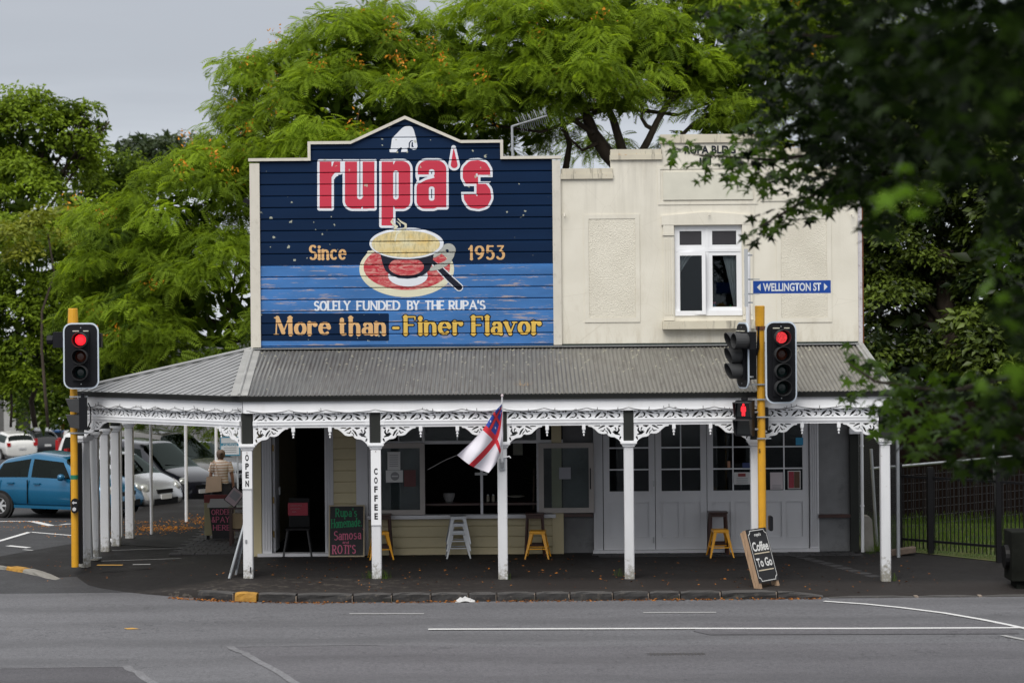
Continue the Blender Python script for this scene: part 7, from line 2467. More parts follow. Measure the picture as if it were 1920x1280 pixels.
m.add([c + Vector(p) for p in ((-.19, -.02, -.17), (.16, -.02, -.14), (.17, .07, -.14), (-.18, .07, -.17), (-.16, 0, .17), (.15, 0, .19), (.15, .04, .19), (-.16, .04, .17))], [(0, 3, 2, 1), (0, 1, 5, 4), (1, 2, 6, 5), (2, 3, 7, 6), (3, 0, 4, 7)])
m.build('bag_body', flat('beige_canvas', (.46, .34, .25), .85), bg)
m = MB(); sh = Vector((wx - .15, wy, 1.43)); m.tube([c + Vector((-.10, 0, .18)), c + Vector((-.08, .05, .4)), sh], .012, 5); m.tube([c + Vector((.10, 0, .19)), c + Vector((.05, .03, .4)), sh + Vector((.01, -.02, 0))], .012, 5); m.build('bag_strap', flat('beige_canvas', (.46, .34, .25), .85), bg)

# ================================================================ BACKGROUND BUILT THINGS
gb = thing('grey_wall', (-11.0, 30, rz(0, 30)), 'long low grey concrete wall closing the car park behind the parked cars', 'wall')
MB().box(-11.6, 30, rz(0, 30) - .5, -6.2, 30.3, 1.5).build('wall_slab', pm('plain_grey_wall', (.20, .20, .205), .85, .15, 1), gb)
cs = thing('caution_sign', at(431, 836, 17.0), 'blue and white CAUTION notice on posts beyond the woman', 'sign')
p0, p1 = at(413, 854, 17.0), at(450, 818, 17.0)
MB().box(p0.x, 17, p0.z, p1.x, 17.03, p1.z).build('sign_panel', flat('sign_cyan_edge', (.05, .25, .38), .5), cs)
m = MB(); m.box(p0.x + .025, 16.994, p0.z + .03, p1.x - .025, 16.999, p0.z + .245); m.box(p0.x + .025, 16.994, p1.z - .16, p1.x - .025, 16.999, p1.z - .03); m.build('sign_face', flat('sign_pale', (.6, .63, .66), .5), cs)
lettering('CAUTION', ((p0.x + p1.x) / 2, 16.99, p1.z - .205), .06, .34, flat('sign_pale', (.6, .63, .66), .5), cs, .02, name='sign_lettering')
for k_ in range(3): MB().box(p0.x + .09, 16.989, p0.z + .08 + k_ * .055, p1.x - .09, 16.9935, p0.z + .095 + k_ * .055).build('printed_line', flat('grey_print', (.25, .25, .26), .7), cs)
m = MB(); m.box(p0.x + .05, 17.03, -.5, p0.x + .09, 17.07, p1.z); m.box(p1.x - .09, 17.03, -.5, p1.x - .05, 17.07, p1.z); m.build('sign_post', M['galv'], cs)
fb = thing('far_building', (-42, 95, -3.8), 'low grey building with dark openings at the far left behind the parked cars', 'building')
x0 = (-80 - 960) * 136.5 / FPX
m = MB()
def FX(px, D=136.5): return (px - 960) * D / FPX
def FZ(py, D=136.5): return 5 - (py - 8 - 548) * D / FPX
m.box(FX(-300), 95.3, -5, FX(60), 96, FZ(650)); m.build('wall', pm('far_grey_wall', (.10, .10, .10), .9), fb)
for a_, b_ in ((6, 28), (56, 62), (-60, -30)): MB().box(FX(a_), 94.9, -5, FX(b_), 95.25, FZ(690)).build('column', flat('far_pale_column', (.34, .34, .34), .8), fb)
MB().box(FX(30), 95.0, -5, FX(55), 95.25, FZ(720)).build('door', M['charcoal'], fb)
for px, lidc, nm in ((83, (.25, .03, .03), 'red lidded black wheelie bin under the far trees at the left'), (103, (.02, .12, .35), 'blue lidded dark wheelie bin under the far trees at the left')):
    X, Y = FX(px, 130), 88.5
    b_ = thing('wheelie_bin', (X, Y, rz(X, Y)), nm, 'bin', 'bins under the far trees')
    z0 = rz(X, Y)
    w = .34
    m = MB(); m.add([(X - w * .8, Y - .3, z0 + .08), (X + w * .8, Y - .3, z0 + .08), (X + w * .8, Y + .3, z0 + .08), (X - w * .8, Y + .3, z0 + .08), (X - w, Y - .38, z0 + 1.15), (X + w, Y - .38, z0 + 1.15), (X + w, Y + .38, z0 + 1.15), (X - w, Y + .38, z0 + 1.15)], [(0, 3, 2, 1), (0, 1, 5, 4), (1, 2, 6, 5), (2, 3, 7, 6), (3, 0, 4, 7), (4, 5, 6, 7)]); m.build('bin_body', flat('bin_dark', (.02, .022, .024), .6), b_)
    MB().box(X - w - .02, Y - .42, z0 + 1.151, X + w + .02, Y + .4, z0 + 1.25).build('bin_lid', flat('lid_%d' % px, lidc, .5), b_)
    m = MB(); m.lathe([(.12, -.04), (.12, .04)], (X - w * .7, Y + .3, z0 + .12), 10, axis='x'); m.lathe([(.12, -.04), (.12, .04)], (X + w * .7, Y + .3, z0 + .12), 10, axis='x'); m.build('bin_wheel', M['rubber'], b_)
vg = MB()
for D0, D1, x0, x1 in ((112, 116, 40, 260), (131, 135, -60, 200), (150, 200, -300, 500)):
    y0, y1 = D0 + CY, D1 + CY
    vg.quad((FX(x0, D0), y0, rz(0, y0) + .05), (FX(x1, D0), y0, rz(0, y0) + .05), (FX(x1, D1), y1, rz(0, y1) + .05), (FX(x0, D1), y1, rz(0, y1) + .05))
v_ = vg.build('grass_verge', M['lawn']); tag(v_, kind='structure')

# ================================================================ RIGHT-HAND SIDE: fences, bin, pier
f0, f1 = ground_at(1688, 1031, .0), ground_at(1888, 1048, .0)
fe = thing('picket_fence', f0, 'black steel picket fence with thick posts right of the shop in front of long grass', 'fence')
d = (f1 - f0); LF = d.length; dn = d.normalized(); LF2 = LF * 1.7
for s_, w in ((0, .09), (.70, .11), (2.2, .10), (3.6, .1)):
    p = f0 + dn * s_
    MB().box(p.x - w / 2, p.y - w / 2, -.15, p.x + w / 2, p.y + w / 2, 1.66 if s_ == 0 else 1.62).build('fence_post', M['blackmetal'], fe)
for z in (.22, 1.42):
    MB().bar(f0 + Vector((0, 0, z)), f0 + dn * LF2 + Vector((0, 0, z)), .04, .045).build('fence_rail', M['blackmetal'], fe)
pk = MB().box(-.009, -.009, .06, .009, .009, 1.58).mesh('picket', M['blackmetal'])
s_ = .09
while s_ < LF2:
    if min(abs(s_ - q) for q in (0, .7, 2.2, 3.6)) > .07:
        p = f0 + dn * s_
        put('picket', pk, (p.x, p.y, 0), fe)
    s_ += .088
# wire mesh fence on pipes behind
mf = thing('mesh_fence', (7.4, 4.6, 0), 'galvanised pipe fence with square wire mesh standing behind the black pickets', 'fence')
a, b = Vector((6.95, 4.1, 0)), Vector((11.6, 8.2, 0))
za = Vector((0, 0, 1.52))
MB().tube([a + za, b + za], .028, 8).build('top_pipe', M['steel'], mf)
dm = (b - a)
m = MB()
for i in range(8): m.tube([a + Vector((0, 0, .15 + i * .17)), b + Vector((0, 0, .15 + i * .16))], .004, 3, False)
n = 34
for i in range(n): 
    p = a + dm * i / n; m.tube([p + Vector((0, 0, .1)), p + za], .003, 3, False)
o_ = m.build('wire_mesh', flat('dull_wire', (.045, .047, .05), .7, 0, .2), mf); o_['kind'] = 'stuff'
for t_ in (0.0, .62): 
    p = a + dm * t_; MB().tube([p + Vector((.1, 0, 0)), p + za * 1.25], .032, 8).build('pipe_post', M['galv'], mf)
# tall chain-link panel by the building corner
cl = thing('chain_link_panel', (7.15, 2.9, 0), 'tall grey chain link panel between the shop corner and the black fence', 'fence')
a, b = Vector((7.22, 2.6, 0)), Vector((7.02, 6.4, 0))
m = MB(); dm = (b - a); Lc = dm.length; H_ = 2.62; dd = dm.normalized()
s_ = -H_
while s_ < Lc:
    for sg in (1, -1):
        s0, s1 = s_, s_ + H_
        z0, z1 = 0.0, H_
        if s0 < 0: z0 = -s0; s0 = 0
        if s1 > Lc: z1 = H_ - (s1 - Lc); s1 = Lc
        if z1 > z0:
            if sg < 0: z0, z1 = H_ - z0, H_ - z1
            m.tube([a + dd * s0 + Vector((0, 0, z0)), a + dd * s1 + Vector((0, 0, z1))], .0035, 3, False)
    s_ += .075
o_ = m.build('chain_link_wire', flat('dull_wire', (.045, .047, .05), .7, 0, .2), cl); o_['kind'] = 'stuff'
for p in (a, b): MB().tube([p + Vector((0, 0, -.1)), p + Vector((0, 0, H_ + .08))], .035, 8).build('pipe_post', M['galv'], cl)
MB().tube([a + Vector((0, 0, H_)), b + Vector((0, 0, H_))], .02, 6).build('top_pipe', M['galv'], cl)
pr = thing('concrete_pier', at(1626, 1040, YW + .15), 'short whitewashed concrete pier beside the downpipe at the shop corner', 'pier')
c = ORG[pr.name]
MB().prism([(c.x - .09, -.1), (c.x + .11, -.1), (c.x + .07, .60), (c.x + .02, .66), (c.x - .09, .67)], YW - .05, YW + .35).build('pier_block', M['concrete'], pr)
lb_ = thing('loose_kerb_block', ground_at(1690, 1036, 0), 'rough brown stone block lying in the grass beside the last white post', 'stone')
c = ORG[lb_.name] + Vector((-.0, -.15, .05))
m = MB(); m.obox(c, Vector((.24, .03, .03)), Vector((-.01, .09, 0)), Vector((0, 0, .06))); m.build('stone_block', pm('brown_stone', (.12, .09, .07), .9, .3, 9, bump=.01), lb_, bevel=.02)
bn = ground_at(1905, 1108, -.2)
bi = thing('litter_bin', (8.95, -.65, fz(8.9, -.65)), 'dark mossy concrete litter bin cut off by the right edge of the picture', 'bin')
c = ORG[bi.name]
MB().box(c.x - .36, c.y - .33, c.z + .12, c.x + .36, c.y + .33, c.z + .98).build('bin_casing', M['darkconcrete'], bi, bevel=.02)
MB().box(c.x - .26, c.y - .24, c.z - .02, c.x + .26, c.y + .24, c.z + .119).build('bin_foot', M['darkconcrete'], bi)
MB().lathe([(.20, -.07), (.21, 0), (.20, .01)], (c.x - .36, c.y, c.z + .52), 18, axis='x').build('bin_door', M['blackmetal'], bi)
# litter
lt_ = thing('crumpled_paper', ground_at(872, 1127, -.24), 'crumpled white paper lying in the gutter below the kerb', 'litter')
c = ORG[lt_.name]
m = MB(); vs = []
nn = 9
for j in range(nn):
    for i in range(nn):
        u_, v_ = i / (nn - 1) - .5, j / (nn - 1) - .5
        vs.append((c.x + u_ * .34, c.y + v_ * .2, -.242 + .075 * max(0, 1 - 3.2 * (u_ * u_ + v_ * v_)) * rnd.uniform(.5, 1.3) + .004))
m.add(vs, [(j * nn + i, j * nn + i + 1, (j + 1) * nn + i + 1, (j + 1) * nn + i) for j in range(nn - 1) for i in range(nn - 1)])
m.build('paper_sheet', flat('litter_white', (.50, .50, .50), .8), lt_)

# ================================================================ FOLIAGE
def nrmz(v): return v / (np.linalg.norm(v, axis=-1, keepdims=True) + 1e-9)
def scatter(name, P, Dr, Up, size, tV, tF, mat, tone, parent=None):
    "one leaf template placed N times, joined in one mesh"
    x = nrmz(Dr); y = nrmz(np.cross(Up, x)); z = np.cross(x, y)
    Rm = np.stack([x, y, z], axis=1)               # N,3,3 rows = axes
    V = np.einsum('ij,njk->nik', tV, Rm) * size[:, None, None] + P[:, None, :]
    n, k = len(P), len(tV)
    F = (tF[None, :, :] + (np.arange(n) * k)[:, None, None]).reshape(-1, tF.shape[1])
    me = np_mesh(name, V.reshape(-1, 3), F, mat, np.repeat(tone, k))
    o = link(name, me, None)
    if parent is not None:
        org = ORG[parent.name]
        me.transform(Matrix.Translation(-org)); o.parent = parent
    return o
def frond_template(pairs=8):
    V, F = [], []
    def q(bx, by, bz, dx_, dy, L, w):
        b = len(V)
        n_ = math.hypot(dx_, dy); dx_, dy = dx_ / n_, dy / n_
        px, py = -dy * w, dx_ * w
        V.extend([(bx, by, bz), (bx + dx_ * L * .5 + px, by + dy * L * .5 + py, bz - L * .06), (bx + dx_ * L, by + dy * L, bz - L * .28), (bx + dx_ * L * .5 - px, by + dy * L * .5 - py, bz - L * .06)])
        F.append((b, b + 1, b + 2, b + 3))
    for i in range(pairs):
        t = .14 + .8 * i / (pairs - 1)
        L = .30 * math.sin(math.pi * (.18 + .66 * (1 - t))) + .06
        z = -.42 * t * t
        for s_ in (1, -1): q(t, 0, z, .45, s_ * 1.0, L, .042)
    q(.94, 0, -.38, 1, 0, .14, .04)
    return np.array(V), np.array(F)
FR_V, FR_F = frond_template()
LF_V = np.array([(0, 0, 0), (.45, .24, .06), (1, 0, -.12), (.45, 0, -.03), (.45, -.24, .06)]); LF_F = np.array([(0, 1, 2, 3), (0, 3, 2, 4)])
def star_template():
    V = [(0, 0, 0), (.18, 0, -.0)]
    tips = [(0, 1.0), (62, .92), (118, .62), (-62, .92), (-118, .62)]
    order = [-118, -62, 0, 62, 118]
    rad = dict(tips)
    out = []
    F = []
    cidx = 1
    pts = []
    for i, a in enumerate(order):
        r_ = rad[a]
        if i == 0: pts.append((.05 * 0, -.02))
        pts.append((.25 + r_ * .78 * math.cos(R(a)), r_ * .78 * math.sin(R(a))))
        if i < 4:
            m_ = (a + order[i + 1]) / 2
            pts.append((.25 + .27 * math.cos(R(m_)), .27 * math.sin(R(m_))))
    pts.append((0, .02))
    V = [(.2, 0, 0)] + [(x, y, -.22 * ((x - .2) ** 2 + y * y)) for x, y in pts]
    # fans: centre, notch, tip, notch
    for i in range(5): F.append((0, 1 + 2 * i, 2 + 2 * i, 3 + 2 * i if 3 + 2 * i < len(V) else len(V) - 1))
    return np.array(V), np.array(F)
ST_V, ST_F = star_template()
GR_V = np.array([(0, -.012, 0), (0, .012, 0), (.10, .008, .6), (.10, -.008, .6), (.32, 0, 1.0)]); GR_F = np.array([(0, 1, 2, 3), (3, 2, 4, 4)])
GR_F = np.array([(0, 1, 2, 3)])
GR_V = np.array([(0, -.013, 0), (0, .013, 0), (.28, .002, 1.0), (.26, -.002, 1.0)])

def blob(px, py, rx, rz_, D, ry=None):
    c = at(px, py, D + CY); s_ = FPX / D
    return (np.array(c), np.array((rx / s_, (ry if ry else (rx + rz_) / 2 / s_), rz_ / s_)))
def clumps(blobs, per_m2, inner=.25, back=.4, merge=.72, low=1.0):
    "points on (and some inside) the surface of the union of ellipsoids, with outward normals"
    P, N = [], []
    for bi, (c, r) in enumerate(blobs):
        area = 4 * math.pi * ((r[0] * r[1]) ** 1.6 / 3 + (r[0] * r[2]) ** 1.6 / 3 + (r[1] * r[2]) ** 1.6 / 3) ** (1 / 1.6)
        n = int(area * per_m2)
        d = nrmz(nr.normal(size=(n, 3)))
        keep = (d[:, 1] < .25) | (nr.random(n) < back)
        keep &= (d[:, 2] > -.4) | (nr.random(n) < low)
        d = d[keep]
        rad = np.where(nr.random(len(d)) < inner, nr.uniform(.45, .85, len(d)), 1 - np.abs(nr.normal(0, .07, len(d))))
        p = c + d * r * rad[:, None]
        ok = np.ones(len(p), bool)
        for bj, (c2, r2) in enumerate(blobs):
            if bj != bi: ok &= np.linalg.norm((p - c2) / r2, axis=1) > merge
        P.append(p[ok]); N.append(nrmz(d[ok] / r))
    return np.concatenate(P), np.concatenate(N)
def fill(parent, blobs, per_m2=26, size=.5, mat=None, sc=.80):
    "large dark-toned inner leaves, so that the crown is as dense as a real one"
    P = []
    for c, r in blobs:
        n = int(math.pi * r[0] * r[2] * per_m2)
        P.append(c + nrmz(nr.normal(size=(n, 3))) * (nr.random(n) ** .4)[:, None] * r * sc)
    P = np.concatenate(P); n = len(P)
    return scatter('inner_leaves', P, nrmz(nr.normal(size=(n, 3))), nrmz(nr.normal(size=(n, 3))), size * nr.uniform(.6, 1.2, n), LF_V, LF_F, mat or M['silk'], nr.uniform(0, .25, n), parent)  # dark tones paint in the shade inside the crown
def trunk(parent, base, top, r0, r1, mat=None, kinks=5, name='trunk', wob=.25):
    base, top = Vector(base), Vector(top)
    P = [base.lerp(top, i / kinks) + Vector((rnd.uniform(-wob, wob), rnd.uniform(-wob, wob), 0)) * (0 < i < kinks) for i in range(kinks + 1)]
    return MB().tube(P, [r0 + (r1 - r0) * i / kinks for i in range(kinks + 1)], 9).build(name, mat or M['bark'], parent, True)
def limbs(parent, start, blobs, r, mat=None, n_sub=3):
    m = MB()
    for c, rad in blobs:
        c = Vector(c)
        s_ = Vector(start)
        mid = s_.lerp(c, .5) + Vector((0, 0, -.12 * (c - s_).length))
        m.tube([s_, mid, c], [r, r * .6, r * .25], 7)
        for k_ in range(n_sub):
            e = c + Vector([rnd.uniform(-.8, .8) * rad[q] for q in range(3)])
            st_ = mid.lerp(c, rnd.uniform(.2, .9))
            m.tube([st_, st_.lerp(e, .5) + Vector((0, 0, .1)), e], [r * .35, r * .22, r * .08], 5)
    return m.build('limbs', mat or M['bark'], parent, True)
def domes(P, N, k, R_, flat_):
    "k leaf positions on the outer, upper side of a rounded leaf mass at every P"
    n = len(P)
    rr_ = R_ * nr.uniform(.65, 1.25, n)
    idx = np.repeat(np.arange(n), k)
    m_ = len(idx)
    ax = nrmz(N * .55 + np.array([0, 0, .75]))[idx]
    d = nrmz(nr.normal(size=(m_, 3)))
    s_ = np.sum(d * ax, 1)
    d = np.where((s_ < -.25)[:, None], d - 2 * s_[:, None] * ax, d)
    pos = P[idx] + d * (rr_[idx] * nr.uniform(.55, 1.05, m_))[:, None] * np.array([1.15, 1.15, flat_ + .2])
    hz = d * np.array([1, 1, .2]) + nr.normal(0, .62, (m_, 3)) * np.array([1, 1, .6])
    dr = nrmz(nrmz(hz) + np.array([0, 0, -.30]))
    up = nrmz(d * .8 + np.array([0, 0, .7]) + nr.normal(0, .3, (m_, 3)))
    return idx, pos, dr, up
def fronds(parent, blobs, per_m2, k, size, mat=None, tone0=.45, tvar=.35, flowers=.0, name='crown', **kw):
    P, N = clumps(blobs, per_m2 * .17, **kw)
    n = len(P)
    ct = np.clip(tone0 + nr.normal(0, tvar * .5, n), 0, 1)
    idx, st_, d, up = domes(P, N, int(k * 7.6), .62, .6)
    m_ = len(idx)
    sz = size * nr.uniform(.6, 1.2, m_)
    tone = np.clip(ct[idx] + nr.normal(0, .2, m_), 0, 1)
    o = scatter(name, st_, d, up, sz, FR_V, FR_F, mat or M['silk'], tone, parent)
    if flowers:
        q = nr.random(n) < flowers * 5
        Pf = P[q] + N[q] * .3 + nr.normal(0, .2, (q.sum(), 3)) + np.array([0, -.1, .12])
        kk = 22
        i2 = np.repeat(np.arange(len(Pf)), kk)
        pf = Pf[i2] + nr.normal(0, .13, (len(i2), 3)) + np.array([0, 0, .05])
        df = nrmz(nr.normal(size=(len(i2), 3)))
        scatter('blossom', pf, df, nrmz(nr.normal(size=(len(i2), 3))), nr.uniform(.06, .13, len(i2)), LF_V, LF_F, M['flower'], nr.random(len(i2)), parent)
    return o
def leafy(parent, blobs, per_m2, k, size, mat, tone0=.45, tvar=.3, spread=.22, name='crown', **kw):
    q_ = spread * 1.9
    P, N = clumps(blobs, per_m2 * .2, **kw)
    n = len(P)
    ct = np.clip(tone0 + nr.normal(0, tvar * .6, n), 0, 1)
    idx, ps, d, up = domes(P, N, int(k * 6), q_, .65)
    m_ = len(idx)
    up = nrmz(up + nr.normal(0, .35, (m_, 3)))
    tone = np.clip(ct[idx] + nr.normal(0, .2, m_), 0, 1)
    return scatter(name, ps, d, up, size * nr.uniform(.6, 1.3, m_), LF_V, LF_F, mat, tone, parent)

# --- the feathery trees behind the shop
tA = thing('feathery_tree', (-6.2, 18.5, -.4), 'feathery green tree with orange blossom left of the sign above the verandah roof', 'tree', 'feathery trees behind the shop')
bA = [blob(250, 500, 118, 118, 60.5), blob(345, 400, 105, 95, 60), blob(410, 560, 120, 120, 59), blob(300, 620, 130, 75, 59), blob(200, 600, 80, 90, 61), blob(440, 340, 90, 80, 61), blob(180, 470, 52, 70, 61), blob(430, 660, 90, 45, 58.5)]
fronds(tA, bA, 6.4, 12, .40, tone0=.58, flowers=.07, inner=.18)
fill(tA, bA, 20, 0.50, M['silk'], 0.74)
trunk(tA, (-6.2, 18.5, -.5), (-6.3, 18.4, 4.2), .3, .2); limbs(tA, (-6.3, 18.4, 4.0), bA, .11)
tB = thing('feathery_tree', (-4.2, 20, -.4), 'feathery green tree with orange blossom rising behind the gable of the sign', 'tree', 'feathery trees behind the shop')
bB = [blob(500, 255, 95, 85, 62), blob(470, 165, 52, 55, 62), blob(560, 150, 90, 72, 62), blob(650, 110, 95, 72, 61), blob(740, 95, 95, 75, 62), blob(640, 235, 140, 95, 60), blob(790, 230, 130, 110, 60), blob(700, 180, 150, 90, 62), blob(560, 330, 110, 60, 60)]
fronds(tB, bB, 6.4, 12, .40, tone0=.62, flowers=.10, inner=.18)
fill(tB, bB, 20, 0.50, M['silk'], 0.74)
trunk(tB, (-4.2, 20, -.5), (-4.0, 19.8, 5.2), .32, .22); limbs(tB, (-4.0, 19.8, 5.0), bB, .14)
tC = thing('feathery_tree', (3.0, 18.6, -.2), 'tallest feathery green tree with bare dark limbs above the parapet right of the aerial', 'tree', 'feathery trees behind the shop')
bC = [blob(900, 110, 105, 95, 61), blob(1000, 60, 140, 100, 60), blob(1150, 30, 160, 85, 61), blob(880, 230, 110, 75, 60), blob(1000, 180, 115, 62, 59), blob(1090, 130, 120, 62, 59), blob(1300, 60, 150, 110, 62), blob(1260, 135, 75, 60, 60),
      blob(1390, 170, 95, 75, 61), blob(1340, 225, 60, 36, 60), blob(1440, 110, 90, 120, 62), blob(960, 268, 60, 40, 62), blob(1380, 262, 60, 30, 60), blob(1560, 60, 120, 120, 62), blob(1190, 185, 38, 26, 60)]
fronds(tC, bC, 6.0, 12, .40, tone0=.62, flowers=.05, inner=.16)
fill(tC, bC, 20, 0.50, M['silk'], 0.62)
tw = blob(1085, 255, 60, 34, 62), blob(1250, 275, 36, 18, 62), blob(1130, 292, 70, 14, 63), blob(1290, 235, 30, 28, 62)
fronds(tC, list(tw), 4.2, 10, .36, tone0=.6, inner=.1, name='lower_sprays')
m = MB()
def limb(pts, r0, r1, D=60):
    P = [at(x, y, D + CY + dz) for x, y, dz in pts]
    m.tube(P, [r0 + (r1 - r0) * i / (len(P) - 1) for i in range(len(P))], 8)
limb([(1185, 560, 0), (1178, 380, 0), (1170, 320, 0), (1140, 290, .2), (1112, 250, .3), (1095, 205, .2), (1060, 160, 0), (1030, 110, 0)], .30, .06)
limb([(1172, 322, 0), (1168, 285, 0), (1150, 225, .3), (1130, 180, .4), (1120, 120, .4)], .15, .05)
limb([(1170, 320, 0), (1200, 292, -.2), (1216, 262, -.3), (1232, 228, -.2), (1262, 180, 0), (1300, 110, 0)], .12, .05)
limb([(1226, 243, -.2), (1212, 236, -.3), (1203, 222, -.3), (1206, 170, 0)], .07, .03)
limb([(1200, 300, 0), (1234, 288, .2), (1262, 270, .2), (1300, 232, 0), (1345, 205, 0)], .07, .04)
limb([(1112, 250, 0), (1075, 225, .2), (1040, 205, 0), (1000, 180, 0)], .08, .03)
limb([(1120, 268, 0), (1092, 282, .2), (1070, 262, .3), (1050, 240, 0)], .05, .02)
limb([(1060, 320, 1), (1068, 270, 1), (1050, 215, 1), (1010, 150, 1)], .09, .04)
m.build('limbs', M['bark'], tC, True)
limbs(tC, at(1150, 200, 60 + CY), bC[:9], .07, n_sub=2)
trunk(tC, (3.0, 18.6, -.3), at(1185, 550, 60 + CY), .38, .30)

# --- left-hand trees, further away
tD = thing('olive_green_tree', (-23.5, 52, -2), 'big olive green tree at the left edge rising above the yellow pole', 'tree', 'trees on the left skyline')
bD = [blob(40, 260, 70, 75, 92), blob(-30, 300, 80, 100, 92), blob(100, 290, 70, 70, 93), blob(30, 400, 90, 90, 90), blob(110, 230, 38, 30, 92), blob(150, 275, 28, 20, 92), blob(185, 235, 26, 12, 92), blob(160, 215, 16, 12, 92), blob(15, 210, 22, 28, 92), blob(70, 195, 24, 18, 92), blob(205, 228, 14, 7, 92), blob(130, 196, 12, 10, 92)]
leafy(tD, bD, 6.5, 26, .22, M['olive'], .62, inner=.2, spread=.30)
fill(tD, bD, 20, 0.60, M['olive'], 0.85)
trunk(tD, (-23.5, 52, -2.5), (-22.6, 52, 6), .25, .15); limbs(tD, (-22.6, 52, 5), bD, .13)
tE = thing('olive_green_tree', (-18.2, 46, -1.6), 'shaggy green tree behind the left traffic signal, hanging down over the car park', 'tree', 'trees on the left skyline')
bE = [blob(70, 520, 110, 90, 85), blob(20, 610, 90, 90, 84), blob(130, 600, 80, 75, 86), blob(60, 680, 80, 50, 84), blob(150, 450, 60, 60, 87), blob(-40, 500, 80, 120, 86), blob(140, 680, 50, 38, 86)]
leafy(tE, bE, 6.8, 28, .20, M['olive'], .6, inner=.2, spread=.30)
fill(tE, bE, 20, 0.55, M['olive'], 0.85)
trunk(tE, at(66, 800, 85 + CY), at(60, 560, 85 + CY), .10, .08); trunk(tE, at(20, 800, 84 + CY), at(42, 600, 84 + CY), .05, .03, name='second_trunk'); limbs(tE, at(60, 600, 85 + CY), bE, .1)
tF = thing('lime_shrub_tree', (-19, 44, -1.5), 'small tree with lime yellow young leaves in front of the olive tree at the left', 'tree', 'trees on the left skyline')
bF = [blob(95, 420, 52, 34, 82), blob(50, 450, 60, 36, 82), blob(110, 395, 30, 16, 82)]
leafy(tF, bF, 6.5, 24, .2, M['limegreen'], .3, inner=.2, spread=.25)
trunk(tF, at(90, 800, 82 + CY), at(90, 440, 82 + CY), .06, .03)
tG = thing('grey_green_tree', (-19, 60, -2.5), 'hazy grey green small leaved tree in the gap left of the feathery tree', 'tree', 'trees on the left skyline')
bG = [blob(170, 350, 60, 60, 100), blob(215, 330, 45, 36, 100), blob(150, 420, 60, 60, 100), blob(230, 390, 50, 55, 101), blob(270, 345, 40, 32, 101), blob(200, 460, 80, 60, 100)]
leafy(tG, bG, 5.5, 24, .2, M['olive'], .35, inner=.3, spread=.32)
fill(tG, bG, 20, 0.60, M['olive'], 0.85)
trunk(tG, at(190, 790, 100 + CY), at(190, 400, 100 + CY), .1, .05); limbs(tG, at(190, 420, 100 + CY), bG, .06)
tH = thing('distant_dark_tree', (-22, 92, -4), 'dark broad tree on the skyline between the left trees and the feathery tree', 'tree', 'trees on the left skyline')
bH = [blob(235, 290, 32, 22, 134), blob(290, 280, 40, 28, 134), blob(330, 290, 45, 30, 134), blob(370, 290, 32, 24, 134), blob(310, 320, 100, 30, 134), blob(265, 300, 40, 26, 134)]
leafy(tH, bH, 3.2, 22, .34, M['greyleaf'], .3, inner=.3, spread=.45)
fill(tH, bH, 20, 0.80, M['greyleaf'], 0.85)
trunk(tH, at(300, 760, 134 + CY), at(300, 330, 134 + CY), .15, .1)
# wooded mass closing the view below the crowns on the left
tI = thing('dense_shrubbery', (-17, 58, -2.5), 'dense dark green shrubbery under the trees at the left behind the far cars', 'shrub')
bI = [blob(230, 560, 130, 110, 98), blob(120, 740, 90, 60, 112), blob(230, 700, 100, 70, 100), blob(40, 720, 60, 40, 128), blob(190, 640, 90, 80, 97)]
leafy(tI, bI, 4.2, 22, .26, M['olive'], .2, inner=.2, spread=.4)
fill(tI, bI, 34, 0.80, M['olive'], 0.85)
trunk(tI, at(230, 800, 99 + CY), at(230, 640, 99 + CY), .2, .1)
# low branch seen under the verandah
tJ = thing('overhanging_branch', at(360, 700, 24), 'low leafy branch hanging over the parked cars beneath the verandah edge', 'branch')
bJ = [blob(290, 792, 34, 16, 66), blob(350, 800, 40, 22, 66), blob(400, 790, 36, 18, 66), blob(330, 770, 90, 20, 66)]
fronds(tJ, bJ, 5, 9, .45, tone0=.35, inner=.2, name='leaf_sprays')
MB().tube([at(220, 720, 24.5), at(300, 765, 24.5), at(400, 785, 24.5)], [.09, .06, .03], 6).build('bough', M['bark'], tJ)

# --- dark evergreens on the right
tK = thing('evergreen_tree', (11.5, 19, -.2), 'dark glossy evergreen tree filling the space right of the shop wall', 'tree', 'evergreens right of the shop')
bK = [blob(1690, 470, 90, 100, 61), blob(1635, 420, 60, 80, 62), blob(1640, 500, 50, 60, 62), blob(1680, 640, 80, 100, 60), blob(1790, 560, 110, 120, 62), blob(1700, 340, 100, 90, 63), blob(1800, 420, 100, 100, 63), blob(1760, 730, 120, 80, 61), blob(1650, 260, 110, 90, 64), blob(1640, 560, 50, 70, 61), blob(1630, 760, 50, 60, 61)]
leafy(tK, bK, 9.0, 30, .17, M['dark'], .4, tvar=.5, inner=.35, spread=.26)
fill(tK, bK, 34, 0.50, M['dark'], 0.85)
trunk(tK, (11.5, 19, -.3), (11.2, 19, 6), .35, .2); limbs(tK, (11.2, 19, 4), bK, .12)
tL = thing('evergreen_tree', (14.5, 17, -.2), 'second dark evergreen with big leaf rosettes at the right edge', 'tree', 'evergreens right of the shop')
bL = [blob(1900, 480, 90, 110, 59), blob(1900, 650, 100, 100, 58), blob(1850, 300, 110, 110, 60), blob(1960, 560, 90, 160, 60), blob(1870, 760, 120, 80, 59), blob(1780, 180, 140, 110, 62), blob(1920, 150, 120, 130, 61)]
leafy(tL, bL, 7.0, 26, .24, M['dark'], .35, tvar=.5, inner=.35, spread=.3)
fill(tL, bL, 34, 0.60, M['dark'], 0.85)
trunk(tL, (14.5, 17, -.3), (14.0, 17, 6), .3, .2); limbs(tL, (14, 17, 4), bL, .12)
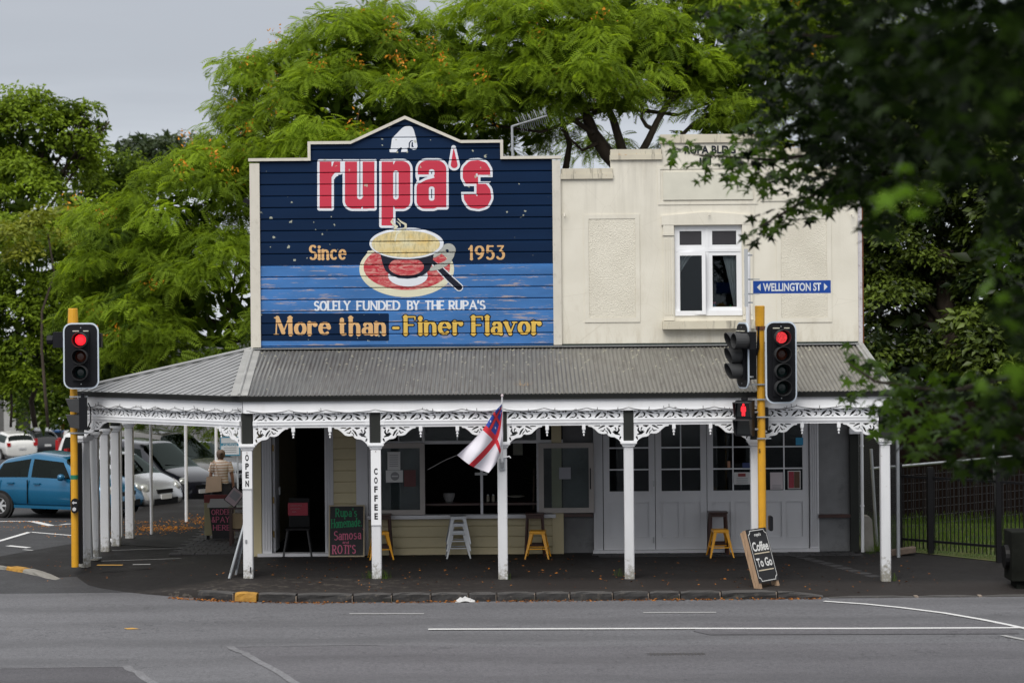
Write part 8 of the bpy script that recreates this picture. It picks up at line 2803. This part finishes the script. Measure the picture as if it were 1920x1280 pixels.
tM = thing('evergreen_hedge', (12, 16, 0), 'undergrowth toned black green for deep shade behind the picket fence', 'hedge')
bM = [blob(1720, 840, 80, 60, 60), blob(1800, 880, 100, 70, 59), blob(1900, 860, 100, 80, 58), blob(1720, 930, 70, 50, 60), blob(1840, 950, 120, 55, 58.5), blob(1660, 850, 40, 90, 61), blob(1990, 900, 90, 130, 58)]
leafy(tM, bM, 6, 22, .20, M['dark'], .0, tvar=.15, inner=.1, spread=.28)  # darkest leaf tone stands in for the deep shade
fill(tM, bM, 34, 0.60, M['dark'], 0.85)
# near-black board screen added to fill the shaded gap behind
df_ = thing('shade_screen', (11, 8.6, 0), 'near black board screen added to fill the deep shade behind the picket fence', 'fence')
for i in range(26):
    x0 = 7.0 + i * .34
    MB().box(x0, 8.6, -.3, x0 + .338, 8.64, 2.6 + rnd.uniform(-.02, .02)).build('screen_board', flat('shade_black_board', (.008, .005, .004), .95, 0, .05), df_)

# --- the star-leaved tree close to the camera, trunk outside the picture
tN = thing('maple_tree', (6.8, -23.0, -.25), 'close out of focus tree with dark star shaped leaves at the top right', 'tree')
def sprays(regs, name, tone0=.4, tv=.36):
    P, Dr, Up, S_, T_ = [], [], [], [], []
    for px, py, rx, ry, D, dj, n, sz, tn in regs:
        for _ in range(int(n * (.68 if sz > .11 else 1))):
            while True:
                a, b = nr.uniform(-1, 1), nr.uniform(-1, 1)
                if a * a + b * b < 1: break
            d_ = D + nr.uniform(-dj, dj)
            P.append(at(px + a * rx, py + b * ry, d_ + CY))
            an = nr.uniform(0, 2 * math.pi)
            Dr.append((math.cos(an), math.sin(an), nr.uniform(-1.0, .05)))
            Up.append((nr.normal(0, .4), nr.normal(0, .4) - .25, 1.0))
            S_.append(sz * nr.uniform(.6, 1.2)); T_.append(np.clip(tn + nr.normal(0, tv), 0, 1) if tn > .36 else abs(nr.normal(tn * .35, .10)))
    return scatter(name, np.array(P), np.array(Dr), np.array(Up), np.array(S_), ST_V, ST_F, M['maple'], np.array(T_), tN)
LS = .135
regs = [  # px, py, rx, ry, D, jitter, n, size, tone (shade and light painted in per region)
 (1575, 250, 75, 70, 19.5, 1.5, 330, LS, .2), (1592, 345, 36, 40, 19.5, 1.2, 110, LS, .25), (1430, 255, 60, 36, 21.5, .8, 90, LS, .45), (1395, 285, 40, 22, 22, .5, 40, LS, .6), (1650, 420, 40, 30, 18, 1, 50, LS, .3),
 (1290, 290, 45, 34, 23, .5, 34, LS, .8), (1345, 315, 55, 34, 23, .5, 60, LS, .75), (1410, 320, 55, 40, 22.5, .6, 80, LS, .65), (1475, 330, 60, 48, 22, .8, 110, LS, .55), (1262, 262, 22, 22, 23, .3, 10, LS, .85),
 (1440, 420, 32, 24, 22, .4, 40, LS, .45), (1490, 395, 45, 26, 22, .4, 60, LS, .45), (1540, 370, 45, 28, 21.5, .5, 70, LS, .42), (1415, 440, 16, 16, 22, .3, 8, LS, .3), (1560, 310, 60, 60, 21, 1, 170, LS, .35),
 (1480, 215, 75, 65, 21, 1.2, 200, LS, .35), (1420, 60, 60, 60, 20, 1.2, 150, LS, .5), (1345, 25, 45, 32, 20, .8, 60, LS, .45), (1470, 130, 70, 80, 20, 1.5, 230, LS, .35), (1560, 60, 110, 90, 18, 2.5, 420, LS, .25), (1590, 190, 90, 90, 18, 2.5, 420, LS, .25),
 (1700, 60, 120, 100, 16, 3, 620, LS, .2), (1690, 200, 110, 100, 16, 3, 560, LS, .2), (1830, 80, 130, 120, 14, 3, 720, LS, .15), (1840, 240, 110, 100, 14, 3, 520, LS, .15), (1640, 330, 60, 55, 19, 2, 150, LS, .3), (1730, 330, 70, 50, 17, 2, 120, LS, .25), (1900, 380, 60, 60, 14, 2, 130, LS, .2),
 (1715, 350, 45, 55, 8.5, .5, 9, .10, 1.0), (1660, 375, 22, 18, 8.3, .3, 3, .10, 1.0), (1880, 480, 45, 70, 17, 1.5, 80, LS, .55), (1850, 440, 24, 28, 18, .8, 18, LS, .75), (1900, 580, 36, 60, 14, 1.5, 60, LS, .3),
 (1610, 690, 38, 30, 22, .7, 30, LS, .75), (1660, 720, 60, 50, 21, 1, 85, LS, .65), (1730, 745, 75, 60, 20, 1.4, 140, LS, .6), (1820, 760, 80, 70, 18, 1.8, 170, LS, .5), (1895, 770, 60, 90, 16, 2, 180, LS, .35), (1660, 790, 34, 30, 21, .8, 30, LS, .6), (1740, 820, 70, 34, 19, 1.2, 90, LS, .45), (1850, 850, 80, 40, 17, 1.5, 120, LS, .3), (1590, 660, 20, 16, 22, .4, 9, LS, .6), (1600, 740, 24, 20, 21.5, .5, 16, LS, .5), (1900, 700, 60, 50, 9, .8, 14, .10, .5), (1860, 560, 40, 60, 9, .6, 5, .11, .4), (1770, 100, 200, 140, 9.5, 1.0, 60, .11, .3),
]
sprays(regs, 'crown')
# unseen crown above and right of the view, added to shade the near leaves
cN = [(np.array((5.0, -23.5, 11.5)), np.array((5.2, 6.0, 3.6))), (np.array((3.0, -27, 13.5)), np.array((4.2, 5.0, 2.6))), (np.array((8.5, -24, 8.5)), np.array((3.0, 5, 4.5))), (np.array((6.2, -30, 11.0)), np.array((3.4, 4, 3.2))), (np.array((4.0, -31, 13.0)), np.array((6.5, 8.0, 2.6))), (np.array((6.5, -39, 11.5)), np.array((6, 6, 3.0)))]
Pn, Nn = clumps(cN, 5.5, inner=.45, back=1.0, merge=.5)
ok = []
for p in Pn:   # keep this part out of the clear side of the view
    D = p[1] - CY
    px, py = 960 + p[0] * FPX / D, 548 - (p[2] - 5) * FPX / D
    ok.append(not (D > 0 and -100 < px < 2000 and -40 < py < 1300) )
Pn, Nn = Pn[np.array(ok)], Nn[np.array(ok)]
k_ = 14
ii = np.repeat(np.arange(len(Pn)), k_); n_ = len(ii)
an = nr.uniform(0, 6.28, n_)
scatter('shading_crown', Pn[ii] + nr.normal(0, .3, (n_, 3)), np.stack([np.cos(an), np.sin(an), nr.uniform(-1, .1, n_)], 1), nrmz(np.array([0, 0, 1.]) + nr.normal(0, .35, (n_, 3))), nr.uniform(.12, .2, n_), ST_V, ST_F, M['maple'], np.clip(nr.normal(.3, .2, n_), 0, 1), tN)
MB().tube([(6.8, -23, -.3), (6.9, -23.1, 3), (6.6, -23.3, 6), (6.0, -23.6, 9.5), (5.4, -23.8, 12)], [.28, .24, .2, .14, .07], 10).build('trunk', M['bark'], tN, True)
m = MB()
for pts, D in (([(2150, 180), (1800, 240), (1600, 280), (1450, 300), (1300, 290)], 22), ([(1620, 290), (1520, 370), (1425, 425)], 21.8), ([(2150, 600), (1950, 690), (1780, 735), (1640, 715), (1590, 680)], 20.5), ([(2150, -50), (1800, 40), (1560, 70), (1420, 60)], 19), ([(1950, 690), (1850, 800), (1750, 830)], 19)):
    P = [at(x, y, D - (x > 1700) * (x - 1700) / 200 + CY) for x, y in pts]
    m.tube(P, [.035 - .028 * i / (len(P) - 1) for i in range(len(P))], 6)
for e in ((2150, 180), (2150, 600), (2150, -50)):
    p = at(e[0], e[1], (22 if e[1] == 180 else 20.5 if e[1] == 600 else 19) - 2.25 + CY)
    m.tube([Vector((6.7, -23.2, max(2.5, p.z - 1.5))), p], [.08, .035], 7)
m.build('branches', M['bark'], tN, True)

# --- grass, weeds, fallen leaves
def tufts(name, P, h0, h1, mat=M['grassblade'], tone0=.5, lean=.5):
    P = np.array(P, float); n = len(P)
    an = nr.uniform(0, 6.28, n)
    hh = nr.uniform(h0, h1, n)
    x = np.stack([np.cos(an), np.sin(an), np.zeros(n)], 1)
    up = nrmz(np.stack([nr.normal(0, .12, n), nr.normal(0, .12, n), np.ones(n)], 1))
    o = scatter(name, P, x, up, hh, GR_V, GR_F, mat, np.clip(nr.normal(tone0, .25, n), 0, 1))
    return o
P = []
for _ in range(15000):
    x, y = nr.uniform(6.9, 13.5), nr.uniform(1.0, 8.6)
    yb = interp(x, [6.6, 7.4, 8.2, 9.2, 11, 14], [3.5, 3.4, 2.75, 1.95, 1.0, .6])
    if y < yb + .0: continue
    P.append((x, y, 0.0))
og = tufts('long_grass', P, .08, .30); tag(og, 'long bright green grass growing behind the black picket fence', 'grass', kind='stuff')
P = []
for _ in range(2600):
    x = nr.uniform(6.7, 11); yb = interp(x, [6.6, 7.4, 8.2, 9.2, 11, 14], [3.5, 3.4, 2.75, 1.95, 1.0, .6])
    P.append((x, yb + nr.uniform(-.14, .2), fz(x, yb) + .01))
og = tufts('grass_edge', P, .03, .10, tone0=.4); tag(og, 'short ragged grass along the back edge of the footpath', 'grass', kind='stuff')
P = []
for cx_, cy_, r_, n_ in ((6.78, 3.1, .12, 90), (6.95, 3.3, .15, 120), (PXS[5] + .13, -.02, .08, 45), (PXS[1] - .12, -.03, .09, 80), (PXS[1] + .14, -.06, .09, 80), (4.28, -.1, .1, 60), (PXS[3] - .18, .25, .12, 40), (PXS[2] + .1, -.12, .05, 12)):
    for _ in range(n_): 
        x, y = cx_ + nr.normal(0, r_ * .5), cy_ + nr.normal(0, r_ * .5); P.append((x, y, fz(x, y)))
og = tufts('footpath_weeds', P, .03, .16, tone0=.55); tag(og, 'small green weeds sprouting round the feet of the verandah posts', 'weeds', kind='stuff')
P = []
for _ in range(420):
    x = nr.uniform(-3.8, 5.2)
    if math.sin(x * 2.3) + math.sin(x * 5.1 + 1) < .6: continue
    P.append((x, -1.62 + nr.normal(0, .02), -.24))
og = tufts('gutter_weeds', P, .03, .08, tone0=.7); tag(og, 'tiny green weeds growing in the gutter along the kerb', 'weeds', kind='stuff')
def litter_leaves(name, P, s0, s1, label, mat=M['deadleaf'], tone=.5):
    P = np.array(P, float); n = len(P); an = nr.uniform(0, 6.28, n)
    o = scatter(name, P, np.stack([np.cos(an), np.sin(an), nr.normal(0, .25, n)], 1), nrmz(np.stack([nr.normal(0, .35, n), nr.normal(0, .35, n), np.ones(n)], 1)), nr.uniform(s0, s1, n), LF_V, LF_F, mat, np.clip(nr.normal(tone, .3, n), 0, 1))
    return tag(o, label, 'leaves', kind='stuff')
P = []
for _ in range(1100):
    s_ = nr.uniform(0, 11.4)
    a = kpath(min(s_, 11.3))
    if a is None: continue
    w = .5 + .5 * math.sin(s_ * 3.1 + math.sin(s_ * 7))
    if nr.random() > .35 + .65 * w + (.3 if a[0] < -3 else 0): continue
    nx, ny = math.sin(a[2]), -math.cos(a[2])
    if ny > 0: nx, ny = -nx, -ny
    o_ = .12 + abs(nr.normal(0, .06))
    P.append((a[0] + nx * o_, a[1] + ny * o_, -.238 + nr.uniform(0, .012) * (o_ < .18)))
litter_leaves('gutter_leaves', P, .035, .085, 'drift of dry orange brown leaves lying in the gutter under the kerb')
P = []
for _ in range(330):
    x, y = nr.uniform(-4.6, 7.5), nr.uniform(-1.3, 3.2)
    P.append((x, y, fz(x, y) + .01))
for _ in range(60):
    x, y = nr.uniform(-9, -3), nr.uniform(-.5, 3)
    P.append((x, y, fz(x, y) + .01 if x > -5 else .02))
litter_leaves('scattered_leaves', P, .03, .075, 'scattered dry leaves on the dark footpath')
P = []
for cx_, cy_, rx_, ry_, n_ in ((-7.5, 8.8, .9, .7, 420), (-6.7, 10.6, .7, 1.2, 380), (-9.0, 10.2, 3.0, .35, 260), (-8.2, 7.6, 1.2, .5, 90), (-12, 12.2, 3.0, .3, 200), (-9.2, 9.0, 2.5, 1.5, 60)):
    for _ in range(n_):
        x, y = cx_ + nr.normal(0, rx_ * .5), cy_ + nr.normal(0, ry_ * .5); P.append((x, y, max(rz(x, y), .004 if x > -8.75 and y > 6 else -9) + .012))
litter_leaves('fallen_blossom', P, .03, .07, 'orange fallen blossom scattered over the car park around the posts', M['flower'], .3)
P = []
for _ in range(700):   # pale scuffs of grit on the ramp and by the kerb
    x, y = nr.uniform(-7.6, -1.5), nr.uniform(-1.2, .4)
    P.append((x, y, fz(x, y) + .006))
